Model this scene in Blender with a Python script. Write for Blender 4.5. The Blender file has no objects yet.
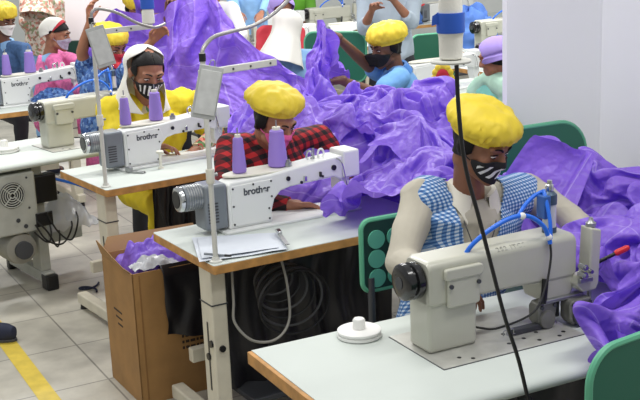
import bpy, bmesh, math, random, lzma, base64
import numpy as np
from mathutils import Vector, Matrix, noise
from mathutils.bvhtree import BVHTree
R = math.radians
PI = math.pi
random.seed(7)
SC = bpy.context.scene
COL = SC.collection

# ------------------------------------------------------------------ camera numbers (a photographer standing on a step)
FOC = 1118.6; PITCH = R(14.13); ROLL = R(2.4); EYE = Vector((0, 0, 1.98))
_r = Vector((1, 0, 0)); _f = Vector((0, math.cos(PITCH), -math.sin(PITCH))); _d = -Vector((0, math.sin(PITCH), math.cos(PITCH)))
_X = _r*math.cos(ROLL) + _d*math.sin(ROLL); _Y = -_r*math.sin(ROLL) + _d*math.cos(ROLL)
def ray(x, y): return _f + _X*((x-320)/FOC) + _Y*((y-200)/FOC)
def at(x, y, Y):                       # a point of the place seen at photo position x, y and standing at depth Y
    d = ray(x, y); return EYE + d*(Y/d.y)
def onz(x, y, z):
    d = ray(x, y); return EYE + d*((z-EYE.z)/d.z)
# table frames: near-left corner and yaw; a runs along the table, b away from the camera
TOP = .76
FR = {1: (.02, 2.57, 26.73), 2: (-.40, 3.92, 30.3), 3: (-1.02, 5.21, 33.65), 4: (-1.22, 6.29, 36.5)}
def W(k, a, b, z=0.0):
    x, y, w = FR[k]; w = R(w)
    return Vector((x+a*math.cos(w)-b*math.sin(w), y+a*math.sin(w)+b*math.cos(w), z))
def yaw(k): return R(FR[k][2])
def loc(k, p):
    x, y, w = FR[k]; w = R(w); dx, dy = p[0]-x, p[1]-y
    return Vector((dx*math.cos(w)+dy*math.sin(w), -dx*math.sin(w)+dy*math.cos(w), p[2]))
def ob(k, x, y, b):                    # a point on the upright plane b = const of table k
    d = ray(x, y); o = loc(k, EYE); q = loc(k, EYE+d)-o
    p = o+q*((b-o.y)/q.y); return W(k, p.x, p.y, p.z)

# ------------------------------------------------------------------ materials
MATS = {}
def lin(c):
    c = c/255.0
    return c/12.92 if c <= .04045 else ((c+.055)/1.055)**2.4
def rgb(c): return (lin(c[0]), lin(c[1]), lin(c[2]), 1)
def mat(name, c, rough=.5, metal=0, var=.0, scale=30, bump=0, spec=.5, trans=0, coat=0, sheen=0, emit=0, alpha=1):
    if name in MATS: return MATS[name]
    m = bpy.data.materials.new(name); m.use_nodes = True
    nt = m.node_tree; b = nt.nodes['Principled BSDF']
    b.inputs['Base Color'].default_value = rgb(c); b.inputs['Roughness'].default_value = rough
    b.inputs['Metallic'].default_value = metal; b.inputs['Specular IOR Level'].default_value = spec
    b.inputs['Coat Weight'].default_value = coat; b.inputs['Sheen Weight'].default_value = sheen
    b.inputs['Alpha'].default_value = alpha
    if emit:
        b.inputs['Emission Color'].default_value = rgb(c); b.inputs['Emission Strength'].default_value = emit
    tc = nt.nodes.new('ShaderNodeTexCoord')
    if var or bump:
        n = nt.nodes.new('ShaderNodeTexNoise'); n.inputs['Scale'].default_value = scale; n.inputs['Detail'].default_value = 4
        nt.links.new(tc.outputs['Object'], n.inputs['Vector'])
        if var:
            r = nt.nodes.new('ShaderNodeValToRGB')
            r.color_ramp.elements[0].position = .3; r.color_ramp.elements[1].position = .7
            r.color_ramp.elements[0].color = rgb([max(0, v*(1-var)) for v in c]); r.color_ramp.elements[1].color = rgb([min(255, v*(1+var*.6)) for v in c])
            nt.links.new(n.outputs['Fac'], r.inputs['Fac']); nt.links.new(r.outputs['Color'], b.inputs['Base Color'])
        if bump:
            u = nt.nodes.new('ShaderNodeBump'); u.inputs['Strength'].default_value = bump; u.inputs['Distance'].default_value = .004
            nt.links.new(n.outputs['Fac'], u.inputs['Height']); nt.links.new(u.outputs['Normal'], b.inputs['Normal'])
    if trans:
        t = nt.nodes.new('ShaderNodeBsdfTranslucent'); t.inputs['Color'].default_value = rgb(c)
        mx = nt.nodes.new('ShaderNodeMixShader'); mx.inputs['Fac'].default_value = trans
        nt.links.new(b.outputs[0], mx.inputs[1]); nt.links.new(t.outputs[0], mx.inputs[2])
        nt.links.new(mx.outputs[0], nt.nodes['Material Output'].inputs['Surface'])
    MATS[name] = m; return m
def nodes_mat(name, rough=.7):
    m = bpy.data.materials.new(name); m.use_nodes = True; MATS[name] = m
    nt = m.node_tree; b = nt.nodes['Principled BSDF']; b.inputs['Roughness'].default_value = rough
    return m, nt, b
def N(nt, t, **kw):
    n = nt.nodes.new(t)
    for k, v in kw.items(): setattr(n, k, v)
    return n
def math_n(nt, op, a, b=None, c=None):
    n = N(nt, 'ShaderNodeMath', operation=op)
    for i, v in enumerate((a, b, c)):
        if v is None: continue
        if isinstance(v, (int, float)): n.inputs[i].default_value = v
        else: nt.links.new(v, n.inputs[i])
    return n.outputs[0]
def mix_n(nt, fac, a, b):
    n = N(nt, 'ShaderNodeMix', data_type='RGBA')
    nt.links.new(fac, n.inputs['Factor'])
    for s, v in (('A', a), ('B', b)):
        q = [i for i in n.inputs if i.name == s and i.type == 'RGBA'][0]
        if isinstance(v, tuple): q.default_value = v
        else: nt.links.new(v, q)
    return [o for o in n.outputs if o.type == 'RGBA'][0]
def checks(name, c0, c1, c2, size, tilt=0.0, band=.5, axes='XZ'):   # woven checks: two sets of bands crossing
    m, nt, b = nodes_mat(name, .8)
    tc = N(nt, 'ShaderNodeTexCoord'); mp = N(nt, 'ShaderNodeMapping'); mp.inputs['Rotation'].default_value = (0, tilt, 0)
    nt.links.new(tc.outputs['Object'], mp.inputs['Vector'])
    sp = N(nt, 'ShaderNodeSeparateXYZ'); nt.links.new(mp.outputs[0], sp.inputs[0])
    dif = math_n(nt, 'ADD', sp.outputs['X'], math_n(nt, 'MULTIPLY', sp.outputs['Y'], .55))
    def bandf(v): return math_n(nt, 'LESS_THAN', math_n(nt, 'FRACT', math_n(nt, 'ADD', math_n(nt, 'DIVIDE', v, size), 50.0)), band)
    u = bandf(dif); v = bandf(math_n(nt, 'ADD', sp.outputs['Z'], math_n(nt, 'MULTIPLY', sp.outputs['Y'], .3)))
    k = mix_n(nt, u, rgb(c0), rgb(c1)); k2 = mix_n(nt, u, rgb(c1), rgb(c2))
    nt.links.new(mix_n(nt, v, k, k2), b.inputs['Base Color'])
    return m

# ------------------------------------------------------------------ mesh builder
def frame_from(d):
    d = Vector(d).normalized(); u = Vector((0, 0, 1)) if abs(d.z) < .95 else Vector((1, 0, 0))
    s = d.cross(u).normalized(); t = s.cross(d).normalized(); return s, t, d
class MB:
    def __init__(self, off=(0, 0, 0)): self.v = []; self.f = []; self.off = Vector(off)
    def add(self, vs, fs):
        n = len(self.v); self.v += [Vector(p)+self.off for p in vs]; self.f += [tuple(i+n for i in q) for q in fs]; return self
    def box(self, x0, x1, y0, y1, z0, z1, M=None):
        vs = [Vector((x, y, z)) for x in (x0, x1) for y in (y0, y1) for z in (z0, z1)]
        if M is not None: vs = [M @ p for p in vs]
        return self.add(vs, [(0, 1, 3, 2), (4, 6, 7, 5), (0, 4, 5, 1), (2, 3, 7, 6), (0, 2, 6, 4), (1, 5, 7, 3)])
    def cyl(self, p0, p1, r0, r1=None, n=20, caps=True):
        r1 = r0 if r1 is None else r1; p0 = Vector(p0); p1 = Vector(p1); s, t, d = frame_from(p1-p0); vs = []
        for p, r in ((p0, r0), (p1, r1)):
            for i in range(n):
                a = 2*PI*i/n; vs.append(p+s*math.cos(a)*r+t*math.sin(a)*r)
        fs = [(i, n+i, n+(i+1) % n, (i+1) % n) for i in range(n)]
        fs = [tuple(reversed(q)) for q in fs]
        if caps: fs += [tuple(range(n)), tuple(range(2*n-1, n-1, -1))]
        return self.add(vs, fs)
    def lathe(self, prof, c=(0, 0, 0), d=(0, 0, 1), n=24, ell=1.0):    # prof: (radius, height)
        s, t, d = frame_from(d); c = Vector(c); vs = []; fs = []
        for r, h in prof:
            for i in range(n):
                a = 2*PI*i/n; vs.append(c+d*h+s*math.cos(a)*r+t*math.sin(a)*r*ell)
        m = len(prof)
        for j in range(m-1):
            for i in range(n): fs.append((j*n+(i+1) % n, j*n+i, (j+1)*n+i, (j+1)*n+(i+1) % n))
        fs += [tuple(range(n)), tuple(range(m*n-1, (m-1)*n-1, -1))]
        return self.add(vs, fs)
    def tube(self, pts, r, n=10, sub=6, closed=False):
        P = [Vector(p) for p in pts]
        if sub > 1 and len(P) > 2:
            Q = []
            for i in range(len(P)-1):
                p0 = P[max(0, i-1)]; p1 = P[i]; p2 = P[i+1]; p3 = P[min(len(P)-1, i+2)]
                for k in range(sub):
                    t = k/sub
                    Q.append(.5*((2*p1)+(p2-p0)*t+(2*p0-5*p1+4*p2-p3)*t*t+(3*p1-p0-3*p2+p3)*t**3))
            Q.append(P[-1]); P = Q
        vs = []; fs = []; s = None
        for i, p in enumerate(P):
            d = (P[min(i+1, len(P)-1)]-P[max(i-1, 0)]).normalized()
            if s is None: s = frame_from(d)[0]
            s = (s-d*s.dot(d)).normalized(); t = d.cross(s)
            rr = r(i/(len(P)-1)) if callable(r) else r
            vs += [p+s*math.cos(2*PI*k/n)*rr+t*math.sin(2*PI*k/n)*rr for k in range(n)]
        for j in range(len(P)-1):
            for k in range(n): fs.append((j*n+k, j*n+(k+1) % n, (j+1)*n+(k+1) % n, (j+1)*n+k))
        fs += [tuple(range(n-1, -1, -1)), tuple(range((len(P)-1)*n, len(P)*n))]
        return self.add(vs, fs)
    def prism(self, poly, d0, d1, plane='XZ'):      # outline extruded along the third axis
        def P(u, v, w): return Vector((u, w, v)) if plane == 'XZ' else Vector((u, v, w)) if plane == 'XY' else Vector((w, u, v))
        n = len(poly); vs = [P(u, v, d0) for u, v in poly]+[P(u, v, d1) for u, v in poly]
        fs = [tuple(range(n)), tuple(range(2*n-1, n-1, -1))]+[(i, n+i, n+(i+1) % n, (i+1) % n) for i in range(n)]
        return self.add(vs, fs)
    def sphere(self, c, r, n=16, m=10, M=None):
        c = Vector(c); r = Vector((r, r, r)) if isinstance(r, (int, float)) else Vector(r); vs = []; fs = []
        for j in range(1, m):
            for i in range(n):
                a = 2*PI*i/n; b = PI*j/m; p = Vector((math.cos(a)*math.sin(b)*r.x, math.sin(a)*math.sin(b)*r.y, math.cos(b)*r.z))
                vs.append(c+(M @ p if M is not None else p))
        top = Vector((0, 0, r.z)); vs += [c+(M @ top if M is not None else top), c-(M @ top if M is not None else top)]
        for j in range(m-2):
            for i in range(n): fs.append((j*n+i, (j+1)*n+i, (j+1)*n+(i+1) % n, j*n+(i+1) % n))
        for i in range(n):
            fs.append((len(vs)-2, i, (i+1) % n)); fs.append((len(vs)-1, (m-2)*n+(i+1) % n, (m-2)*n+i))
        return self.add(vs, fs)
    def grid(self, P, closed=False):     # P[j][i]
        m = len(P); n = len(P[0]); vs = [p for row in P for p in row]; fs = []
        for j in range(m-1):
            for i in range(n if closed else n-1): fs.append((j*n+i, j*n+(i+1) % n, (j+1)*n+(i+1) % n, (j+1)*n+i))
        return self.add(vs, fs)
    def build(self, name, m, parent=None, bevel=0, smooth=True, solid=0, sub=0, fix=True):
        me = bpy.data.meshes.new(name); me.from_pydata([p[:] for p in self.v], [], self.f); me.materials.append(m)
        if fix:
            bm = bmesh.new(); bm.from_mesh(me); bmesh.ops.recalc_face_normals(bm, faces=bm.faces); bm.to_mesh(me); bm.free()
        return link(name, me, parent, bevel, smooth, solid, sub)
def link(name, me, parent=None, bevel=0, smooth=True, solid=0, sub=0):
    o = bpy.data.objects.new(name, me); COL.objects.link(o)
    if parent is not None: o.parent = parent
    if smooth:
        for p in me.polygons: p.use_smooth = True
    if solid:
        s = o.modifiers.new('Solidify', 'SOLIDIFY'); s.thickness = solid; s.offset = 0
    if bevel:
        b = o.modifiers.new('Bevel', 'BEVEL'); b.width = bevel; b.segments = 3; b.limit_method = 'ANGLE'; b.angle_limit = R(40)
        if smooth:
            b.harden_normals = False
    if sub:
        s = o.modifiers.new('Subdivision', 'SUBSURF'); s.levels = sub; s.render_levels = sub
    if smooth and not sub:
        w = o.modifiers.new('WeightedNormal', 'WEIGHTED_NORMAL'); w.keep_sharp = True
        me.set_sharp_from_angle(angle=R(42))
    return o
def tag(o, label, cat, group=None, kind=None):
    o['label'] = label; o['category'] = cat
    if group: o['group'] = group
    if kind: o['kind'] = kind
    return o
def struct(o): o['kind'] = 'structure'; return o
def thing(name, label, cat, p=(0, 0, 0), rz=0.0, group=None):
    o = bpy.data.objects.new(name, None); COL.objects.link(o); o.empty_display_size = .1
    o.location = p; o.rotation_euler = (0, 0, rz); return tag(o, label, cat, group)
def dup(root, p, rz, label=None, group=None, scale=None, skip=()):
    r = root.copy(); COL.objects.link(r); r.location = p; r.rotation_euler = (0, 0, rz)
    if label: r['label'] = label
    if group: r['group'] = group
    if scale: r.scale = (scale,)*3 if isinstance(scale, (int, float)) else scale
    def rec(src, dst):
        for ch in list(src.children):
            if ch.name.split('.')[0] in skip: continue
            c = ch.copy(); COL.objects.link(c); c.parent = dst; rec(ch, c)
    rec(root, r); return r
def nonwoven(name, c, seam):
    m, nt, b = nodes_mat(name, .40); b.inputs['Specular IOR Level'].default_value = .5
    uv = N(nt, 'ShaderNodeUVMap'); sp = N(nt, 'ShaderNodeSeparateXYZ'); nt.links.new(uv.outputs[0], sp.inputs[0]); line = None
    for s, k in (('X', 4.0), ('Y', 5.0)):                      # stitched seams, a little paler than the cloth
        d = math_n(nt, 'LESS_THAN', math_n(nt, 'ABSOLUTE', math_n(nt, 'SUBTRACT', math_n(nt, 'FRACT', math_n(nt, 'MULTIPLY', sp.outputs[s], k)), .5)), .012)
        line = d if line is None else math_n(nt, 'MAXIMUM', line, d)
    col = mix_n(nt, line, rgb(c), rgb(seam)); nt.links.new(col, b.inputs['Base Color'])
    tc = N(nt, 'ShaderNodeTexCoord'); n1 = N(nt, 'ShaderNodeTexNoise'); n1.inputs['Scale'].default_value = 7; n1.inputs['Detail'].default_value = 3
    nt.links.new(tc.outputs['Object'], n1.inputs['Vector'])
    ad = N(nt, 'ShaderNodeMixRGB'); ad.inputs['Fac'].default_value = .16; nt.links.new(tc.outputs['Object'], ad.inputs[1]); nt.links.new(n1.outputs['Color'], ad.inputs[2])
    v = N(nt, 'ShaderNodeTexVoronoi'); v.inputs['Scale'].default_value = 15; nt.links.new(ad.outputs[0], v.inputs['Vector'])
    v2 = N(nt, 'ShaderNodeTexVoronoi'); v2.inputs['Scale'].default_value = 34; nt.links.new(ad.outputs[0], v2.inputs['Vector'])
    h = math_n(nt, 'ADD', v.outputs['Distance'], math_n(nt, 'MULTIPLY', v2.outputs['Distance'], .35))
    u = N(nt, 'ShaderNodeBump'); u.inputs['Strength'].default_value = .55; u.inputs['Distance'].default_value = .022
    nt.links.new(h, u.inputs['Height']); nt.links.new(u.outputs['Normal'], b.inputs['Normal'])
    t = N(nt, 'ShaderNodeBsdfTranslucent'); nt.links.new(col, t.inputs['Color'])
    mx = N(nt, 'ShaderNodeMixShader'); mx.inputs['Fac'].default_value = .28; nt.links.new(b.outputs[0], mx.inputs[1]); nt.links.new(t.outputs[0], mx.inputs[2])
    nt.links.new(mx.outputs[0], nt.nodes['Material Output'].inputs['Surface']); return m
PURPLE = nonwoven('purple_nonwoven', (150, 112, 232), (178, 150, 244))
PURPLE_D = mat('deep_purple_cloth', (104, 66, 188), .5, trans=.12)
YCAP = mat('yellow_cap_cloth', (242, 216, 66), .5, trans=.15, spec=.4)
BROTHER = mat('machine_white', (226, 228, 226), .38, spec=.5, coat=.1)
MGREY = mat('motor_grey', (128, 134, 140), .4, metal=.3)
MDARK = mat('dark_grey_plastic', (64, 66, 70), .45)
BEIGE = mat('machine_beige_enamel', (188, 188, 174), .35, coat=.2, var=.02, scale=8)
BEIGE2 = mat('machine_grey_casting', (128, 128, 122), .4, metal=.35, var=.08, scale=25)
CHROME = mat('chrome', (205, 208, 210), .18, metal=1)
STEEL = mat('brushed_steel', (170, 172, 172), .38, metal=.9, var=.08, scale=60)
BLACK = mat('black_plastic', (22, 22, 24), .35)
BLACKM = mat('black_matte', (26, 25, 28), .8)
CABLE = mat('black_cable', (24, 24, 26), .5)
GCABLE = mat('grey_cable', (150, 148, 140), .5)
BLUE_T = mat('blue_air_tube', (38, 112, 226), .3)
LAMI = mat('white_laminate', (204, 211, 205), .6, var=.015, scale=5, spec=.2)
PLY = mat('plywood_edge', (190, 140, 78), .6, var=.14, scale=22)
LEGM = mat('cream_painted_steel', (214, 208, 188), .45, var=.04, scale=14)
LEGG = mat('grey_painted_steel', (176, 178, 170), .45, var=.05, scale=14)
POSTM = mat('pale_grey_enamel', (208, 208, 200), .4)
PAPER = mat('white_paper', (206, 212, 220), .7)
GCARD = mat('grey_card', (176, 178, 176), .65, var=.06, scale=18)
PLATE = mat('cream_plate', (222, 220, 206), .4)
TH_P = mat('lavender_thread', (150, 124, 206), .65, bump=.25, scale=220)
TH_W = mat('white_thread', (234, 232, 222), .7, bump=.25, scale=200)
TH_B = mat('blue_wrap', (40, 92, 196), .5)
CARTON = mat('brown_cardboard', (164, 124, 74), .75, var=.07, scale=9)
CARTON_IN = mat('cardboard_inside', (182, 146, 100), .75)
CLEARP = mat('cloudy_plastic_film', (216, 218, 222), .25, alpha=.75)
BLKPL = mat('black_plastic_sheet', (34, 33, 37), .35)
GREEN_C = mat('green_chair_plastic', (34, 104, 82), .45)
GREEN_R = mat('light_green_edge', (96, 176, 140), .45)
TEAL_D = mat('mint_disc', (94, 176, 150), .5)
DKGREEN = mat('dark_green_board', (22, 58, 48), .5)
SKIN1 = mat('brown_skin', (138, 92, 68), .5, var=.05, scale=20)
SKIN2 = mat('warm_brown_skin', (160, 108, 82), .5, var=.05, scale=20)
SKIN3 = mat('deep_brown_skin', (112, 74, 56), .5, var=.05, scale=20)
HAIR = mat('black_hair', (16, 13, 13), .55, bump=.4, scale=120, spec=.25)
EYEW = mat('eye_white', (214, 208, 200), .3)
EYED = mat('dark_iris', (28, 18, 14), .2)
WSCARF = mat('white_scarf_cotton', (238, 236, 228), .8, trans=.1)
RED = mat('red_cloth', (196, 42, 58), .7)
PINKM = mat('pink_mask_cloth', (226, 92, 156), .7, var=.08, scale=60)
PINK = mat('pink_cotton', (226, 112, 170), .8, var=.14, scale=38)
YEL = mat('yellow_cotton', (236, 212, 40), .75, var=.05, scale=12, trans=.05)
LBLUE = mat('light_blue_cotton', (134, 176, 220), .8, var=.05, scale=14)
SBLUE = mat('sky_blue_polo', (110, 164, 220), .8, var=.05, scale=14)
DBLUE = mat('dark_navy_cloth', (34, 40, 62), .8)
DENIM = mat('blue_denim', (70, 104, 150), .85, var=.12, scale=40)
CREAM = mat('cream_shirt', (192, 186, 170), .8, var=.04, scale=10, bump=.05)
GREYSH = mat('grey_blue_shirt', (170, 184, 196), .8, var=.04, scale=10)
DARKT = mat('dark_trousers', (38, 40, 46), .85)
WHITEC = mat('white_cotton', (236, 236, 232), .8)
TEALC = mat('pale_teal_cotton', (120, 188, 176), .8, var=.06, scale=12)
MASKG = mat('grey_mask_cloth', (176, 170, 190), .8, var=.12, scale=60)
GREENF = mat('green_cloth', (104, 172, 48), .8)
BLUEF = mat('blue_cloth', (86, 128, 204), .75, trans=.15)
WALLM = mat('white_painted_panel', (248, 249, 252), .6, var=.01, scale=2)
WALLP = mat('pale_pink_board', (226, 218, 220), .6)
GINGHAM = checks('blue_gingham', (206, 218, 234), (104, 146, 198), (44, 90, 152), .0125, .12)
PLAID = checks('red_black_plaid', (188, 34, 40), (104, 20, 28), (24, 14, 20), .048, .2)
def floral(name, base, cols, s):
    m, nt, b = nodes_mat(name, .8)
    tc = N(nt, 'ShaderNodeTexCoord'); v = N(nt, 'ShaderNodeTexVoronoi'); v.inputs['Scale'].default_value = s
    nt.links.new(tc.outputs['Object'], v.inputs['Vector'])
    r = N(nt, 'ShaderNodeValToRGB'); r.color_ramp.interpolation = 'CONSTANT'
    sp = N(nt, 'ShaderNodeSeparateColor'); nt.links.new(v.outputs['Color'], sp.inputs[0])
    nt.links.new(sp.outputs[0], r.inputs['Fac'])
    els = r.color_ramp.elements
    allc = [base]+cols
    els[0].position = 0; els[0].color = rgb(allc[0]); els[1].position = .4; els[1].color = rgb(allc[1])
    for i, c in enumerate(allc[2:]):
        e = els.new(.4+.6*(i+1)/(len(allc)-1)); e.color = rgb(c)
    nt.links.new(r.outputs['Color'], b.inputs['Base Color']); return m
FLORAL = floral('floral_print', (196, 182, 150), [(170, 58, 50), (92, 130, 74), (220, 130, 110), (70, 60, 50)], 42)
FLORAL2 = floral('floral_chiffon', (206, 196, 184), [(186, 120, 106), (140, 150, 116), (206, 160, 140), (150, 120, 104)], 46)
BSTRIPE = floral('blue_patterned_cloth', (60, 96, 160), [(120, 150, 196), (44, 72, 128), (90, 130, 190)], 60)
def striped(name, c0, c1, n, tilt, u0, u1, v0, v1, duty=.42):
    m, nt, b = nodes_mat(name, .75)
    uv = N(nt, 'ShaderNodeUVMap'); sp = N(nt, 'ShaderNodeSeparateXYZ'); nt.links.new(uv.outputs[0], sp.inputs[0])
    U = math_n(nt, 'ADD', sp.outputs['X'], math_n(nt, 'MULTIPLY', sp.outputs['Y'], tilt))
    st = math_n(nt, 'LESS_THAN', math_n(nt, 'FRACT', math_n(nt, 'MULTIPLY', U, n)), duty)
    for s, lo, hi in (('X', u0, u1), ('Y', v0, v1)):
        st = math_n(nt, 'MULTIPLY', st, math_n(nt, 'GREATER_THAN', sp.outputs[s], lo))
        st = math_n(nt, 'MULTIPLY', st, math_n(nt, 'LESS_THAN', sp.outputs[s], hi))
    nt.links.new(mix_n(nt, st, rgb(c0), rgb(c1)), b.inputs['Base Color']); return m
MASK_D = striped('black_mask_slanted_white_bars', (24, 22, 26), (232, 232, 232), 7, -.22, .14, .62, .22, .78, .42)
MASK_V = striped('black_mask_upright_white_bars', (24, 22, 26), (232, 232, 232), 10, .0, .16, .84, .2, .86, .42)
def floor_mat():
    m, nt, b = nodes_mat('grey_floor_tile', .38)
    tc = N(nt, 'ShaderNodeTexCoord'); br = N(nt, 'ShaderNodeTexBrick')
    br.offset = 0; br.inputs['Scale'].default_value = 1; br.inputs['Brick Width'].default_value = .5; br.inputs['Row Height'].default_value = .5
    br.inputs['Mortar Size'].default_value = .005; br.inputs['Mortar Smooth'].default_value = .3
    br.inputs['Color1'].default_value = rgb((198, 194, 180)); br.inputs['Color2'].default_value = rgb((194, 190, 176)); br.inputs['Mortar'].default_value = rgb((140, 136, 126))
    nt.links.new(tc.outputs['Object'], br.inputs['Vector'])
    n = N(nt, 'ShaderNodeTexNoise'); n.inputs['Scale'].default_value = 5; n.inputs['Detail'].default_value = 6; nt.links.new(tc.outputs['Object'], n.inputs['Vector'])
    r = N(nt, 'ShaderNodeValToRGB'); r.color_ramp.elements[0].color = (.72, .72, .72, 1); r.color_ramp.elements[1].color = (1, 1, 1, 1); r.color_ramp.elements[0].position = .35; r.color_ramp.elements[1].position = .65
    nt.links.new(n.outputs['Fac'], r.inputs['Fac'])
    mx = N(nt, 'ShaderNodeMix', data_type='RGBA', blend_type='MULTIPLY'); mx.inputs['Factor'].default_value = 1
    q = [i for i in mx.inputs if i.type == 'RGBA']
    nt.links.new(br.outputs['Color'], q[0]); nt.links.new(r.outputs['Color'], q[1])
    nt.links.new([o for o in mx.outputs if o.type == 'RGBA'][0], b.inputs['Base Color']); return m
FLOORM = floor_mat()
# ------------------------------------------------------------------ the setting
def plank(name, p0, p1, z0, z1, th, m, out=1):       # an upright slab from p0 to p1 in plan
    p0 = Vector((p0[0], p0[1], 0)); p1 = Vector((p1[0], p1[1], 0)); d = p1-p0; n = Vector((-d.y, d.x, 0)).normalized()*th*out
    b = MB(); b.add([p+q+Vector((0, 0, z)) for z in (z0, z1) for p, q in ((p0, n*0), (p1, n*0), (p1, n), (p0, n))],
                    [(0, 1, 2, 3), (4, 7, 6, 5), (0, 4, 5, 1), (1, 5, 6, 2), (2, 6, 7, 3), (3, 7, 4, 0)])
    return b.build(name, m, smooth=False)
b = MB(); b.box(-9, 9, -9, 15, -.06, 0)
fl = struct(b.build('floor', FLOORM, smooth=False)); fl.rotation_euler = (0, 0, R(27.9)); fl.location = (-1.457+.0, 5.601, 0)
# yellow walkway stripe
yl = MB(); d = Vector((.4605, -.8877, 0)); n = Vector((.8877, .4605, 0))
p = Vector((-1.53, 5.225, .0015))
yl.add([p-d*2, p-d*2-n*.085, p+d*6-n*.085, p+d*6], [(0, 1, 2, 3)])
tr = struct(yl.build('trim_1', mat('yellow_floor_paint', (214, 188, 70), .5, var=.07, scale=14), smooth=False))
struct(plank('wall_right', (.815, 4.725), (1.29, 5.0), 0, 3.1, .03, WALLM))
struct(plank('wall_right', (1.283, 4.995), (2.648, 2.615), 0, 3.1, .09, WALLM, 1))
struct(plank('wall_back', (-7.5, 14.6), (7.5, 14.6), 0, 3.1, .12, mat('pale_back_wall', (216, 220, 218), .7, var=.03, scale=2)))
pb = thing('partition_board', 'pale pink board with dark green foot behind the raised arm', 'board', at(96, 40, 11))
P = MB(); P.box(-.34, .36, 0, .04, 0, .9).build('board_panel', WALLP, pb, .006)
P = MB(); P.box(-.36, .38, -.01, .05, -.25, 0).build('board_foot', DKGREEN, pb, .004)
P = MB(); P.box(-.34, -.30, -.005, .035, -.90, -.24); P.build('board_leg', LEGG, pb, .003)
P = MB(); P.box(.32, .36, -.005, .035, -.90, -.24); P.build('board_leg', LEGG, pb, .003)

# ------------------------------------------------------------------ tables
def corner_poly(x0, x1, y0, y1, r, n=5):
    out = []
    for cx, cy, a0 in ((x1-r, y0+r, -90), (x1-r, y1-r, 0), (x0+r, y1-r, 90), (x0+r, y0+r, 180)):
        for i in range(n+1):
            a = R(a0+90*i/n); out.append((cx+r*math.cos(a), cy+r*math.sin(a)))
    return out
def tleg(t, x, y0, y1, ycol, m, foot=BLACK, holes=True, zt=None):
    zt = TOP-.036 if zt is None else zt
    l = MB(); l.box(x-.032, x+.032, ycol-.05, ycol+.05, .05, zt); L = l.build('leg', m, t, .006)
    k = MB(); k.box(x-.028, x+.028, y0, y1, .03, .09); k.build('foot_bar', m, t, .008)
    for yy in (y0+.02, y1-.02):
        k = MB(); k.cyl((x, yy, 0), (x, yy, .03), .022, .018); k.build('foot_cap', foot, t)
    if holes:
        k = MB(); k.box(x-.0335, x-.031, ycol-.006, ycol+.006, .22, .5); k.build('slot', BLACK, L)
        for zz, yy in ((.36, ycol), (.42, ycol-.03)):
            k = MB(); k.cyl((x-.04, yy, zz), (x-.03, yy, zz), .014); k.build('bolt', BLACK, L)
        k = MB(); k.cyl((x, ycol-.058, .40), (x, ycol-.048, .40), .013); k.build('bolt', BLACK, L)
        k = MB(); k.box(x-.0345, x+.0345, ycol-.0525, ycol+.0525, .575, .58); k.build('joint', MDARK, L)
def table(k, label, x1, depth, y0=0.0, style='ply', x0=0.0, legm=None, legs=True, group=None):
    t = thing('work_table', label, 'table', W(k, 0, 0), yaw(k), group)
    b = MB()
    if style == 'ply':
        b.prism(corner_poly(x0, x1, y0, depth, .012), TOP-.036, TOP-.003, 'XY'); b.build('tabletop', PLY, t, .002)
        b = MB(); b.prism(corner_poly(x0+.001, x1-.001, y0+.001, depth-.001, .012), TOP-.003, TOP, 'XY'); b.build('laminate', LAMI, t, .001)
    else:
        r = .032; n = 16                                                          # white rolled front edge
        prof = [(y0+r-r*math.cos(R(20*i-0)) , 0) for i in range(0)]
        pts = [(depth, TOP), (depth, TOP-.04)]+[(y0+r-math.sin(PI*i/n)*r, TOP-.02*(1-math.cos(PI*(1-i/n))) - 0) for i in range(n+1)]
        b.prism(pts, x0+.014, x1, 'YZ'); b.build('tabletop', LAMI, t, smooth=False)
        b = MB(); b.box(x0, x0+.0145, y0+.02, depth, TOP-.039, TOP-.0015); b.build('end_edge', PLY, t, .002)
    m = legm or LEGM
    if legs:
        for x in (x0+.05, x1-.08): tleg(t, x, y0+.03, depth-.02, y0+.13, m)
        b = MB(); b.box(x0+.07, x1-.1, depth-.16, depth-.12, .22, .28); b.build('cross_bar', m, t, .005)
        b = MB(); b.box(x0+.2, x1-.25, y0+.14, y0+.36, .10, .125); b.build('treadle', MDARK, t, .006)
    return t
T1 = table(1, 'white rolled-edge work table nearest the camera under the beige machine', 1.5, .56, -.065, 'roll', 0.0)
T2 = table(2, 'plywood-edged white work table in the middle with paper sheets on it', 1.05, .58)
T3 = table(3, 'plywood-edged white work table in front of the woman in yellow', .97, .60)
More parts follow.
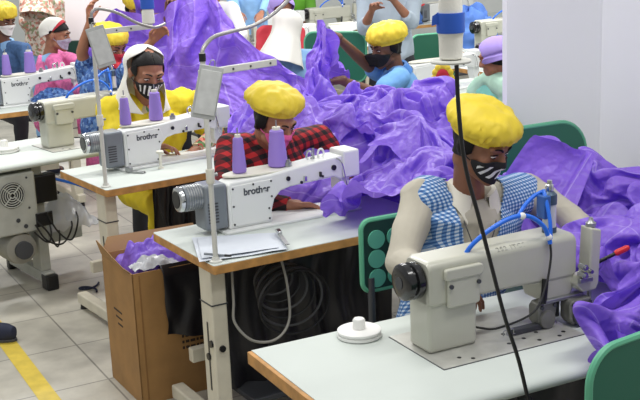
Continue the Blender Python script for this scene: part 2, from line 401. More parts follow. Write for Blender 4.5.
# ------------------------------------------------------------------ brother machine
def brother(k, a, bb, label, group=None):
    t = thing('sewing_machine', label, 'sewing machine', W(k, a, bb, TOP), yaw(k), group)
    MB().box(-.03, .60, -.03, .155, 0, .012).build('bed', BROTHER, t, .004)
    out = [(0, .012), (.19, .012), (.192, .06), (.205, .10), (.235, .128), (.28, .138), (.49, .146), (.515, .132), (.53, .132), (.53, .228), (.44, .222), (.32, .21), (.20, .198), (.02, .192), (.005, .185), (0, .172)]
    MB().prism(out, 0, .105).build('arm', BROTHER, t, .007)
    cov = [(.012, .022), (.182, .022), (.184, .06), (.198, .104), (.218, .124), (.20, .182), (.02, .178), (.012, .17)]
    MB().prism(cov, -.004, .002).build('cover_plate', BROTHER, t, .002)
    for x, z in ((.02, .03), (.176, .03), (.02, .10), (.02, .168), (.11, .174), (.19, .175), (.19, .115), (.176, .07)):
        MB().cyl((x, -.0065, z), (x, -.003, z), .0042, n=10).build('screw', MDARK, t)
    for x, z, r in ((.27, .172, .009), (.485, .185, .011), (.33, .148, .006), (.43, .158, .005)):
        MB().cyl((x, -.006, z), (x, .001, z), r, n=14).build('plug', BLACK, t)
    MB().box(.34, .352, -.012, .0, .15, .172).build('thread_guide', CHROME, t, .002)
    MB().box(.415, .422, -.012, .0, .158, .178).build('thread_guide', BLACK, t, .001)
    MB().box(.53, .61, -.006, .112, .135, .245).build('head', BROTHER, t, .009)
    MB().prism([(.52, .09), (.535, .05), (.56, .05), (.575, .135), (.52, .135)], .02, .09).build('needle_housing', BROTHER, t, .005)
    MB().cyl((.553, .05, .01), (.553, .05, .14), .004).build('needle_bar', CHROME, t)
    MB().cyl((.575, .05, .03), (.575, .05, .14), .005).build('presser_bar', STEEL, t)
    MB().box(.545, .575, .02, .07, .012, .020).build('presser_foot', CHROME, t, .002)
    MB().tube([(.50, .0, .22), (.515, -.02, .20), (.535, -.02, .11), (.56, .0, .08), (.58, .03, .03)], .003, 8).build('thread_hook', CHROME, t)
    for x in (.40, .455):
        MB().tube([(x+.014*math.cos(q), .05, .238+.018*math.sin(q)) for q in [R(-60+30*i) for i in range(11)]], .0045, 8, 3).build('thread_loop', CHROME if x < .42 else BROTHER, t)
    MB().cyl((.425, .06, .215), (.425, .06, .262), .005).build('pin', STEEL, t)
    MB().cyl((.30, .05, .205), (.30, .05, .225), .016).cyl((.30, .05, .225), (.30, .05, .235), .009).build('bobbin_winder', STEEL, t)
    MB().prism([(.05+.02*0+.17+.2*math.cos(R(15*i)), .085+.07*math.sin(R(15*i))) for i in range(24)], .198, .206, 'XY').build('spool_tray', PLATE, t, .002)
    bx = MB().box(-.10, -.002, .0, .11, .02, .195).build('motor_box', MGREY, t, .012)
    for i in range(7): MB().box(-.088, -.045, -.003, .001, .05+.012*i, .055+.012*i).build('vent_slot', MDARK, bx)
    mo = MB().lathe([(.040, .01), (.049, .013), (.049, .09), (.044, .10)], (-.185, .055, .150), (1, 0, 0), 32)
    MO = mo.build('motor', MGREY, t)
    for i in range(6): MB().lathe([(.0505, 0), (.0505, .004)], (-.158+.010*i, .055, .150), (1, 0, 0), 32).build('cooling_fin', STEEL, MO)
    MB().lathe([(.034, -.020), (.046, -.016), (.049, -.006), (.049, .0)], (-.176, .055, .150), (1, 0, 0), 32).build('hand_wheel', CHROME, t)
    MB().cyl((-.198, .055, .150), (-.1955, .055, .150), .033, n=28).build('wheel_cap', BLACK, t)
    c = bpy.data.curves.new('logo', 'FONT'); c.body = 'brother'; c.size = .036; c.extrude = .0006; c.offset = .0011; c.space_character = 1.0
    o = bpy.data.objects.new('logo', c); COL.objects.link(o)
    dg = bpy.context.evaluated_depsgraph_get(); dg.update(); me = bpy.data.meshes.new_from_object(o.evaluated_get(dg)); bpy.data.objects.remove(o)
    me.materials.clear(); me.materials.append(mat('logo_grey', (70, 74, 80), .5))
    lo = bpy.data.objects.new('logo', me); COL.objects.link(lo); lo.parent = t
    wd = max(v.co.x for v in me.vertices)-min(v.co.x for v in me.vertices); s = .118/wd
    lo.scale = (s, s, s); lo.rotation_euler = (R(90), 0, 0); lo.location = (.066, -.0046, .137)
    t.scale = (1.03, 1, 1.07)
    return t
M2 = brother(2, .25, .365, 'white lockstitch sewing machine of the worker in the plaid shirt')
M3 = dup(M2, W(3, .265, .345, TOP), yaw(3), 'white lockstitch sewing machine of the woman in the yellow shawl')
# ------------------------------------------------------------------ big beige machine with air cylinder
def airmachine(k, a, bb, label, words=True):
    t = thing('sewing_machine', label, 'sewing machine', W(k, a, bb, TOP), yaw(k))
    MB().box(-.02, .47, -.105, .19, 0, .0035).build('bed_plate', mat('worn_steel_plate', (196, 196, 188), .35, metal=.25, var=.06, scale=18), t, .001)
    MB().box(-.022, .472, -.107, .192, 0, .0018).build('plate_gap', MDARK, t)
    for x, y in ((.06, -.06), (.09, -.085), (.24, -.05), (.30, -.04), (.36, -.02), (.33, -.075), (.40, -.08), (.27, .02), (.43, -.06)):
        MB().cyl((x, y, .0032), (x, y, .0042), .0065, n=10).build('screw_hole', BLACK, t)
    MB().box(0, .165, 0, .11, .0035, .20).build('column', BEIGE, t, .012)
    ar = []
    for u, (z0, z1, y0, y1) in ((0, (.15, .268, -.002, .118)), (.012, (.143, .275, -.006, .122)), (.17, (.150, .277, -.006, .122)), (.30, (.15, .278, -.006, .122)), (.42, (.145, .280, -.008, .124)), (.51, (.145, .280, -.008, .124)), (.522, (.152, .272, -.002, .118))):
        ring = []
        for (cy, cz, a0) in ((y0+.022, z1-.022, 180), (y1-.022, z1-.022, 90), (y1-.012, z0+.012, 0), (y0+.012, z0+.012, -90)):
            r = .022 if cz > (z0+z1)/2 else .012
            for i in range(5):
                q = R(a0-90*i/4); ring.append(Vector((u, cy+r*math.cos(q), cz+r*math.sin(q))))
        ar.append(ring)
    A = MB(); A.grid(ar, True); A.add(ar[0], [tuple(range(len(ar[0])))]); A.add(ar[-1], [tuple(range(len(ar[0])-1, -1, -1))])
    A.build('arm', BEIGE, t)
    cv = MB().prism(corner_poly(.055, .165, .135, .245, .01), -.016, -.003, 'XZ').build('cover', BEIGE, t, .005)
    MB().prism(corner_poly(.045, .175, .218, .252, .01), -.020, -.003, 'XZ').build('cover_lip', BEIGE, t, .005)
    for x, z in ((.065, .20), (.158, .20)): MB().cyl((x, -.022, z), (x, -.015, z), .0065, n=12).build('cover_screw', MDARK, t)
    hw = MB().lathe([(.02, -.062), (.045, -.06), (.053, -.054), (.054, -.040), (.046, -.036), (.046, -.030), (.054, -.026), (.054, -.008), (.05, -.002), (.03, 0)], (0, .055, .215), (1, 0, 0), 36)
    HW = hw.build('hand_wheel', mat('black_bakelite', (24, 24, 25), .22, coat=.4), t)
    MB().cyl((-.064, .055, .215), (-.061, .055, .215), .018, n=20).build('wheel_hub', MDARK, HW)
    # head, needle case and the two roller feet
    MB().prism([(.415, .075), (.49, .075), (.51, .10), (.522, .16), (.38, .16), (.40, .12)], -.004, .11).build('head', BEIGE, t, .008)
    MB().box(.435, .475, .012, .06, .02, .08).build('needle_case', MDARK, t, .004)
    MB().cyl((.455, .035, .004), (.455, .035, .08), .005).build('needle_bar', CHROME, t)
    for j, (x0, x1, y0) in enumerate(((.375, .445, -.012), (.468, .55, -.045))):
        q = MB().prism([(x0, .028), (x0+.012, .008), (x0+.04, .004), (x1-.012, .02), (x1, .045), (x1, .085), (x0+.01, .085), (x0, .07)], y0, y0+.05).build('feed_block', BEIGE2, t, .007)
        MB().lathe([(.012, -.006), (.027, -.005), (.028, .006), (.012, .007)], ((x0+x1)/2-.004, y0-.004, .033), (0, 1, 0), 24).build('roller', MDARK if j else BEIGE2, q)
        for x, z in ((x0+.012, .072), (x1-.01, .072)): MB().cyl((x, y0-.005, z), (x, y0+.001, z), .0065, n=12).build('bolt', MDARK, q)
    MB().box(.39, .54, -.02, .01, .082, .094).build('feed_bridge', STEEL, t, .003)
    br = MB().prism([(.50, .125), (.525, .10), (.575, .10), (.585, .12), (.592, .285), (.555, .295), (.548, .15), (.51, .15)], -.035, .02).build('lifter_bracket', BEIGE, t, .006)
    MB().lathe([(.012, 0), (.016, .004), (.016, .014), (.008, .02), (.006, .03)], (.572, -.008, .29), (0, 0, 1), 16).build('bracket_nut', STEEL, br)
    MB().cyl((.57, -.008, .04), (.57, -.008, .105), .007).build('presser_bar', STEEL, t)
    for i, (x, z) in enumerate(((.515, .16), (.515, .185), (.535, .17))): MB().cyl((x, -.055, z), (x, -.03, z), .011-.002*i).cyl((x, -.062, z), (x, -.054, z), .006).build('tension_knob', CHROME, t)
    MB().box(.50, .55, -.05, -.036, .135, .15).build('tension_base', STEEL, t, .003)
    MB().cyl((.59, -.005, .17), (.655, -.03, .200), .006).build('lever_rod', BLACK, t)
    MB().lathe([(.007, 0), (.010, .006), (.0095, .04), (.006, .048)], (.650, -.028, .198), (.065, -.025, .028), 16).build('lever_grip', mat('red_grip', (214, 38, 44), .35), t)
    # air cylinder and tubes
    cy = MB().lathe([(.022, 0), (.0225, .02), (.0225, .022)], (.462, .05, .275), (0, 0, 1), 24).build('air_cylinder', mat('slate_blue_metal', (74, 92, 112), .35, metal=.5), t)
    MB().lathe([(.0205, .022), (.0205, .092)], (.462, .05, .275), (0, 0, 1), 24).build('cylinder_body', mat('pale_cylinder_label', (206, 208, 210), .3, metal=.2), cy)
    MB().lathe([(.0225, .092), (.0225, .122), (.014, .13), (.010, .132)], (.462, .05, .275), (0, 0, 1), 24).build('cylinder_cap', mat('slate_blue_metal', (74, 92, 112)), cy)
    MB().lathe([(.010, .13), (.012, .135), (.012, .150), (.008, .153), (.008, .164)], (.462, .05, .275), (0, 0, 1), 16).build('cylinder_nozzle', CHROME, cy)
    MB().tube([(.148, .03, .272), (.165, .02, .30), (.215, .01, .335), (.285, .005, .360), (.345, .0, .358), (.39, -.012, .325), (.408, -.016, .285), (.412, -.018, .268)], .007, 12).build('air_tube', BLUE_T, t)
    MB().tube([(.330, .03, .350), (.37, .05, .375), (.41, .06, .395), (.44, .06, .405)], .006, 10).build('air_tube', BLUE_T, t)
    MB().tube([(.435, .045, .415), (.428, .02, .38), (.425, .0, .33), (.418, -.012, .28)], .006, 10).build('air_tube', BLUE_T, t)
    for p in ((.325, .0, .362), (.408, -.016, .288)): MB().sphere(p, .0105, 10, 6).build('tube_tie', WHITEC, t)
    MB().box(.42, .445, .02, .06, .33, .40).build('valve', mat('blue_valve', (48, 92, 160), .4), t, .004)
    MB().tube([(.412, -.018, .268), (.405, -.03, .225), (.37, -.05, .15), (.31, -.07, .09), (.22, -.03, .05), (.19, .02, .04), (.17, .12, .03)], .0035, 8).build('sensor_cable', CABLE, t)
    MB().tube([(.40, -.012, .16), (.39, -.02, .12), (.385, -.02, .09)], .010, 10).build('dark_boot', BLACK, t)
    MB().tube([(.25+.012*(i//2), -.01+.02*0, .012+(.014 if (i % 4) in (1, 2) else 0)) for i in range(9)], .0018, 6, 2).build('wire_spring', STEEL, t)
    MB().box(.29, .40, -.012, .012, .004, .022).build('guide_rail', MDARK, t, .003)
    if words:
        c = bpy.data.curves.new('arm_letters', 'FONT'); c.body = '2S2 ITCS'; c.size = .022; c.extrude = .0008; c.space_character = 1.25
        o = bpy.data.objects.new('arm_letters', c); COL.objects.link(o)
        dg = bpy.context.evaluated_depsgraph_get(); dg.update(); me = bpy.data.meshes.new_from_object(o.evaluated_get(dg)); bpy.data.objects.remove(o)
        me.materials.clear(); me.materials.append(mat('faded_grey_print', (150, 150, 140), .5))
        lo = bpy.data.objects.new('arm_letters', me); COL.objects.link(lo); lo.parent = t
        lo.rotation_euler = (R(38), 0, 0); lo.location = (.235, -.0015, .2692)
    return t
M1 = airmachine(1, .425, .237, 'large beige arm sewing machine with blue air tube nearest the camera')
M4 = dup(M1, W(4, -.255, .19, TOP), yaw(4), 'beige arm sewing machine with black hand wheel on the far left table', skip=('arm_letters',))
# ------------------------------------------------------------------ far-left table with its drive box
T4 = table(4, 'white rolled-edge table at far left with a vented motor box under it', .02, .60, -.05, 'roll', -1.9, LEGG, legs=False)
def legset(t, x):
    MB().box(x-.03, x+.03, .05, .17, .10, TOP-.038).build('leg', LEGG, t, .006)
    MB().box(x-.032, x+.032, .0, .56, .035, .10).build('foot_bar', LEGG, t, .008)
    MB().box(x-.036, x+.036, -.03, .055, .0, .09).build('foot_cap', BLACK, t, .01)
    MB().box(x-.036, x+.036, .53, .58, .0, .09).build('foot_cap', BLACK, t, .01)
legset(T4, -.40); legset(T4, -1.7)
MB().box(-1.68, -.02, .36, .42, .16, .30).build('cross_beam', LEGG, T4, .01)
db = MB().box(-.72, -.44, -.02, .20, .36, .70).build('motor_box', LEGG, T4, .012)
MB().cyl((-.58, -.021, .585), (-.58, -.024, .585), .072, n=36).build('fan_back', BLACK, db)
for r in (.015, .028, .041, .054, .067):
    MB().tube([(-.58+r*math.cos(R(15*i)), -.026, .585+r*math.sin(R(15*i))) for i in range(25)], .0032, 6, 1).build('fan_ring', LEGG, db)
for q in range(4):
    a = R(45+90*q); MB().tube([(-.58+.01*math.cos(a), -.027, .585+.01*math.sin(a)), (-.58+.07*math.cos(a), -.027, .585+.07*math.sin(a))], .004, 6).build('fan_spoke', LEGG, db)
for x, z in ((-.67, .67), (-.49, .67), (-.67, .50), (-.49, .50), (-.56, .44), (-.52, .40)): MB().cyl((x, -.024, z), (x, -.018, z), .006 if z > .45 else .012, n=12).build('screw', MDARK, db)
mo = MB().lathe([(.03, -.02), (.085, 0), (.09, .02), (.09, .15), (.06, .17)], (-.55, -.0, .27), (0, 1, 0), 28).build('drive_motor', mat('dusty_motor', (150, 148, 138), .5), T4)
MB().lathe([(.02, -.05), (.05, -.045), (.05, -.02)], (-.55, 0, .27), (0, 1, 0), 24).build('pulley', MDARK, mo)
for i, (x0, z0, x1, z1, s) in enumerate(((-.46, .42, -.30, .30, .12), (-.47, .40, -.22, .33, .16), (-.48, .36, -.35, .34, .1), (-.40, .46, -.18, .36, .2))):
    MB().tube([(x0, -.03, z0), (x0+.05, -.05, z0-s*.6), ((x0+x1)/2+.03, -.02, min(z0, z1)-s*.45), (x1, .05, z1), (x1+.06, .25, z1+.03)], .0052, 8).build('cable', CABLE, T4)
MB().box(-.43, -.30, .02, .09, .50, .66).build('switch_box', BLACK, T4, .01)
MB().tube([(-.30, .05, .62), (-.18, .02, .57), (-.05, .05, .50), (.0, .2, .48)], .008, 10).build('air_line', BLUE_T, T4)
MB().box(-.46, -.36, -.028, -.016, .38, .46).build('connector', BLACK, T4, .008)
# a bag and clutter in the tray under that table
tray = MB(); rows = []
for j in range(15):
    rows.append([Vector((-.36+.34*i/17, .08+.30*j/14, .305+.17*math.sin(PI*i/17)*math.sin(PI*j/14)+.035*noise.noise(Vector((i*.5, j*.5, 2))))) for i in range(18)])
tray.grid(rows)
g = tray.build('parts_bag', CLEARP, None, solid=.004); g.location = W(4, 0, 0); g.rotation_euler = (0, 0, yaw(4)); tag(g, 'cloudy plastic bag lying on the beam under the far left table', 'bag')
bl = MB().lathe([(.03, 0), (.05, .02), (.05, .16), (.02, .2)], (0, 0, 0), (1, .3, 0), 18).build('oil_pump', MGREY, None); bl.location = W(4, -.30, .26, .345); tag(bl, 'dark grey rounded pump in the cloudy bag under the far left table', 'pump')
# ------------------------------------------------------------------ reels
def reel(p, label, s=1.0, core=WHITEC):
    t = thing('tape_reel', label, 'reel', p)
    MB().lathe([(.060, 0), (.067, .003), (.067, .010), (.060, .012), (.060, .014), (.066, .016), (.066, .022), (.060, .025)], n=40).build('tape_roll', WHITEC, t)
    MB().lathe([(.017, .024), (.019, .027), (.019, .052), (.015, .057)], n=24).build('core', core, t)
    t.scale = (s, s, s); return t
reel(W(1, .335, .485, TOP), 'white tape reel lying on the nearest table left of the hand wheel')
reel(W(4, -.46, .33, TOP), 'white tape reel on the far left table nearest its front edge', 1.2)
reel(W(4, -.49, .55, TOP), 'white tape reel with yellowed core at the back of the far left table', 1.2, PLATE)
# ------------------------------------------------------------------ thread stands
def stand(k, a, b, label, bar, tube, ztop):
    t = thing('thread_stand', label, 'thread stand', W(k, a, b, TOP), yaw(k))
    MB().lathe([(.024, 0), (.024, .006), (.016, .010), (.013, .02)], n=24).build('base', POSTM, t)
    MB().cyl((0, 0, .0), (0, 0, ztop-TOP), .0098, n=18).build('post', POSTM, t)
    MB().lathe([(.014, 0), (.016, .004), (.016, .05), (.014, .054)], (0, 0, .30), n=20).build('collar', PLATE, t)
    MB().cyl((.012, 0, .33), (.028, 0, .33), .006).build('collar_screw', STEEL, t)
    MB().lathe([(.0125, 0), (.0125, .028)], (0, 0, ztop-TOP-.03), n=20).build('post_cap', BLACK, t)
    L = Vector(bar); d = L.normalized(); s = Vector((-d.y, d.x, 0))*.007; z0 = ztop-TOP-.085
    bm = MB(); bm.add([q+Vector((0, 0, z)) for z in (z0, z0+.026) for q in (-d*.02+s, -d*.02-s, L-s, L+s)], [(0, 1, 2, 3), (4, 7, 6, 5), (0, 4, 5, 1), (1, 5, 6, 2), (2, 6, 7, 3), (3, 7, 4, 0)])
    B = bm.build('bar', POSTM, t, .003)
    for f in (.12, .38, .62, .9):
        p = L*f-s*1.1+Vector((0, 0, z0+.013)); MB().cyl(p, p-s*.25, .0045, n=10).build('hole', MDARK, B)
    MB().tube([(p[0]-a if False else p[0], p[1], p[2]-TOP) for p in tube], .0075, 10).build('guide_tube', mat('dull_steel_tube', (164, 162, 158), .35, metal=.6), t)
    return t
S2 = stand(2, .03, .042, 'pale thread stand on the middle table near its left corner', (.335, .075, 0), [(0, 0, 1.50), (0, 0, 1.535), (.02, .01, 1.560), (.07, .04, 1.583), (.17, .10, 1.590), (.30, .18, 1.595), (.44, .27, 1.625), (.58, .36, 1.68)], 1.535)
S3 = stand(3, .029, .067, 'pale thread stand on the table of the woman in yellow', (.335, .05, 0), [(0, 0, 1.56), (.01, 0, 1.60), (.05, .0, 1.61), (.13, -.02, 1.585), (.21, -.04, 1.535), (.30, -.04, 1.505), (.37, -.02, 1.515)], 1.575)
def card(p, rz, label, tilt):
    t = thing('hanging_card', label, 'card', p, rz)
    M = Matrix.Rotation(tilt, 4, 'Y')
    MB().box(-.042, .042, -.006, .006, -.185, 0, M).build('card_leaf', GCARD, t, .002)
    MB().box(-.036, .036, -.010, -.0065, -.17, -.015, M).build('front_sheet', mat('pale_card_sheet', (196, 198, 196), .6, var=.05, scale=30), t, .001)
    MB().tube([M @ Vector((-.01, 0, -.005)), M @ Vector((-.006, 0, .018)), M @ Vector((.006, 0, .018)), M @ Vector((.01, 0, -.005))], .002, 6).build('hanging_loop', STEEL, t)
    return t
card(at(212, 66, 3.86), R(14), 'grey card hanging from the thread stand on the middle table', R(14))
card(at(94, 27, 5.08), R(14), 'grey card hanging from the thread stand of the woman in yellow', R(-14))
# ------------------------------------------------------------------ cones
def cone(p, label, h=.15, r0=.036, r1=.024, m=TH_P, wrap=None, group=None):
    t = thing('thread_cone', label, 'thread cone', p, 0, group)
    MB().lathe([(r0*.8, 0), (r0, .006), (r0*1.0, .02)]+[(r0+(r1-r0)*i/9+(.0008 if i % 2 else 0), .02+(h-.03)*i/9) for i in range(10)]+[(r1*.8, h-.004)], n=28).build('thread', m, t)
    MB().lathe([(r1*.62, h-.006), (r1*.6, h+.008), (r1*.3, h+.009)], n=20).build('cone_tip', PLATE, t)
    MB().cyl((0, 0, h), (0, 0, h+.035), .003).build('pin', STEEL, t)
    if wrap: MB().lathe([(r0*1.02, wrap[0]), (r0*1.03, wrap[0]+.003), (r0*.985, wrap[1]-.003), (r0*.97, wrap[1])], n=28).build('wrap', TH_B, t)
    return t
cone(W(2, .25+.10, .365+.085, TOP+.221), 'narrow lavender thread cone on the middle machine, left of two', .152, .029, .020)
cone(W(2, .25+.28, .365+.085, TOP+.221), 'wide lavender thread cone on the middle machine, right of two', .160, .041, .029)
cone(W(3, .265+.055, .345+.085, TOP+.221), 'lavender thread cone left of two before the woman in yellow', .145, .030, .021)
cone(W(3, .265+.23, .345+.085, TOP+.221), 'lavender thread cone right of two below the striped mask', .155, .037, .026)
# tray of the tall thread stand beside the nearest table, its cone high at the top of the picture
ts = thing('tall_thread_stand', 'thin bent black stand rod rising past the nearest table to a small tray', 'thread stand', at(527, 395, 2.70)-Vector((0, 0, .06)))
base = Vector(ts.location)
pts = [at(531, 415, 2.72), at(527, 395, 2.70), at(518, 358, 2.68), at(505, 318, 2.66), at(492, 268, 2.64), at(478, 214, 2.62), at(468, 178, 2.61), at(462, 145, 2.60), at(458, 100, 2.60), at(456.5, 62, 2.60)]
MB((-base.x, -base.y, -base.z)).tube(pts, .0052, 10).build('rod', CABLE, ts)
trp = at(451, 61, 2.60)
MB((-base.x, -base.y, -base.z)).lathe([(.02, -.006), (.046, -.004), (.048, 0), (.046, .003)], trp, n=32).build('tray', POSTM, ts)
q = pts[0]; MB((-base.x, -base.y, -base.z)).box(q.x-.02, q.x+.02, q.y-.02, q.y+.10, q.z-.012, q.z+.012).build('clamp', MDARK, ts, .004)
c = thing('thread_cone', 'tall white thread cone with a blue band above the seated man', 'thread cone', trp+Vector((0, 0, .004)))
MB().lathe([(.022, 0), (.027, .004), (.028, .05), (.030, .06)]+[(.030+(.0012 if i % 2 else 0)-.0006*i, .06+.012*i) for i in range(12)]+[(.018, .21)], n=32).build('thread', TH_W, c)
MB().lathe([(.0322, .062), (.033, .066), (.0325, .104), (.0315, .108)], n=32).build('blue_band', TH_B, c)
MB().prism([(0, 0), (.018, .004), (.016, .03), (.002, .022)], -.001, .001).build('band_tail', TH_B, c).location = (-.045, -.01, .08)
c3 = thing('thread_cone', 'white thread cone with blue top on the bar above the white scarf', 'thread cone', W(3, .029+.315, .067+.047, 1.516))
MB().lathe([(.026, 0), (.031, .004), (.030, .06), (.024, .075)], n=24).build('thread', TH_W, c3)
MB().lathe([(.032, .0), (.034, .003), (.031, .11), (.02, .12)], (0, 0, .072), n=24).build('blue_thread', TH_B, c3)
# ------------------------------------------------------------------ papers on the middle table
def paper(poly, z, label, wav=.004, name='paper_sheet'):
    n = 12; rows = []
    for j in range(n):
        row = []
        for i in range(n):
            u, v = i/(n-1), j/(n-1); p = (Vector(poly[0])*(1-u)+Vector(poly[1])*u)*(1-v)+(Vector(poly[3])*(1-u)+Vector(poly[2])*u)*v
            row.append(W(2, p.x, p.y, TOP+z+wav*(1+noise.noise(Vector((u*2.5, v*2.5, z*90))))))
        rows.append(row)
    o = MB().grid(rows).build(name, PAPER, None, solid=.0012); return tag(o, label, 'paper')
paper([(-.03, .058), (.31, -.004), (.385, .225), (.085, .375)], .004, 'large white paper sheet lying under the others on the middle table')
paper([(-.012, .075), (.285, .020), (.345, .225), (.095, .345)], .011, 'white paper sheet on top of the stack on the middle table', .003)
rl = thing('metal_ruler', 'thin metal ruler along the right edge of the papers', 'ruler', W(2, .315, .005, TOP+.022), yaw(2)+R(72))
MB().box(0, .22, -.008, .008, 0, .002).build('blade', STEEL, rl)
MB().box(.15, .20, -.009, .009, .0018, .012).build('clip', CHROME, rl, .002)
pn = thing('marker_pen', 'grey pen lying at the near left corner of the papers', 'pen', W(2, .005, .085, TOP+.026), yaw(2)+R(-52))
MB().cyl((0, 0, 0), (.085, 0, 0), .005, .0045, 12).build('barrel', MGREY, pn); MB().cyl((.085, 0, 0), (.11, 0, 0), .0055, .004, 12).build('cap', BLACK, pn)
# small guide post on the table of the woman in yellow and a metal bracket
gp = thing('guide_post', 'short pale post with a round top on the table of the woman in yellow', 'post', W(3, .42, .26, TOP)); MB().cyl((0, 0, 0), (0, 0, .08), .008).build('stem', PLATE, gp); MB().lathe([(.018, .08), (.02, .083), (.02, .09), (.015, .094)], n=20).build('disc', PLATE, gp); MB().lathe([(.016, 0), (.014, .006)], n=18).build('foot', PLATE, gp)
hb = thing('hinge_bracket', 'small steel bracket at the machine foot of the woman in yellow', 'bracket', W(3, .25, .29, TOP), yaw(3)-R(60))
MB().box(0, .10, -.012, -.004, 0, .012).build('prong', STEEL, hb, .003); MB().box(0, .10, .006, .014, 0, .012).build('prong', STEEL, hb, .003); MB().box(-.01, .02, -.014, .016, .004, .03).build('heel', STEEL, hb, .004)
# ------------------------------------------------------------------ carton with cloth
bxl = Vector((-.79, 4.41, 0)); ya = R(29)
cb = thing('cardboard_box', 'tall open brown cardboard box of purple cloth beside the middle table', 'box', bxl, ya)
w_, d_, h_ = .46, .38, .585
wl = MB()
wl.box(0, w_, 0, .006, .006, h_); wl.box(0, .006, 0, d_, .006, h_); wl.box(w_-.006, w_, 0, d_, .006, h_); wl.box(0, w_, d_-.006, d_, .006, h_); wl.box(0, w_, 0, d_, 0, .006)
wl.build('carton_walls', CARTON, cb, .001)
MB().add([(0, d_, h_), (w_, d_, h_), (w_-.01, d_+.02, h_+.06), (.04, d_+.02, h_+.065)], [(0, 1, 2, 3)]).build('flap', CARTON_IN, cb, solid=.005)
MB().add([(0, .02, h_), (0, d_, h_), (-.02, d_-.005, h_+.065), (-.018, .22, h_+.04), (-.008, .08, h_+.008)], [(0, 1, 2, 3, 4)]).build('flap', CARTON, cb, solid=.005)
INK = mat('faded_black_ink', (60, 46, 34), .8)
pr = MB()
for i, n_ in enumerate((6, 4, 7, 5, 8)):
    x = .20
    for k in range(n_):
        wd = .010+.012*((k*7+i*3) % 3)/2; pr.box(x, x+wd, -.0012, .0, .315-.026*i, .327-.026*i); x += wd+.006
pr.build('printed_lines', INK, cb)
pr = MB()
for i in range(3): pr.box(-.0012, 0, .17, .27-.02*i, .36-.03*i, .368-.03*i)
pr.build('printed_lines', INK, cb)
MB().box(.028, .034, -.0015, 0, .02, h_-.01).build('crease', mat('dark_card_crease', (140, 102, 58), .8), cb)
# dark sheet and purple strip hanging over its edge
def hang(name, m, a0, a1, z0, z1, wave, fr, label, cat, tilt=0.0, off=-.012, seedv=1.0):
    rows = []
    for j in range(22):
        v = j/21; row = []
        for i in range(26):
            u = i/25; x = a0+(a1-a0)*u+.015*noise.noise(Vector((u*3, v*3, seedv)))
            zz = z1+(z0+tilt*u-z1)*v; y = off-wave*(.4+.6*v)*(math.sin(u*fr+2*v+seedv)+1)/2-.02*v*noise.noise(Vector((u*4, v*2, seedv+3)))
            if j == 0: y = .05; zz = z1-.02
            if j == 1: y = .012; zz = z1+.004
            row.append(Vector((x, y, zz)))
        rows.append(row)
    o = MB().grid(rows).build(name, m, None, solid=.002); o.location = bxl; o.rotation_euler = (0, 0, ya); return tag(o, label, cat)
hang('black_sheet', BLKPL, .13, .36, .30, h_+.008, .015, 9, 'dark plastic sheet hanging over the rim of the cardboard box', 'plastic sheet', -.06)
hang('purple_strip', PURPLE_D, .34, .452, .06, h_+.012, .03, 22, 'long deep purple strip hanging down the right of the cardboard box', 'cloth', 0, -.022, 3.0)
# ------------------------------------------------------------------ chairs
def chair(p, rz, label, w=.42, seat=.44, top=.92, m=GREEN_C, rim=GREEN_R, discs=False, low=.20, group=None, backrest_h=None, rnd=.08):
    t = thing('chair', label, 'chair', p, rz, group)          # faces local -y
    MB().prism(corner_poly(-w/2, w/2, -.20, .20, .05), seat-.02, seat+.012, 'XY').build('seat', m, t, .008)
    z0 = seat+low; pan = corner_poly(-w/2, w/2, z0, top, rnd, 8)
    bk = MB().prism(pan, .205, .222).build('backrest', m if not discs else DKGREEN, t, .004)
    pin = [(x, .2135, z) for x, z in pan]; MB().tube(pin+[pin[0]], .0105, 8, 1).build('back_rim', rim, bk)
    if discs:
        for i in range(5):
            for j in range(3):
                x = -w/2+.055+.078*i; z = z0+.045+.072*j
                for y0, y1 in ((.199, .207), (.220, .228)): MB().cyl((x, y0, z), (x, y1, z), .034, n=24).build('disc', TEAL_D, bk)
    for x in (-w/2+.03, w/2-.03):
        MB().cyl((x, -.17, seat-.02), (x*1.06, -.19, 0), .013, .011).build('leg', MDARK, t)
        MB().tube([(x, .205, z0+.05), (x, .205, seat), (x*1.02, .19, seat-.1), (x*1.06, .21, 0)], .013, 10).build('leg', MDARK, t)
    return t
chair(W(1, .885, .84), yaw(1), 'green chair with mint discs on its back behind the man in gingham', .44, .44, .935, discs=True, low=.235, rnd=.035)
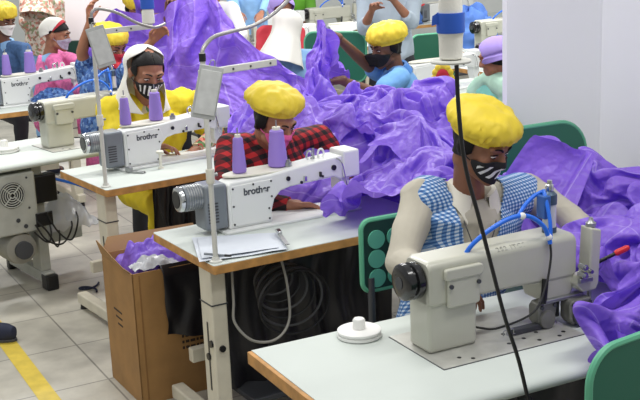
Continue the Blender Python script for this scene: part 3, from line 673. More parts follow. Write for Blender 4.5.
# the settled sheets: for x, y and z in turn, rows of steps of 4 mm (each step less the step above it)
CLOTH = {
    'mid': (60, 74, [
276,5,-6,-2,4,-6,4,3,1,4,-3,-1,2,2,-1,1,4,0,0,3,2,3,-1,5,0,3,2,0,0,3,4,5,3,3,-4,1,5,1,4,3,3,-1,0,0,3,4,4,5,3,7,4,2,4,1,0,6,3,-5,6,3,
4,-8,0,1,-1,8,-5,-4,1,1,8,-2,1,0,-2,-2,0,1,3,-1,2,-1,1,-4,0,-3,6,2,-2,-1,-2,-1,1,1,6,-1,-1,-2,-1,-1,0,4,2,4,-3,-2,-2,-4,-2,-4,0,1,-1,2,5,-1,1,-1,-3,-1,
-12,7,4,-2,-3,3,4,0,-3,-1,0,7,-3,2,4,0,-3,-2,0,2,-1,1,-2,-3,5,-1,0,2,0,-4,-1,1,1,-1,5,3,-1,3,-3,-1,-3,-3,0,0,3,-2,1,0,1,-3,-1,2,2,1,0,1,1,2,-4,2,
-6,-5,2,4,1,-1,4,2,1,-1,-4,0,1,0,1,4,-2,3,-1,-2,1,-3,-1,3,1,3,-3,-4,6,1,2,-3,-2,3,1,3,-1,0,0,2,-3,-2,0,-4,-2,3,0,2,0,0,0,0,1,-1,3,0,0,0,-1,-6,
6,-8,-3,3,4,-1,-3,2,3,0,-2,-7,4,0,-3,-3,6,2,2,-3,-6,3,5,2,-4,0,-2,2,0,5,-1,2,-1,0,-1,-1,2,-1,1,-1,4,1,-1,0,0,-1,-2,-2,1,4,-2,-3,0,2,-2,1,0,5,-3,1,
5,1,-5,-5,3,4,-3,1,1,2,-1,-1,-6,-3,3,4,-3,2,1,-3,0,-1,3,2,3,-4,-4,4,1,1,-3,0,-1,0,-1,1,-1,0,1,-1,3,3,1,2,1,-1,0,-2,0,1,1,0,0,0,-5,-3,-1,-1,5,2,
2,3,0,-5,-4,-1,4,2,2,0,4,-2,0,-6,2,-1,3,-5,-1,6,5,-1,-2,-3,-3,2,1,-1,2,-2,-4,0,0,-3,0,0,2,4,-4,0,0,1,0,5,2,3,2,-2,-6,-1,3,0,0,-3,1,-5,-2,1,-3,2,
3,4,0,1,-7,-5,0,-1,1,2,1,1,-2,4,1,0,-1,-1,0,0,0,0,-2,-1,-1,5,8,-2,-8,1,1,-3,3,0,-3,-3,-2,1,6,-1,1,-1,-1,-1,5,-1,-4,3,2,-1,0,2,-2,3,-12,2,1,0,-1,-4,
-1,1,4,5,-1,-5,-5,0,-1,-2,1,4,-1,4,-1,-1,0,2,-4,2,-3,2,3,-3,1,3,-1,4,-5,-5,3,3,-2,0,1,-3,-5,2,1,3,0,1,-2,0,-1,0,-3,2,4,0,0,0,0,-1,8,-12,-3,3,6,3,
-13,4,3,-2,1,7,5,-1,-3,-2,-2,4,3,2,-5,-1,-2,1,3,-1,3,-4,-1,4,3,-4,-1,-1,4,-3,5,-3,1,2,-3,-3,0,-1,0,-1,0,-4,5,-4,-1,2,9,2,-1,-4,-3,-1,1,-1,4,2,4,-3,0,-1,
-11,-5,5,2,5,6,0,1,-1,1,1,-1,2,-2,-1,-5,0,2,1,0,1,3,-4,2,-1,-1,-1,1,4,1,-2,2,-3,-1,3,4,1,-4,-2,-1,-3,0,0,0,-3,2,3,0,2,1,-4,1,-2,-2,3,7,-3,2,1,0,
-4,0,-5,8,6,2,-4,0,3,-1,-6,-3,0,-1,5,5,-4,-1,-1,1,-2,2,6,-3,-3,-4,4,-3,5,5,-1,-4,4,-3,-4,5,3,0,-2,2,-2,-1,-4,1,-1,-5,-3,2,0,3,2,-1,0,1,-3,8,3,-2,1,-5,
-2,3,-2,2,2,-5,3,2,1,-6,-3,1,0,2,-2,3,4,-2,0,-4,1,0,0,0,-2,0,1,3,-5,0,1,6,-2,5,0,-4,0,-3,4,-1,-3,3,2,-2,0,-1,-1,-4,0,-4,1,0,0,4,3,-1,5,6,-5,0,
-1,1,7,-4,-1,-4,2,-2,-2,-2,7,0,2,-2,0,0,0,-1,0,1,-1,0,-2,-1,0,5,-9,0,6,-3,0,0,3,-3,2,4,-1,1,-3,0,1,2,0,-1,-3,2,-3,1,1,-4,-2,-1,1,1,1,0,-3,-2,3,4,
7,3,-4,-1,-7,0,-3,-2,0,6,2,0,1,-3,2,0,3,-5,0,2,3,-1,-6,0,0,3,-1,-6,1,8,-6,-1,2,4,0,-6,2,-1,0,-1,2,-1,0,4,-3,0,0,-2,-1,3,2,-1,0,-4,-2,0,-2,-7,-1,2,
8,-8,4,-3,1,1,-1,-6,-1,2,0,5,4,1,-7,-1,1,4,0,-2,0,1,0,-5,2,-6,3,1,-3,-2,10,1,-5,-1,3,-2,1,0,-2,1,0,-3,-3,-2,1,-1,6,22,-3,3,0,-6,-20,4,0,-2,-1,7,2,2,
11,3,-12,1,-3,1,0,3,-4,1,0,-2,-1,5,3,-6,-3,4,1,0,-4,1,2,3,2,0,-6,2,-3,2,0,1,-1,1,-3,5,-1,2,1,1,0,-1,1,8,17,3,0,-6,0,0,-1,3,3,0,-31,1,1,-3,1,27,
-3,4,13,4,7,-3,1,3,3,-2,3,-3,-2,-2,5,1,3,1,-33,5,1,-6,4,3,-4,4,3,-4,3,-1,2,-1,4,-3,-2,-2,-2,-3,1,-5,15,28,-1,-8,-16,1,-2,-13,1,1,0,2,14,-4,30,0,-3,2,-9,-33,
-1,2,6,1,-2,5,1,-2,-4,-1,-5,3,-1,-2,0,2,-4,-1,33,-3,0,5,3,-6,-11,0,3,1,1,1,-5,-3,-3,7,10,3,3,3,5,-2,-15,-28,2,4,0,-6,0,0,1,1,3,3,-4,-5,-1,-1,2,-1,8,-2,
3,5,2,-2,-2,-2,0,2,-2,-3,-1,0,-2,1,-1,3,0,-1,0,2,-4,0,-1,11,17,0,1,1,-5,-4,-1,3,0,-8,-7,-1,-1,0,-5,6,1,3,-5,-5,5,1,-2,-3,-1,0,2,-1,2,1,-4,-1,2,-2,1,6,
-33,38,-3,-4,1,-1,-6,2,5,-1,0,1,2,-1,-1,-1,3,2,-4,2,5,-8,1,-1,2,1,-4,-6,1,2,5,0,3,-1,2,-2,-2,0,-1,0,0,1,6,-3,-1,1,1,2,1,-1,-6,0,-3,0,7,-6,-2,1,1,4,
23,-22,-6,1,-1,-3,4,-3,2,4,0,0,-1,0,2,-1,2,0,4,-5,1,3,-2,-4,-2,4,1,-3,-5,0,2,5,1,0,-4,2,-1,-3,1,-1,2,-1,2,3,-4,3,1,0,-1,0,3,-1,0,-2,-1,7,-7,3,-1,-3,
22,-24,-2,-2,-3,5,-3,1,0,4,3,1,-9,2,1,4,-2,3,3,2,-5,-5,1,4,-3,-4,8,4,-3,0,0,-2,-4,2,0,1,4,-3,-5,-2,2,4,0,2,4,-5,-3,-2,1,2,0,3,2,2,-3,1,0,-2,3,-2,
-31,29,2,-3,0,-4,5,-4,3,3,-3,-5,7,0,0,-4,3,3,2,0,-5,3,-4,1,3,-2,-2,6,1,1,-2,-3,2,0,1,-1,-1,0,-1,0,0,-1,1,1,3,-4,-3,3,1,0,3,0,4,-2,-4,0,2,-6,-2,2,
-2,1,2,0,-1,-4,-1,5,-1,-1,5,-4,-1,-1,0,0,0,-2,0,-1,1,0,-2,1,2,1,-1,-6,4,-1,1,2,1,0,1,1,-1,2,3,0,-2,0,1,4,-3,-1,4,2,1,1,-4,-1,-2,-4,-4,-1,6,4,-8,-3,
-2,2,-3,8,0,3,-5,-6,2,-1,-2,8,-4,-5,1,2,-4,-4,-2,0,2,6,4,-7,0,2,-2,-3,3,0,0,6,1,1,-4,-4,2,3,5,3,-1,1,0,-1,0,2,0,0,-3,1,-2,-2,-5,3,0,-7,-1,2,2,-2,
34,-33,-1,-5,0,2,6,0,-2,-4,1,2,6,-4,-9,2,1,-1,-4,0,5,0,-1,5,-2,-1,-4,4,0,0,2,-4,4,1,3,-4,-3,3,-1,2,3,-3,-6,-3,4,11,-3,-8,0,-3,-2,0,10,-1,0,-1,-7,-1,0,6,
1,-3,-2,4,-2,-3,0,4,-2,1,0,-3,4,3,-1,-2,-2,-1,0,0,0,0,1,1,1,-2,0,-2,0,3,-1,-1,-4,-3,2,6,2,1,0,1,-5,-4,-4,4,1,2,1,-4,-1,-1,7,0,0,7,0,-2,-5,-2,2,-3,
6,1,-7,-3,4,1,-2,1,0,-1,-3,2,-3,5,2,0,-1,-4,1,1,-3,1,4,-1,-4,2,1,0,4,-2,-1,-5,0,-3,-1,2,0,-1,0,-1,4,5,0,-6,1,-1,1,1,3,2,-1,3,-5,4,1,-1,5,-4,0,0,
-2,3,4,-8,1,5,0,0,-3,1,2,-2,-2,1,4,-2,1,-1,-1,-1,6,0,-4,0,1,-2,0,7,-5,1,-2,0,-3,-1,1,0,1,0,-1,0,-2,1,8,-4,-4,-5,3,5,0,-1,1,-1,3,-1,2,4,0,-3,-6,1,
-7,-4,5,9,-3,-1,-1,1,3,-3,0,-1,1,0,1,1,-1,2,-1,-1,0,3,2,-2,0,0,2,-2,4,-4,0,-1,1,1,-2,0,0,-2,2,-1,0,-1,-2,4,-3,1,-1,4,-4,1,-3,4,-1,-3,6,1,0,1,-5,-7,
5,-3,-4,-3,5,-3,4,-6,-2,4,-4,3,0,-1,2,3,0,3,0,-2,-2,-1,2,2,2,-3,3,-4,2,3,-5,2,2,4,-2,-3,-5,3,-2,0,1,-1,0,1,-4,3,4,2,-2,-9,5,-5,2,3,-2,-2,1,-2,2,4,
-15,13,-3,0,2,3,0,6,-5,0,-2,-5,0,4,-1,2,3,1,1,2,0,-3,-2,-1,-1,0,-4,8,-4,-1,1,-1,-2,2,4,-4,2,-4,2,-2,1,0,1,0,6,-4,-2,-1,4,-1,-5,5,1,-3,1,-2,-2,5,8,3,
-21,7,17,-3,0,1,-3,2,7,-7,5,-4,-2,-1,0,0,1,3,0,-1,1,1,0,-2,-3,2,0,0,-3,-11,-1,3,2,3,0,7,-5,-2,0,3,-1,-2,1,3,3,1,-3,-1,0,1,1,0,2,-1,2,4,6,1,0,-4,
-2,-6,7,0,-5,0,3,-3,2,7,-5,-1,1,1,2,-3,1,-2,0,3,-2,-2,-1,4,1,2,-1,-7,-2,-2,0,1,2,3,5,-4,6,-5,-3,-3,2,2,-2,0,0,-1,1,0,-2,6,3,0,-1,6,1,-2,-1,8,0,-2,
-2,8,-8,0,-2,-3,-1,3,-3,0,6,2,1,-1,-1,2,-4,-2,1,-2,1,-1,4,-1,3,-3,2,5,-5,6,0,-2,0,-3,-3,3,2,6,-5,-3,-5,3,2,0,-2,-1,0,1,4,0,0,0,-1,-2,3,6,-5,-7,1,5,
-7,12,-4,2,-4,-4,0,-3,1,1,3,1,3,2,-1,-3,4,-2,-4,0,-4,4,0,1,-1,1,-2,0,9,3,-2,0,-5,-4,-1,2,-4,5,4,1,1,-3,1,-2,0,0,0,-2,1,1,-2,0,2,2,-2,3,1,-4,-4,3,
7,-10,0,4,-1,-4,0,3,0,-3,-1,7,-1,2,1,0,-2,4,-2,-1,2,-4,-1,-6,-2,-1,4,0,1,4,5,-8,3,-3,1,-1,4,-4,2,4,1,1,0,-3,-2,2,1,1,-6,1,1,-4,-1,2,1,0,5,0,-1,-7,
-1,-10,5,3,4,-1,-1,0,1,2,-3,3,3,-3,1,1,-7,-3,-1,0,4,3,-3,1,-2,3,-1,-1,2,0,0,5,-2,1,1,1,0,3,-5,-3,1,1,-1,0,0,-1,-1,2,5,-4,-2,1,-3,2,-3,0,2,7,0,-4,
-5,-7,5,1,6,4,1,-6,-1,5,4,-2,-1,0,-3,0,-1,-3,-2,-1,2,1,-4,5,5,-2,1,3,-1,-1,0,0,1,5,-2,1,2,-6,-4,-1,4,0,-2,3,-2,-2,0,0,1,6,-3,0,0,-2,-1,1,-3,0,7,4,
-3,-2,-11,10,5,0,0,5,-4,-2,4,0,-2,-1,1,-1,5,-2,0,-2,-1,0,0,1,2,2,0,2,-1,1,-1,3,1,-4,2,2,-3,-4,0,5,0,2,-3,-2,1,1,-2,1,-5,-2,3,0,-1,-1,4,1,-4,-6,2,6,
4,0,-4,-11,8,1,-3,1,5,0,-2,-2,-2,-1,-1,0,1,3,4,5,-5,-2,6,0,1,1,1,0,0,-1,1,-2,0,-1,-1,-5,-3,4,9,1,-5,-2,1,-3,4,2,0,-3,2,-3,-4,0,-2,-2,-1,1,5,0,-8,-2,
-2,1,-4,-1,4,2,0,0,-1,1,-3,0,-2,2,-3,0,-1,3,6,4,2,-2,-5,3,2,5,1,-2,-3,0,0,-2,-1,-3,-3,-2,2,7,0,-6,3,-3,-5,6,0,1,0,-1,3,0,4,-6,5,-8,-4,2,6,3,-4,-4,
-5,1,2,0,-1,4,2,-5,3,-4,0,2,-1,-1,4,0,-1,2,-4,-13,-1,-22,5,-2,21,0,0,3,-27,1,1,2,0,2,-1,24,-3,6,1,4,-3,-2,9,-2,-2,0,2,3,-7,-1,0,5,-3,5,1,-6,1,6,3,-3,
3,-4,4,9,-11,1,-2,6,-2,1,-1,-4,4,-1,-31,-12,9,0,5,1,-2,27,-1,-4,-21,-2,-1,-2,30,0,0,0,-4,-1,2,-21,0,1,0,3,0,4,1,1,2,11,-1,-1,4,1,-6,1,3,-2,3,3,-4,0,5,4,
6,4,11,-13,-6,-3,1,-1,4,-1,2,-32,-38,9,33,15,-7,0,6,13,-4,-1,3,0,-4,1,1,0,-1,0,0,2,3,0,-4,-4,1,-8,4,-4,4,1,-4,1,1,-10,1,14,0,-1,6,-5,0,2,-3,0,2,-5,1,5,
-39,-4,-10,3,-5,-5,1,-4,-5,1,2,34,42,-6,0,-2,-1,-2,-6,-3,10,0,1,2,-2,-5,0,0,3,-1,-2,-1,1,2,3,1,2,-2,-1,4,-5,-3,1,-2,-1,0,-1,-14,4,8,3,3,-4,3,2,1,1,-1,-8,-2,
6,-2,-7,1,-1,-1,1,2,-1,1,1,3,2,1,-4,1,-1,0,-3,-3,-1,5,1,1,2,-2,-1,-2,0,-1,0,-1,-2,1,1,3,3,2,-2,0,4,-1,-1,0,-2,-3,1,-1,0,1,0,0,2,-1,3,-3,-6,5,0,-6,
-2,8,-3,-8,8,-2,-2,2,2,-2,-2,0,-1,1,4,-4,1,0,-2,3,-3,0,0,1,-3,3,1,1,-3,3,-1,-2,0,1,-1,1,0,0,-3,-1,1,4,5,-1,1,1,1,-3,-1,-1,0,0,-4,3,1,-1,-6,1,8,2,
1,-1,8,1,-5,3,1,-1,1,0,-2,0,-1,-1,0,2,-4,-1,2,-4,2,-3,-1,-2,2,0,2,0,-2,0,5,0,-1,0,1,-4,1,-3,1,0,-1,3,1,5,3,0,1,3,-6,-4,-5,1,7,-4,-4,1,1,-4,2,5,
3,-1,2,6,2,0,-3,-1,-1,1,0,-1,-2,-2,0,2,-1,-3,2,2,-1,-2,-4,0,0,-1,-1,1,5,-3,-2,3,2,-3,4,1,0,0,-2,2,-1,-5,3,2,0,3,0,0,4,-6,3,0,-4,0,-3,-5,5,3,0,-2,
7,1,-5,-2,5,2,2,-3,2,-2,0,-3,-2,2,-1,-1,3,1,-1,-3,2,0,-1,-3,1,0,0,1,0,-1,-2,0,-1,4,-2,2,-1,-3,4,0,3,-1,-6,1,3,4,-2,-1,1,5,-2,-3,1,2,1,-3,-1,1,0,1,
6,-3,2,1,0,10,-3,-2,-2,0,-3,-2,1,-5,-1,0,5,2,-1,2,-1,1,-2,1,-4,0,-1,0,-4,2,-2,0,2,0,-3,5,-2,4,2,-1,-3,3,-1,-3,-2,0,6,0,-1,2,-1,-2,-1,0,1,6,-2,-2,0,-1,
8,-4,1,6,0,0,-1,0,-3,0,1,-1,-2,1,0,-4,-1,2,4,4,0,-2,-3,-3,2,3,-4,-4,3,-2,2,0,-2,1,3,-2,2,4,1,0,-3,-3,-1,-5,1,-1,-1,2,1,0,0,-2,3,-2,-1,5,6,0,-3,0,
8,0,0,-1,1,-11,3,4,3,-2,-1,2,0,1,3,3,-3,0,-1,0,-2,-2,4,-3,-2,-1,2,0,-2,1,1,-1,5,-4,2,-2,4,0,-4,-2,2,3,-3,-4,-6,1,-2,2,-3,1,5,4,-1,-2,2,-4,3,5,3,-2,
3,5,1,-3,-4,2,4,-4,-3,3,1,2,3,0,2,2,-1,-3,-3,-3,3,-3,-1,4,0,-5,3,-2,-3,-1,1,1,1,7,-2,-2,-1,2,0,-3,-5,-6,2,8,-1,-6,-1,-1,-2,-1,3,8,3,0,0,1,0,-1,2,2,
1,0,3,0,-3,1,0,-1,-3,0,4,5,1,4,0,0,-2,-1,-3,0,-4,5,-3,2,-2,2,-2,3,-3,2,-4,4,-3,2,3,-1,-6,-1,2,1,-3,-3,-2,0,5,-3,-3,1,1,-4,2,3,5,4,-2,0,0,0,-2,7,
8,-1,-5,0,1,1,-3,3,1,-1,0,-2,2,4,2,-2,1,-2,0,-2,1,-4,2,0,1,-1,-1,3,1,0,1,-3,-1,-3,-7,2,6,-2,-3,1,7,0,1,0,0,0,-3,-6,2,5,-1,-2,0,1,1,2,-2,0,-4,1,
7,-1,-1,-3,0,-2,0,1,5,1,-2,2,-2,-1,0,1,3,1,-3,-1,0,1,1,-4,5,-3,2,-2,2,-1,1,0,0,-4,-1,1,-3,-2,1,-6,4,7,4,-1,3,0,-1,-1,2,2,-4,-1,-5,1,3,-2,-1,-2,2,-3,
3,3,2,-3,0,0,-6,1,2,2,4,-2,-1,-4,-1,4,-2,0,2,1,-3,4,2,5,-7,1,-1,-2,4,-1,2,-1,1,-6,1,-5,-2,0,0,5,-5,2,1,7,0,-4,6,2,-4,-2,1,-2,-1,1,3,-1,-2,0,-1,-1,
6,-3,2,3,-1,-2,1,-2,-3,0,-2,2,4,-1,-6,-2,4,-1,3,2,1,1,1,1,3,-2,0,0,1,-1,-1,-1,-2,1,-3,2,-1,-3,0,0,1,0,1,-2,1,4,-1,1,2,-4,-1,-1,2,-1,-4,3,3,-4,1,0,
6,-3,-5,3,5,2,-2,2,-1,-3,-2,-1,0,2,2,-1,-1,5,0,-1,3,-4,1,-2,5,2,-3,0,-1,1,-4,-1,-2,3,1,-3,0,2,0,1,0,0,2,0,-4,3,0,-1,1,0,-2,0,-1,-1,2,1,-1,2,-6,-4,
5,-2,-1,-3,-2,6,5,2,1,2,-3,-3,-1,-4,1,2,0,1,-1,1,1,1,-1,1,-4,3,0,-2,0,0,0,-1,0,0,-2,6,-4,2,-1,3,4,-1,1,-3,-5,-1,2,1,-1,1,-1,-1,1,2,-1,-4,4,-6,6,-2,
1,5,1,-2,-1,0,5,-2,0,-2,0,-1,-4,2,1,-1,1,1,0,0,1,-1,0,2,1,-1,0,-2,-2,0,3,0,0,-2,1,-1,6,-2,4,0,0,1,-5,-2,1,-2,-2,0,2,0,0,1,-3,-3,1,4,-4,5,1,4,
3,1,4,5,-3,-3,-1,-1,0,-1,2,-2,0,-1,-1,1,0,0,3,-1,1,1,-3,-2,1,-3,1,4,2,-3,-3,2,3,0,-1,-1,1,5,-1,1,-4,1,0,-3,2,-6,0,0,2,1,3,-2,-3,1,-2,1,1,1,1,2,
5,5,2,0,-1,-1,-3,0,-1,-1,-2,3,1,-3,0,-1,1,-1,2,2,-2,-2,-1,-1,-2,2,-1,1,1,5,-3,-5,-2,4,2,2,1,0,2,-4,3,-1,-1,0,-1,3,-4,2,-4,1,0,3,-2,-1,2,-3,-1,1,0,1,
3,2,0,0,5,-3,-1,2,3,0,-2,0,0,-6,-3,2,0,3,0,0,0,0,-4,-1,-1,1,0,0,-1,0,6,1,-3,-3,5,-4,0,2,1,1,-2,-3,3,-1,-3,5,2,-1,-1,1,-1,-3,3,-1,-1,0,2,-2,0,-2,
6,-4,0,0,2,3,-1,-4,2,3,0,-4,0,6,-3,-7,4,2,1,-1,-1,2,3,-6,-5,1,0,-1,-1,1,-1,5,3,-1,-1,-1,0,0,-1,3,2,-2,-7,5,4,-5,4,-2,2,1,-3,0,2,-3,0,0,1,-2,2,2,
4,1,-3,-2,-2,3,3,1,1,-3,3,-3,-2,4,4,-4,-4,-2,0,4,2,-5,-3,0,-1,2,2,0,0,-2,2,-3,1,2,0,5,0,-6,5,1,-3,-4,3,-3,0,7,-2,2,-1,-2,2,4,-5,1,-2,-2,-3,5,-2,-2,
8,-2,1,-1,-4,-4,3,4,1,-2,0,4,-6,-4,0,4,-4,-1,0,0,2,2,3,-1,-6,-1,2,1,-4,2,0,3,0,3,1,0,0,5,-7,-4,-1,1,-1,3,2,2,2,1,1,-6,2,-3,2,2,-4,2,0,-3,0,-2,
9,-2,-1,3,-2,0,0,-1,-3,4,-4,3,-1,-5,0,2,1,-3,-2,-2,1,1,2,0,3,-11,-1,-1,10,1,2,-4,1,1,2,-1,-1,-5,2,-6,0,4,5,2,3,0,0,-2,2,1,-1,-6,3,-2,5,-8,2,2,-5,4,
7,1,-3,-3,7,1,-1,-4,-1,1,6,-10,-3,4,-1,1,1,1,0,-2,-4,1,-4,1,3,4,-1,6,-3,-2,0,1,-1,-4,-1,3,1,0,-3,3,-4,3,-2,0,2,1,-6,3,-1,4,0,4,-4,1,-3,6,-5,0,3,-2,
0,3,4,-1,-4,3,-4,2,-1,0,-1,-4,5,2,-1,0,1,1,1,-1,-3,2,0,-3,0,3,3,3,-5,-3,2,5,-2,-1,-3,-2,-1,-1,0,4,3,-6,0,-1,-5,-1,1,-1,3,3,0,2,3,1,-2,0,1,-1,2,-5,
-2,-3,0,4,2,0,2,-2,1,-2,2,0,2,1,-2,0,0,1,0,-2,2,-1,0,-1,1,-3,2,0,6,-1,-4,0,8,-2,-3,0,-4,0,0,-2,6,0,-4,-1,-2,-6,2,1,1,2,-1,2,3,0,2,-2,1,-3,-3,5,
-61,-1,1,0,-1,-2,1,0,0,1,4,9,-1,-5,-5,-1,2,2,2,-2,-2,3,-1,-4,-6,-5,3,1,4,2,1,1,0,1,4,1,-2,-2,-2,0,4,0,-3,-4,-2,-3,-2,-1,0,-5,-1,-1,1,4,4,-1,-5,-2,0,3,
9,0,-1,-2,0,1,-5,-3,-5,-2,2,3,10,2,0,-2,-3,-1,-1,0,-1,-4,5,4,-1,-3,-4,4,0,3,3,0,1,1,-4,3,-3,5,1,-2,-7,-1,5,2,-1,0,1,0,1,2,1,-1,-4,-1,-4,1,3,3,-2,-7,
3,3,1,-1,-2,-3,3,-3,0,0,-3,-2,1,7,3,0,-2,1,-3,0,-1,2,0,4,-2,-2,-2,0,2,1,2,0,-1,1,1,-4,3,-3,3,-1,-1,1,0,0,3,-1,0,0,-3,5,-5,1,1,-1,2,-3,1,2,3,0,
3,-2,3,1,-2,0,-1,5,1,-2,-4,-4,0,-1,0,2,0,-2,2,3,4,-1,1,-1,1,2,1,-1,-2,-1,-4,5,2,-4,3,-1,0,-3,1,2,0,-4,-3,6,-2,3,2,1,-3,-2,-1,-1,3,2,-2,4,0,-1,1,4,
5,-3,-4,6,1,-3,1,1,5,1,-3,-5,-5,-2,0,-4,4,5,-1,4,4,2,-5,-7,2,11,2,-1,-5,-9,3,-3,2,3,-3,4,0,1,1,3,-1,0,-3,-4,3,-2,-3,1,6,-1,0,0,-5,2,7,1,1,0,-2,-2,
2,6,-3,-4,2,3,-3,4,-2,4,-2,-1,-5,-5,1,3,2,-5,2,0,0,2,-4,-5,7,2,6,-6,-2,5,-1,1,0,-1,-3,-1,6,-2,-6,2,4,1,6,-2,-2,-1,0,-3,-4,3,4,-2,1,-1,1,1,1,2,2,-2,
0,1,6,-1,0,1,-2,-5,5,-5,1,2,-2,5,-1,5,-2,-4,0,-3,-8,-1,4,7,-1,1,-3,6,1,1,-3,-1,-3,2,1,-2,-2,4,-3,-9,5,2,5,2,-4,1,-1,1,1,-4,3,0,5,-3,-3,0,0,0,0,5,
6,-4,-2,3,0,-1,3,-2,-2,5,2,-1,1,0,2,0,-3,3,-5,-1,2,-8,3,5,0,-2,-2,1,5,-1,0,1,0,-7,2,1,-1,-6,0,0,-3,2,-1,-1,8,0,3,-2,-1,-1,1,0,1,1,-3,1,3,-3,-2,1,
10,-4,-5,1,-2,3,3,0,0,2,4,-4,0,1,-1,-2,3,1,2,-5,2,1,-5,1,3,-3,-1,-3,1,2,1,-1,-5,1,0,2,3,1,-1,2,-3,-1,-4,1,1,4,0,0,-1,2,-5,4,-5,2,3,-4,2,3,1,-5,
7,4,2,-4,1,-1,-3,5,-4,0,1,2,0,-3,2,-3,3,-1,2,0,-4,4,1,-6,-2,2,1,-1,-1,2,-4,-3,3,0,1,2,1,2,1,2,-1,-2,-2,0,-2,3,-2,1,2,-1,0,-1,3,-5,0,3,-9,0,3,1,
5,0,6,-2,-3,0,1,2,0,-2,-3,2,2,0,1,0,1,0,-2,0,-1,-3,4,0,-3,-3,-1,-1,0,1,2,-2,4,2,-3,-4,0,7,2,-3,1,2,-2,1,-3,0,2,2,4,-1,0,0,0,-2,-4,0,-1,-6,-2,1,
6,-1,-1,3,2,-3,3,1,1,-2,1,-3,-2,4,1,0,-3,0,1,0,-1,-1,-4,2,1,-2,0,-4,-2,-2,4,5,-6,6,4,2,-6,-4,6,2,1,0,3,-1,-2,-5,2,2,-1,5,3,2,-2,-1,-5,-2,-1,0,-4,1,
6,3,-3,-1,1,3,3,-2,4,-3,-4,-1,-2,0,1,3,-3,0,0,-1,2,-1,1,0,-2,-1,1,2,-1,-2,0,0,8,-5,2,0,1,-1,-2,1,2,0,-2,1,2,-1,1,-1,1,-3,2,0,1,0,2,-4,-3,-3,5,5,
10,-4,-1,1,1,3,-1,1,0,-2,-2,2,1,-4,-1,1,0,1,-1,2,-1,-1,1,-1,0,1,-1,2,0,-2,0,2,0,2,-4,-3,1,3,1,-2,0,2,-2,1,3,3,-1,1,1,0,-4,-3,3,1,1,0,5,-6,2,0,
9,-1,1,-2,-1,0,0,2,-2,0,3,-2,2,1,-5,0,0,0,1,0,0,1,-2,1,0,0,1,1,-1,1,-3,2,1,-1,-3,0,-1,-2,0,6,1,0,2,0,-2,3,-2,2,-3,3,-1,-2,-1,1,-1,5,3,13,-2,0,
22,-11,-2,-2,0,-2,-2,-2,1,1,2,3,-1,-2,1,-4,3,0,-1,2,0,2,0,0,3,2,-2,-4,1,-1,1,-7,-1,1,4,1,-1,-2,0,-1,1,0,5,-2,2,-3,3,30,1,-2,2,3,-35,2,-1,-3,2,-2,-1,-1,
31,1,-23,-1,1,2,-2,-6,0,3,1,-4,0,1,2,2,-2,-2,3,-2,5,0,3,-3,0,-3,4,0,-3,-1,0,0,-3,1,2,-2,4,1,-2,-2,1,3,-2,32,33,-2,-5,-4,1,2,1,-2,6,-3,-59,-2,0,2,0,72,
8,11,20,3,2,1,6,0,-4,2,1,9,1,4,-3,0,-1,3,-55,2,0,2,-3,2,-7,1,0,6,-2,1,-2,0,-5,4,2,2,-2,4,3,-6,19,59,1,-30,-31,2,6,-28,-1,-1,2,1,22,1,66,5,3,4,4,-80,
10,-1,3,2,1,-5,-1,5,-1,-2,-2,-4,-1,0,4,-3,3,-2,54,1,3,0,0,-13,-17,1,-2,-2,5,2,0,3,0,15,26,2,-3,-7,2,7,-21,-60,0,-1,1,4,0,2,0,1,-3,0,1,-3,-4,3,3,-1,-4,5,
7,3,-1,-1,-1,3,-1,-2,2,0,-2,0,1,-6,2,3,0,2,-2,0,-1,2,1,13,24,0,0,-1,4,1,5,-2,1,-18,-30,-4,3,6,-8,0,-1,0,1,3,-4,0,-2,0,3,3,2,0,1,0,-4,-4,-5,1,-3,0,
12,-8,3,-1,1,3,-3,2,1,-1,1,-2,3,0,-5,5,-2,-2,3,-1,-2,1,2,1,0,1,-1,0,-2,0,-4,3,2,1,-1,0,-5,0,4,-2,-3,-6,1,0,0,-1,1,0,0,0,3,4,1,1,2,-2,1,-6,2,0,
2,4,-1,3,1,-1,3,-1,1,1,3,-1,-2,3,-1,-1,-2,1,-3,0,2,-1,-2,4,0,-1,0,2,-2,-1,1,-5,0,-5,4,4,-1,-5,0,1,1,-1,-7,2,6,-2,1,1,-4,-3,1,3,4,3,1,-2,1,0,-2,0,
2,4,1,3,0,2,-3,-2,3,1,0,4,-3,2,0,-3,0,0,3,-2,0,-2,-1,-1,1,1,0,0,2,-1,-1,1,-2,-1,-7,0,2,1,0,-3,0,2,3,-1,-4,6,1,-2,3,-4,-3,-2,3,1,1,3,-1,2,-1,-5,
8,-1,0,0,1,-1,2,-1,-2,2,0,0,5,-2,1,-4,2,2,-1,1,-4,-1,1,1,0,-1,1,1,-4,1,1,-1,3,-1,-1,-5,0,2,4,1,0,-4,0,-2,2,0,2,1,-4,2,-2,-2,-4,2,2,2,0,-1,3,1,
7,0,0,0,1,-3,1,3,-3,-2,2,1,0,1,1,-1,-3,0,3,-1,-3,1,3,-1,0,1,1,-4,2,1,-2,0,-1,2,1,2,2,-1,-3,1,-4,3,-1,-3,2,1,0,-3,-2,0,3,0,2,-4,-2,2,-1,5,-3,-1,
7,-2,4,-2,0,1,-1,0,1,-1,0,-1,0,0,0,1,-4,0,0,0,1,6,-2,1,0,0,0,-1,2,-4,2,0,-4,-1,3,1,3,2,-3,-2,0,-1,-1,2,-2,-3,1,2,0,1,1,1,-2,0,-2,-5,3,0,-1,1,
2,8,-1,0,0,0,0,0,-1,2,0,0,-3,0,-2,0,2,-4,-1,-1,9,-3,1,-3,1,3,-3,1,2,1,-7,4,0,-2,0,1,-1,-1,-2,-2,4,3,-2,4,-5,-2,-2,2,3,-2,-1,1,2,2,2,-3,-7,-4,0,0,
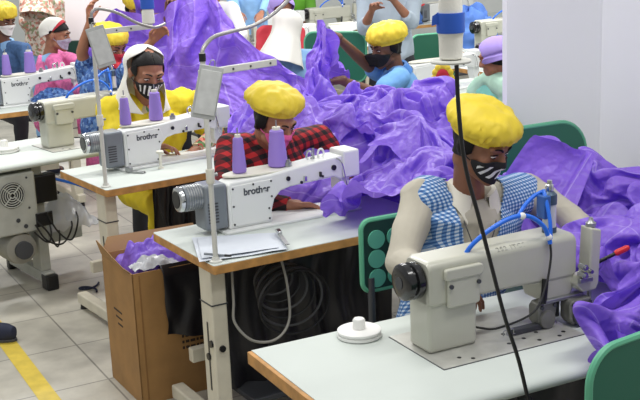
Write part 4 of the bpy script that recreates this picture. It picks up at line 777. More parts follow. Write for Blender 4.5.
10,2,-2,0,-1,0,0,0,1,1,-2,-1,3,-4,1,-1,0,-1,-4,5,-2,0,2,-1,-3,2,1,-2,-6,2,3,-1,8,-2,0,-3,-2,1,1,4,-2,1,-2,-5,5,-4,-2,-3,4,-1,-3,-3,-4,4,5,3,0,-9,0,1,
13,-4,2,-2,0,4,-6,4,-1,0,-3,2,1,-1,-2,0,-1,1,0,2,-2,-1,-4,3,3,-3,-3,0,1,-1,2,-6,-1,-2,5,3,-2,-5,6,2,4,-4,3,-4,-5,3,-3,3,1,1,-2,0,-5,-5,0,5,6,5,-4,-3,
11,-2,-3,0,0,-3,8,-3,2,-2,3,-4,-4,4,3,-1,2,-1,1,-2,-2,1,-1,-3,-3,0,-2,2,5,0,-3,2,-6,5,-4,-2,4,2,0,1,-4,5,0,1,-1,-1,-1,-1,-3,3,5,-3,2,-3,-6,-1,0,4,6,-1,
8,-2,2,-1,-1,0,0,1,1,-1,0,2,1,0,-1,4,-1,1,-2,-2,2,-3,1,-2,-2,-3,3,1,-1,-1,1,0,0,2,-1,0,0,1,-1,-3,5,-3,5,-2,1,-1,0,-3,2,2,-1,1,-1,-2,-1,-4,-4,4,-1,0,
15,0,-5,-2,0,-4,-3,1,3,3,0,1,1,-1,1,2,3,-1,-1,-1,-1,0,-1,-1,-3,1,3,-2,-2,-2,-1,0,1,1,-1,1,2,2,-1,1,1,-2,3,-1,1,-1,1,-3,1,-2,1,-2,-1,0,0,-1,3,-7,0,8,
2,4,3,1,-3,1,0,-3,-1,0,2,-1,-1,2,-1,0,1,4,1,1,-2,-2,-3,-1,5,-4,-2,3,-2,2,2,3,-1,-3,2,-1,2,2,-1,2,-3,3,-4,2,-2,1,-2,3,-1,-1,-2,1,1,-2,2,1,-5,3,4,-5,
0,5,6,-1,-1,-1,-1,-1,-1,0,-2,0,1,1,-1,-3,2,-2,4,2,3,-2,0,0,-2,1,1,0,1,0,0,0,4,-1,-2,1,-3,-1,1,0,2,-2,1,2,-1,0,1,-2,1,-2,0,0,0,2,-7,2,1,4,1,1,
7,-1,3,1,-1,-1,-1,-1,0,0,-1,-1,-1,0,2,-1,-1,2,-1,2,-1,0,1,2,0,2,-1,-1,2,-2,-2,1,0,4,1,-2,-3,0,-2,-1,0,2,0,-1,2,1,1,6,-7,2,-1,-2,0,0,5,0,-4,-6,-1,4,
6,1,-4,3,1,3,1,-2,-3,-1,0,0,1,-6,-3,4,2,2,0,-2,0,3,0,0,1,2,1,0,-1,2,1,-2,1,-1,0,1,-1,-1,-2,1,-2,0,-4,3,1,1,2,0,1,-4,-5,2,4,3,0,-4,6,0,-3,-1,
4,3,-2,-2,2,0,2,2,-4,1,-1,-2,-2,2,1,-4,-1,0,4,2,1,0,0,-2,2,1,1,3,-1,0,3,-1,0,-2,-2,1,0,-1,-1,1,-2,0,-2,2,-1,-1,-3,1,4,-2,-2,1,1,4,0,-1,-3,6,-1,-3,
10,-8,1,1,0,-1,1,1,1,-3,1,0,-4,1,1,4,-3,1,1,0,1,3,1,0,0,-3,5,3,2,0,-5,1,-5,3,0,-4,2,-1,-1,-2,1,-2,2,3,-1,-3,-4,-7,3,8,3,0,-1,-2,1,-1,-2,-5,6,2,
7,-3,-3,2,-2,2,0,-1,4,0,-3,0,1,0,0,-2,4,-3,0,1,1,2,3,3,-1,0,-3,3,-2,1,-3,0,4,-6,-2,1,1,-3,3,-3,0,3,2,-1,3,-3,2,-7,-7,3,8,-2,-5,4,-1,3,3,-3,-5,2,
4,4,-2,-3,2,-2,-2,3,-3,1,1,1,-1,0,2,1,1,-6,-3,4,3,4,0,3,-3,3,-5,-5,1,-1,3,0,-1,0,1,2,-2,3,-1,1,5,2,-1,-6,-2,1,3,-1,-7,-7,3,3,0,0,-2,3,3,3,-1,-8,
11,-7,1,-2,3,1,-3,-2,2,-2,3,0,3,-1,-1,0,0,7,-3,-1,0,-3,3,-4,4,-4,2,-3,-3,2,2,-1,0,3,-1,1,0,0,2,2,-2,-2,1,-3,-5,2,-4,7,1,-3,-5,0,2,-1,3,2,-1,1,3,3,
4,2,-2,3,-3,1,1,-1,-2,2,1,2,3,0,0,-1,-3,2,6,-5,-1,-2,-5,2,0,1,-2,2,2,-2,0,-1,0,2,1,2,-1,-2,1,0,-4,1,1,1,2,-6,-2,2,3,2,-2,-2,2,-4,4,0,1,-2,-2,4,
6,1,-2,1,1,-2,2,0,1,-1,1,1,0,2,1,4,-2,-1,-4,0,-1,2,-4,0,0,-1,0,-3,4,-2,3,-1,1,-1,4,-3,1,0,-2,-2,4,-2,-3,3,0,0,3,-5,3,0,-2,2,0,3,-4,0,1,3,-1,-1,
8,0,3,-1,0,-1,0,0,2,0,-1,0,-1,2,3,-1,-1,-1,3,10,0,23,2,-4,-23,-10,2,2,11,2,-2,2,0,1,-1,-12,-4,-6,-2,2,-1,-1,2,0,0,0,-3,3,1,-2,3,1,-2,0,1,-2,-2,1,3,-2,
9,-4,0,6,-1,2,0,3,-1,1,-3,2,-1,-1,19,5,3,-3,1,-3,-10,-26,6,-3,21,8,-5,-3,-16,-2,2,2,-1,-1,-2,10,0,-2,2,1,-2,1,1,-4,2,-10,1,2,1,2,-4,1,4,-2,1,0,-1,-2,3,-1,
4,3,8,-8,3,2,0,0,3,1,2,18,19,0,-23,-7,-3,-3,-4,-12,-1,-5,0,9,-1,2,0,-1,-3,1,0,1,1,-1,-2,-3,1,8,0,0,2,0,-6,2,-4,16,-2,-15,3,0,3,-1,-1,3,3,-1,-2,-3,-1,4,
81,-3,-6,1,-5,-5,-1,-4,-5,-1,-2,-19,-20,-3,-3,-5,-2,5,-1,-1,4,0,-5,-2,5,-1,1,-1,3,1,-2,-2,1,0,1,0,0,-1,1,-3,2,1,-1,-2,2,-2,3,12,-4,3,-4,-1,3,-5,0,1,1,0,-2,0,
6,2,-2,1,0,4,-2,1,2,0,-1,-2,-2,-3,-2,2,-1,-4,3,2,1,0,0,-1,-3,4,0,-1,-1,-1,-1,-2,1,2,-2,2,1,3,-1,1,-2,-3,3,1,1,4,1,0,-1,-2,0,-2,-3,1,0,3,1,3,0,-4,
6,1,3,-1,3,-1,-2,3,-3,-2,-6,-6,1,4,5,-2,1,2,-1,1,2,-1,-1,-1,0,-1,-1,1,-2,1,1,-4,-5,7,3,-2,1,-2,-2,4,-2,3,-1,5,0,0,2,1,-1,-2,-1,-1,-3,3,-1,0,1,-1,1,2,
10,2,-5,2,0,1,1,-4,4,1,3,-2,-2,-1,-2,-2,1,-4,-1,1,1,2,0,1,0,-5,3,1,-1,-2,-1,2,-2,-5,6,1,-1,-3,-1,-3,4,2,5,-2,3,-2,2,0,-1,1,-1,-2,1,-3,4,1,0,-2,0,1,
7,2,3,-2,-3,1,0,-1,-1,0,1,2,-1,-1,-5,1,2,1,-2,-1,-1,4,0,1,-4,0,-2,0,1,-2,0,2,3,-2,-5,5,-2,2,2,-2,0,1,0,2,-1,1,-3,2,1,1,1,0,-1,1,0,-2,2,-1,-2,0,
9,-6,3,4,0,-4,0,-2,-1,0,3,-1,-1,0,0,0,-1,0,1,2,-3,-1,5,-3,1,0,0,-1,1,-1,1,1,0,-3,1,1,0,0,0,2,-1,1,-5,-1,3,-1,4,0,0,1,-1,0,-2,1,-6,2,1,4,-3,-2,
8,0,-2,-2,0,-1,1,1,-2,0,0,1,3,-3,1,2,1,0,-3,-2,2,-3,-6,3,2,-1,-3,2,-2,5,-3,4,0,2,3,0,-2,0,1,-1,2,-5,1,0,-2,3,0,1,1,0,1,0,0,-3,-3,-4,0,0,7,0,
5,4,-4,-1,0,2,-1,2,-3,-2,-1,6,1,0,1,1,-3,1,-2,-3,-4,3,0,-4,0,0,2,-4,4,2,4,-5,8,2,0,-8,2,1,-1,-4,-3,5,1,0,1,0,-3,2,3,0,2,1,0,-2,-2,-3,-4,0,2,6,
2,-2,6,-2,1,3,0,-3,2,0,-1,0,1,0,-1,-3,0,0,-2,0,4,-3,2,-2,1,3,-2,2,-2,2,0,3,-6,5,-2,1,0,-3,3,1,1,-5,5,-2,-2,2,-2,-1,-1,2,3,4,-2,-2,0,0,0,1,-6,-4,
-1,0,2,3,1,0,0,0,1,1,2,-5,-1,3,-1,-2,-2,0,3,0,-1,3,-2,4,-4,2,-1,0,3,0,2,-1,-1,-3,0,2,-2,3,-1,5,-4,0,-1,2,0,-3,2,0,-4,-1,2,1,6,0,-1,-2,1,-2,-2,-2,
6,0,-6,-1,2,2,-1,2,-1,-3,4,2,-1,0,-1,0,0,-1,2,-2,3,-3,3,-1,4,-4,3,-1,3,-3,3,0,-1,0,-2,1,3,1,-2,1,-2,-4,1,2,4,-1,-3,-1,1,-5,4,-1,2,4,-2,-2,-3,0,0,-1,
9,-3,4,-4,-3,-4,3,-3,5,0,-4,4,2,-1,0,0,0,0,-1,3,-6,6,0,-1,-1,1,2,2,1,-4,1,-1,4,-2,-3,-1,4,3,-2,-4,6,3,-1,-1,0,-2,1,-5,0,3,-4,2,1,-1,0,1,2,-3,-2,0,
4,1,0,3,-3,0,-2,2,-3,3,1,-3,-1,2,3,-2,-1,-3,0,3,0,-4,3,-1,-1,3,2,3,-1,3,-4,3,-2,-4,1,4,-2,2,3,-2,-3,3,-4,3,-3,1,0,2,-1,2,-5,-1,3,0,1,2,-1,0,0,-1,
6,0,-5,3,-1,-2,5,0,-3,-1,1,2,-1,-4,2,2,0,0,-1,-2,3,1,-3,2,5,1,0,2,-7,4,-3,-1,-1,3,-3,1,1,-2,4,0,-1,-3,-2,-2,4,2,0,-1,2,-3,2,-1,2,0,2,0,-3,1,0,0,
1,4,1,-2,2,-2,-3,1,2,0,1,-2,0,1,-3,0,1,3,0,2,1,-1,1,1,0,3,-1,-5,4,-5,2,1,-2,-1,3,-5,4,-1,-5,7,-1,-2,2,-3,0,-2,0,2,-2,3,0,0,-9,7,4,2,1,-3,-1,2,
2,-1,6,-4,2,0,-1,-3,-1,4,-1,0,-1,2,-1,4,2,0,2,0,-3,2,-2,2,-1,0,2,2,-1,-1,-3,-3,2,-1,1,1,-4,2,0,-3,-1,0,3,1,-4,1,0,0,0,0,3,-3,0,-1,5,1,-1,0,2,-3,
0,6,0,0,0,2,-3,-3,-2,1,4,-2,4,-2,2,1,4,1,0,-2,1,-2,2,-1,2,-2,0,2,-2,-1,-1,-1,-1,1,-1,0,1,-5,4,-3,4,-2,-1,-2,-4,0,4,1,0,-1,-2,3,-1,-4,0,7,1,0,-2,4,
6,-6,1,4,-1,1,-1,2,3,-2,-2,2,-2,3,3,2,1,0,0,-1,-1,-1,0,-1,-3,-3,1,2,2,1,0,1,-2,0,0,-2,0,1,-3,1,-5,4,-4,0,3,-1,-2,2,2,-3,1,0,3,3,-5,-2,2,0,3,-4,
4,3,-5,-3,3,-2,2,4,3,0,-4,0,4,3,2,1,-1,1,-3,-1,-1,-2,-6,4,2,-2,-1,-4,0,5,4,0,0,-1,-1,-1,-1,-1,-1,-1,1,-2,-1,2,0,3,0,-2,-1,1,1,1,1,0,1,-4,0,3,3,0,
-1,6,-2,0,-5,3,4,1,0,-1,-3,2,-1,4,1,2,2,0,-1,-2,-1,0,0,-5,2,0,1,0,-4,-1,3,3,2,0,-2,-1,-2,1,-1,0,-1,-1,2,-3,-3,3,3,-3,6,0,1,-1,0,-2,2,-1,2,3,-1,2,
4,-7,4,0,-2,-1,5,-1,1,0,2,0,-1,1,3,1,-1,-1,1,0,1,-2,4,-1,-5,4,-5,0,3,1,-1,1,2,-1,-2,1,-2,0,0,2,0,1,-1,1,0,-4,-1,-1,1,6,-2,1,-2,-1,0,2,-1,2,0,2,
6,-2,-7,5,4,-2,-2,0,4,1,3,-1,-4,-3,2,4,0,-2,0,1,-2,3,1,1,-2,-2,1,0,1,-1,3,0,-4,0,3,0,0,-1,1,0,2,-1,1,-2,2,0,-2,5,-5,0,0,-2,0,0,0,-1,2,-2,2,-2,
7,-4,0,-6,5,5,-4,-2,-3,5,-2,4,3,-4,-1,0,2,1,1,0,1,0,-1,-1,-1,2,1,-2,-1,1,-6,-1,8,0,4,0,-2,-1,2,1,-2,2,1,0,0,-4,3,-2,1,-1,-1,0,1,0,-4,0,-1,0,-1,5,
7,1,0,-1,-8,1,3,0,1,0,0,-2,4,1,-4,-1,1,0,-1,2,5,-1,-2,0,2,-2,0,0,-2,-4,4,1,-3,5,0,0,2,0,-3,-3,5,-1,-1,0,1,2,-3,-4,2,3,-1,2,2,-1,0,-1,-1,-3,-2,2,
-2,5,5,3,-1,-4,-2,4,-4,-3,5,-3,-1,3,-2,-3,-2,9,2,-1,-2,0,2,-1,-2,0,-2,-2,5,3,0,3,-4,-4,3,0,0,-4,1,-1,3,1,3,2,1,-1,-6,1,-3,0,2,4,-4,3,-1,3,-1,-3,-1,-5,
0,1,3,4,5,-1,-2,0,0,-2,-5,5,-3,-1,1,-6,-5,-2,9,0,4,0,-3,0,2,2,0,3,3,2,-4,-4,1,-1,-3,3,0,2,-1,1,-2,2,-3,4,1,3,-2,0,-2,-2,-2,-1,6,-1,-4,-1,1,3,-2,-2,
9,-4,-4,1,4,2,1,0,-1,0,1,-2,-1,-4,1,1,-1,-5,-2,6,-3,3,1,2,-2,-1,2,-1,5,0,0,-2,1,0,-1,2,0,0,1,-2,-1,2,-1,0,1,-2,3,0,1,-4,3,-3,0,2,1,-3,-5,-1,4,-2,
1,-1,3,2,0,1,2,-1,3,-2,1,-1,-1,-1,-4,2,1,0,-4,-1,3,-1,-2,0,3,3,0,2,-7,3,4,0,1,3,-1,-3,-1,1,1,5,-2,-2,3,-3,-6,-2,4,2,0,-2,0,2,-3,2,1,-7,3,-2,1,1,
154,2,3,4,3,2,5,3,4,1,-3,-6,-4,1,3,4,2,0,0,-2,-4,-1,-4,0,0,2,0,5,-4,0,0,2,4,-1,-5,-3,2,-3,3,1,4,4,6,-4,-4,-5,-7,-8,-3,3,-4,5,0,-2,-2,2,4,3,3,-1,
3,9,0,2,-5,-2,-3,-2,-2,0,5,3,-2,-5,0,0,-5,-5,1,6,8,-3,-2,-3,4,3,-4,-3,7,-1,-1,0,-5,2,0,0,1,-3,-4,6,-7,-2,0,5,-1,2,5,4,-2,-3,2,-4,4,-2,6,-4,0,0,1,0,
18,-8,5,-3,0,-6,-1,0,0,-1,0,2,1,0,-3,-5,1,1,-2,-1,2,2,1,0,-3,4,2,-4,0,2,-1,-2,-3,-6,3,10,2,2,-3,-7,6,-8,-10,-2,6,3,3,7,2,-6,6,-3,-2,0,1,1,-1,-1,-1,2,
9,4,-5,0,0,1,-4,-1,-1,-1,2,1,0,4,-4,1,0,2,-1,-4,-5,4,1,2,-1,0,3,0,-3,-1,1,-4,-4,6,4,-5,1,1,0,-3,1,8,0,-3,-2,1,-3,-6,6,2,-4,7,-3,0,-8,5,2,2,-8,1,
3,-5,3,0,2,2,0,1,-4,-1,-1,4,4,0,2,1,0,-2,1,-2,-4,-2,5,2,2,-10,3,3,0,-1,-2,-1,4,-1,1,-2,-5,3,3,2,-6,1,5,2,-5,1,0,3,-9,0,5,2,0,1,-3,-4,-1,2,5,-4,
8,-8,-7,1,1,5,6,-3,3,-1,-2,0,3,3,4,-1,0,1,0,-3,-2,2,-2,9,-2,1,-8,2,0,-2,-2,-2,-4,3,0,2,-2,3,0,2,2,-5,-3,-1,2,-1,-1,6,6,-2,-4,-3,5,-2,1,-1,-3,-8,5,7,
8,-1,-6,-4,3,0,3,3,-3,4,-2,0,1,0,3,-3,3,4,-2,4,2,0,-1,-6,2,-1,2,-5,1,0,1,-1,-1,-4,0,1,2,1,1,-1,1,-3,0,-2,2,-6,7,4,4,4,-7,-4,-4,2,4,-1,-3,1,-6,0,
2,4,2,-1,-2,1,-4,3,2,-3,4,-1,-1,1,-2,0,-2,4,3,1,2,-2,-1,-5,-2,6,0,-1,-2,0,1,2,5,2,-3,-8,0,0,3,1,-3,0,-1,0,-2,6,3,-4,1,1,1,-1,-1,2,-7,1,2,-1,-2,-7,
1,5,5,-3,-1,1,-2,-1,1,-1,-3,0,1,1,-5,-4,2,-3,4,0,4,4,4,-5,-3,-3,7,0,-1,1,-2,3,3,0,-3,0,-5,-1,1,2,1,1,-1,1,0,4,0,-1,-8,2,4,-3,4,-2,3,-4,-2,-1,0,0,
0,0,4,0,-3,1,5,-2,2,1,-2,-3,3,-6,-4,0,2,1,-1,0,-2,2,4,1,5,-6,-3,3,-2,1,3,0,-1,1,-3,2,-1,-6,-2,1,2,-1,6,-1,4,-4,1,0,-2,-6,2,6,-2,7,1,-6,0,2,-1,1,
2,-4,-3,7,6,-1,-4,-2,4,3,0,-1,-6,-1,2,5,-6,0,-8,1,2,-3,0,7,-1,6,-2,0,2,0,-2,0,-2,-5,3,1,1,0,-2,-1,-3,0,1,0,-2,5,1,0,6,-2,-6,-1,4,3,5,-2,-3,-1,1,1,
6,1,-6,-1,3,-9,10,7,-2,-4,0,-4,-2,2,5,-1,-2,-4,0,2,0,-2,-5,2,3,2,0,5,3,-1,-2,-3,0,-2,-2,0,6,3,-1,-3,-1,2,-6,4,-1,2,-3,-6,0,9,-2,-4,1,1,6,2,-12,6,7,2,
9,-4,-1,-3,-7,11,2,1,-7,-3,-2,0,-4,1,3,4,0,-4,10,3,-3,-1,-5,-3,1,1,1,-4,5,7,3,1,-4,-2,-2,-2,-3,5,1,-3,0,1,3,1,2,-3,-6,-6,0,4,9,0,-2,-5,-1,11,-2,-7,2,5,
-1,3,1,-7,1,6,-2,-1,-2,1,-2,-2,2,2,-7,-2,6,11,3,0,1,-4,-1,-7,-3,0,3,3,-6,2,9,2,2,-2,1,1,-4,-5,2,1,0,1,4,-1,-1,-7,-2,2,2,-3,3,7,-7,-1,-5,6,10,-9,-5,0,
3,-3,-3,3,-4,0,1,0,0,1,-1,0,2,3,3,-3,6,1,1,-2,-2,0,1,1,-4,-6,1,1,-3,-2,1,6,2,2,-2,-2,2,-4,-3,1,1,4,0,2,0,-1,-2,1,4,0,-1,2,1,-4,2,-9,9,8,-4,-8,
-3,-7,6,2,5,-8,-5,0,7,0,1,4,1,0,3,6,-6,-1,-5,1,2,0,2,4,-2,-3,-5,-2,3,0,-6,-5,0,2,7,0,1,3,4,2,2,-6,-3,-3,-1,-2,4,14,-1,2,-1,-4,-5,-1,1,-3,-2,7,1,-1,
13,4,-9,-1,5,-6,-9,-3,4,2,1,6,-1,-3,1,2,2,-2,-6,-4,4,2,0,-1,5,0,-3,-3,2,-6,1,-2,0,4,1,2,-3,2,-1,-2,2,0,2,4,1,3,1,6,1,0,3,3,2,3,-33,8,-6,3,5,14,
8,5,21,12,-4,-1,1,1,-1,-2,5,-7,-3,-7,1,3,-1,-9,-23,-2,-1,7,5,-3,2,3,-3,-3,-1,-4,1,4,6,-1,-4,-2,-1,-8,-3,4,3,13,-3,-3,5,0,-2,-10,0,1,0,1,3,0,26,-6,1,-9,-1,-9,
3,6,-1,1,3,6,-2,-6,-6,2,-4,1,2,0,-5,-2,1,2,23,0,-8,-7,-3,-3,-8,6,2,-1,-2,2,-1,5,1,-2,-3,5,8,5,0,-5,0,-10,0,2,-4,1,-1,-2,-3,0,-1,-5,0,-2,1,2,8,1,-5,-5,
8,-1,-2,0,0,1,1,-1,-2,-2,-1,2,-2,8,-3,0,-3,0,4,0,-1,-4,-4,5,1,-8,4,5,1,0,-2,-2,-5,2,5,6,-5,1,3,-2,-3,0,1,-2,1,-1,4,0,-3,-5,-2,-3,0,1,-1,-2,-1,3,-2,5,
-3,11,-5,-4,-3,-2,7,3,-2,-1,0,0,4,2,7,-10,1,2,-9,1,0,0,2,0,-1,-1,5,4,3,2,-2,-9,-1,-2,3,-1,7,1,-6,3,1,1,-2,2,1,-1,-2,-3,1,0,-2,-2,-1,-2,2,1,-2,-5,4,-1,
6,-7,3,-4,-3,2,-5,2,2,4,-1,4,3,-1,1,0,-2,-5,2,-2,3,1,4,-2,-2,-1,-1,1,1,3,-2,5,0,4,-3,-5,-1,3,3,1,-4,0,3,-3,-3,0,0,0,1,2,-1,0,-1,-2,-1,2,-1,2,3,-2,
9,-9,-1,1,2,-3,-5,-5,6,3,7,-1,3,0,-2,-1,-7,7,4,0,-3,2,-3,4,-1,-2,-3,-2,-1,1,6,-2,6,0,2,-3,-1,1,3,3,-1,-3,-5,-2,-2,1,-2,2,-4,1,4,1,1,0,-1,1,1,0,2,2,
-36,35,-4,1,0,3,3,-3,-5,2,4,0,-2,1,-1,-1,4,3,4,-3,0,-3,-7,2,5,0,-4,-1,1,-3,1,10,-4,1,0,5,0,-3,1,0,3,3,-3,-4,-3,3,-2,-1,2,-2,-1,1,-1,3,3,0,5,0,-5,0,
0,-3,-1,0,-1,-1,2,6,-2,-3,-2,0,-1,-1,2,3,1,1,-1,1,-1,-1,5,-1,-1,0,3,0,2,-1,-4,-2,5,1,1,-5,1,2,0,-1,-1,-1,2,0,1,-1,5,0,3,-2,-3,0,0,1,-3,3,0,0,-3,-1,
-3,-1,0,-2,0,1,1,3,5,-7,-1,-3,0,-1,2,3,0,0,0,2,1,6,4,-4,-1,1,3,2,-1,1,-7,-6,-3,1,2,7,-3,0,-5,-2,0,-3,0,9,5,1,1,-1,3,1,-3,-1,1,-1,1,-6,-3,1,-3,2,
25,-26,5,-5,-3,-2,-1,3,-1,3,-2,1,3,-3,-1,2,1,-7,1,-1,6,6,-3,5,-1,2,2,5,-2,-3,4,-10,-8,-2,0,-2,2,-3,1,-4,3,10,11,-2,3,-3,-2,-3,-1,3,0,0,4,0,-3,-1,-3,-3,3,-5,
8,-5,-1,2,-1,-5,-2,-2,2,4,-1,5,-2,1,-2,0,1,-3,-1,2,4,-1,2,-2,3,1,4,-3,1,0,-2,5,1,-1,-4,-4,-3,-2,0,4,3,0,-2,3,-2,2,1,-1,-3,1,6,2,-2,2,0,-6,-2,0,1,-2,
8,-1,-1,-5,-2,3,3,-2,1,-1,6,-5,-3,1,1,-1,1,1,-1,1,2,2,2,-3,2,2,0,-2,-7,2,0,4,5,3,0,0,0,-1,-1,-1,-4,-5,-1,2,2,1,1,1,0,2,0,-1,1,-5,-1,7,-1,-2,-2,0,
-1,3,-6,4,-3,-3,4,2,3,3,-4,3,3,0,-8,-2,-1,9,-3,2,-7,3,7,3,4,-1,-3,-7,-3,-2,6,-2,3,2,0,1,-1,3,-2,1,0,-3,-4,2,-1,0,3,3,0,-4,-2,3,-2,1,1,0,3,2,-1,-1,
-11,6,2,1,3,3,-6,-2,-1,2,1,0,0,-2,7,-3,-1,1,3,4,-2,-3,-1,6,1,2,-8,-1,0,-6,-2,2,-1,1,4,3,3,-4,4,4,-7,5,-4,0,1,1,-4,2,1,-3,3,-1,-3,0,1,2,1,1,2,1,
-1,-8,6,7,4,3,0,-3,-4,-2,-8,0,-3,6,0,9,0,-7,2,-2,6,-2,-3,-2,-4,5,-2,-2,2,2,-5,-3,0,-3,1,3,7,6,-5,1,1,-2,2,-7,6,0,0,-2,-2,4,-3,-1,3,0,-2,5,-1,2,0,1,
-10,18,-5,2,5,2,3,-1,-3,-4,3,-6,-5,-4,3,1,5,-1,-5,1,-2,-4,-3,-2,4,-7,4,3,-1,5,11,2,-5,-5,-3,2,-1,5,6,-10,3,-5,4,-4,-3,4,2,-2,0,-2,3,0,2,1,2,-5,2,0,1,-1,
-18,-1,21,-2,3,-1,4,3,0,-3,-1,1,-2,-6,1,0,2,3,2,-7,2,-2,-2,-4,-8,0,3,2,9,8,1,2,-3,-1,-2,-4,-2,-1,4,5,-4,-4,-2,7,-1,-8,3,-1,1,1,0,3,1,-4,0,-2,-3,1,5,2,
-8,1,-1,2,1,0,0,2,6,2,-1,-4,-2,6,-4,-1,-4,1,6,4,-10,0,-1,3,1,-1,1,7,3,-2,0,-1,1,-4,-3,2,-3,-4,-1,4,6,2,-2,2,-1,0,-6,1,2,1,-3,-1,-2,9,1,-1,1,-1,-6,2,
-1,0,-6,1,-2,2,-4,-2,4,8,0,-2,2,5,2,-4,-1,-4,-4,3,2,-3,4,3,5,-2,-1,-2,-3,3,0,-2,2,0,-1,-1,-3,1,-1,-2,3,5,0,-6,1,5,3,1,-3,-8,-4,2,3,-1,2,-1,3,-1,1,-1,
-4,15,-11,0,-1,-1,-2,1,-1,0,4,2,3,-5,3,4,-2,0,-4,-3,-1,0,2,5,2,0,-6,0,0,-4,1,3,-4,9,4,-3,-6,-3,2,0,-2,4,-4,5,-8,1,0,1,-1,1,0,0,-3,1,2,1,-3,2,0,2,
4,1,-2,-5,1,-1,2,-3,-8,-1,5,4,10,-3,-5,3,4,0,2,-2,-1,-3,-7,1,3,1,1,-3,-1,-4,-2,8,10,-8,-1,-5,10,-4,-1,0,-6,-2,3,2,0,-4,-1,0,0,4,1,0,2,-3,-3,3,0,-3,1,0,
1,-19,15,-4,3,-1,2,-1,0,-3,2,7,-1,5,-4,-2,1,5,0,-2,3,-2,-7,-4,-1,2,0,1,-4,6,-1,-2,4,0,-2,0,1,5,-10,-3,3,-1,2,-2,5,-1,2,-6,-1,2,5,-3,-2,1,-2,2,7,0,-3,-4,
-7,-13,9,11,-4,0,-1,4,7,-1,-5,1,-2,-2,4,-2,-2,-3,0,3,1,1,-2,-3,-4,5,-3,1,4,-2,-4,-1,-2,4,7,2,-2,-6,4,-3,0,2,-4,0,3,2,1,2,-5,-3,0,2,-2,-1,0,1,3,8,0,-3,
-3,5,-17,21,0,-8,-5,3,4,6,-3,-4,0,-5,0,-1,1,0,0,1,0,1,4,-4,1,-2,6,-6,0,-1,4,-5,-1,7,3,5,-7,2,-1,0,3,0,1,-4,-7,3,-2,6,-2,-4,-3,-3,2,2,2,2,-5,0,7,4,
0,7,-1,-19,17,-2,-4,0,-1,-1,5,-2,-2,2,-2,1,-6,0,2,2,-1,4,8,-3,-7,6,4,0,-5,-3,-2,-3,3,1,-1,0,-1,-2,4,10,3,-5,-4,-6,4,-4,-4,1,6,0,-2,0,-3,-1,1,-2,1,-2,1,2,
3,-2,-2,0,3,1,1,-3,-3,-4,3,0,5,-4,3,0,2,1,1,-1,-2,2,-6,6,2,-6,5,1,-2,1,-3,-3,-4,3,-4,-7,3,11,5,2,-5,-6,-2,3,-2,2,-1,-5,4,0,4,-4,5,-5,-4,-1,1,3,-5,4,
4,-7,2,-1,2,5,4,-3,-6,2,-6,1,-1,7,-2,0,-3,1,-5,-1,5,-11,3,0,11,7,-4,-1,1,-2,-1,2,-6,-11,-6,11,9,3,0,-6,-6,0,7,2,3,-2,5,0,-8,-1,-4,6,-2,4,1,-8,-3,-1,3,-4,
0,-3,-1,19,-16,1,8,4,6,-3,-1,-5,-5,3,-30,-15,16,-1,6,4,6,16,1,-1,-7,-2,-2,0,-1,-1,2,6,0,-2,4,-4,-1,-3,0,-2,0,5,0,6,-1,-2,-2,1,1,-1,-4,-4,1,-3,2,6,-4,-4,3,1,
-3,12,16,-25,-7,6,2,6,-1,5,3,-26,-32,16,30,8,-17,-6,7,9,3,1,1,-7,-7,-3,1,4,0,0,-1,2,7,3,1,-1,-2,-3,-7,1,3,2,8,-1,-1,1,1,-4,0,-2,0,-4,3,2,-1,0,6,-6,-9,2,
-6,-11,-21,-1,0,-4,-5,-1,5,0,12,34,28,-25,-2,2,2,-1,-9,-1,3,4,3,1,-6,-10,-1,1,7,2,1,-3,-3,1,2,1,0,-6,0,-3,6,8,0,1,1,-1,0,6,2,0,1,2,-8,-1,-3,-1,-4,1,4,-6,
3,4,4,-2,-1,-1,-1,-5,-1,5,-8,-1,3,-1,-4,2,4,8,-4,-8,0,0,0,8,5,-2,-5,-4,-2,7,2,-2,-1,-5,-5,0,-2,5,1,-1,2,0,2,-1,-2,5,-1,-4,1,1,3,2,3,-3,1,-2,-1,2,-2,4,
6,-1,-1,1,1,0,-1,-8,-9,-4,2,2,1,-1,4,-1,2,3,7,-6,-5,-2,5,-1,4,9,1,-1,-4,-3,5,1,-2,0,-5,-5,4,9,3,5,-7,-5,-7,2,-3,-1,2,-3,-2,9,0,-1,-3,6,1,-1,-2,1,1,-3,
8,-5,1,-1,0,1,1,2,-6,-5,1,0,-4,6,-3,0,0,-2,-3,4,-3,-3,-5,4,7,-1,1,0,1,2,-3,3,4,3,0,-7,5,2,7,0,0,-6,-5,-7,6,-9,0,6,-2,-4,-1,1,5,-4,4,2,0,-3,5,1,
12,-3,-7,-2,1,0,2,5,0,-5,-6,2,3,-3,6,1,0,0,-6,-4,1,3,0,-5,-2,1,-1,1,0,-1,1,0,4,4,3,-2,-5,4,4,2,-6,-5,4,-1,-6,4,-7,2,5,-5,1,3,3,2,-3,-1,-1,3,0,5,
10,5,-1,-5,-4,2,-1,2,3,1,-7,-9,0,4,1,3,1,1,0,-4,-6,2,4,3,-3,-3,1,2,3,-1,-4,1,0,1,1,1,1,-2,-6,-2,3,0,-6,3,7,1,-3,-6,3,3,2,4,-1,-3,-3,4,3,-3,-3,1,
2,4,1,2,6,-1,1,-2,0,-1,-1,-3,-5,2,-3,1,-5,0,7,0,-2,-6,-3,3,6,5,3,3,0,-4,0,-2,-1,-1,-5,4,4,-3,-7,-4,0,4,2,0,-2,-2,6,-2,-5,5,3,2,2,1,1,-7,3,1,-1,-7,
-3,3,6,2,4,3,-1,0,2,-2,-2,-4,-2,-4,-4,1,-3,1,0,10,3,-7,-1,-7,1,7,8,4,1,-2,-3,1,-6,-7,0,8,-4,-2,-1,1,0,1,1,-2,2,-2,-4,2,1,-4,3,3,1,2,-2,4,-5,-3,-2,3,
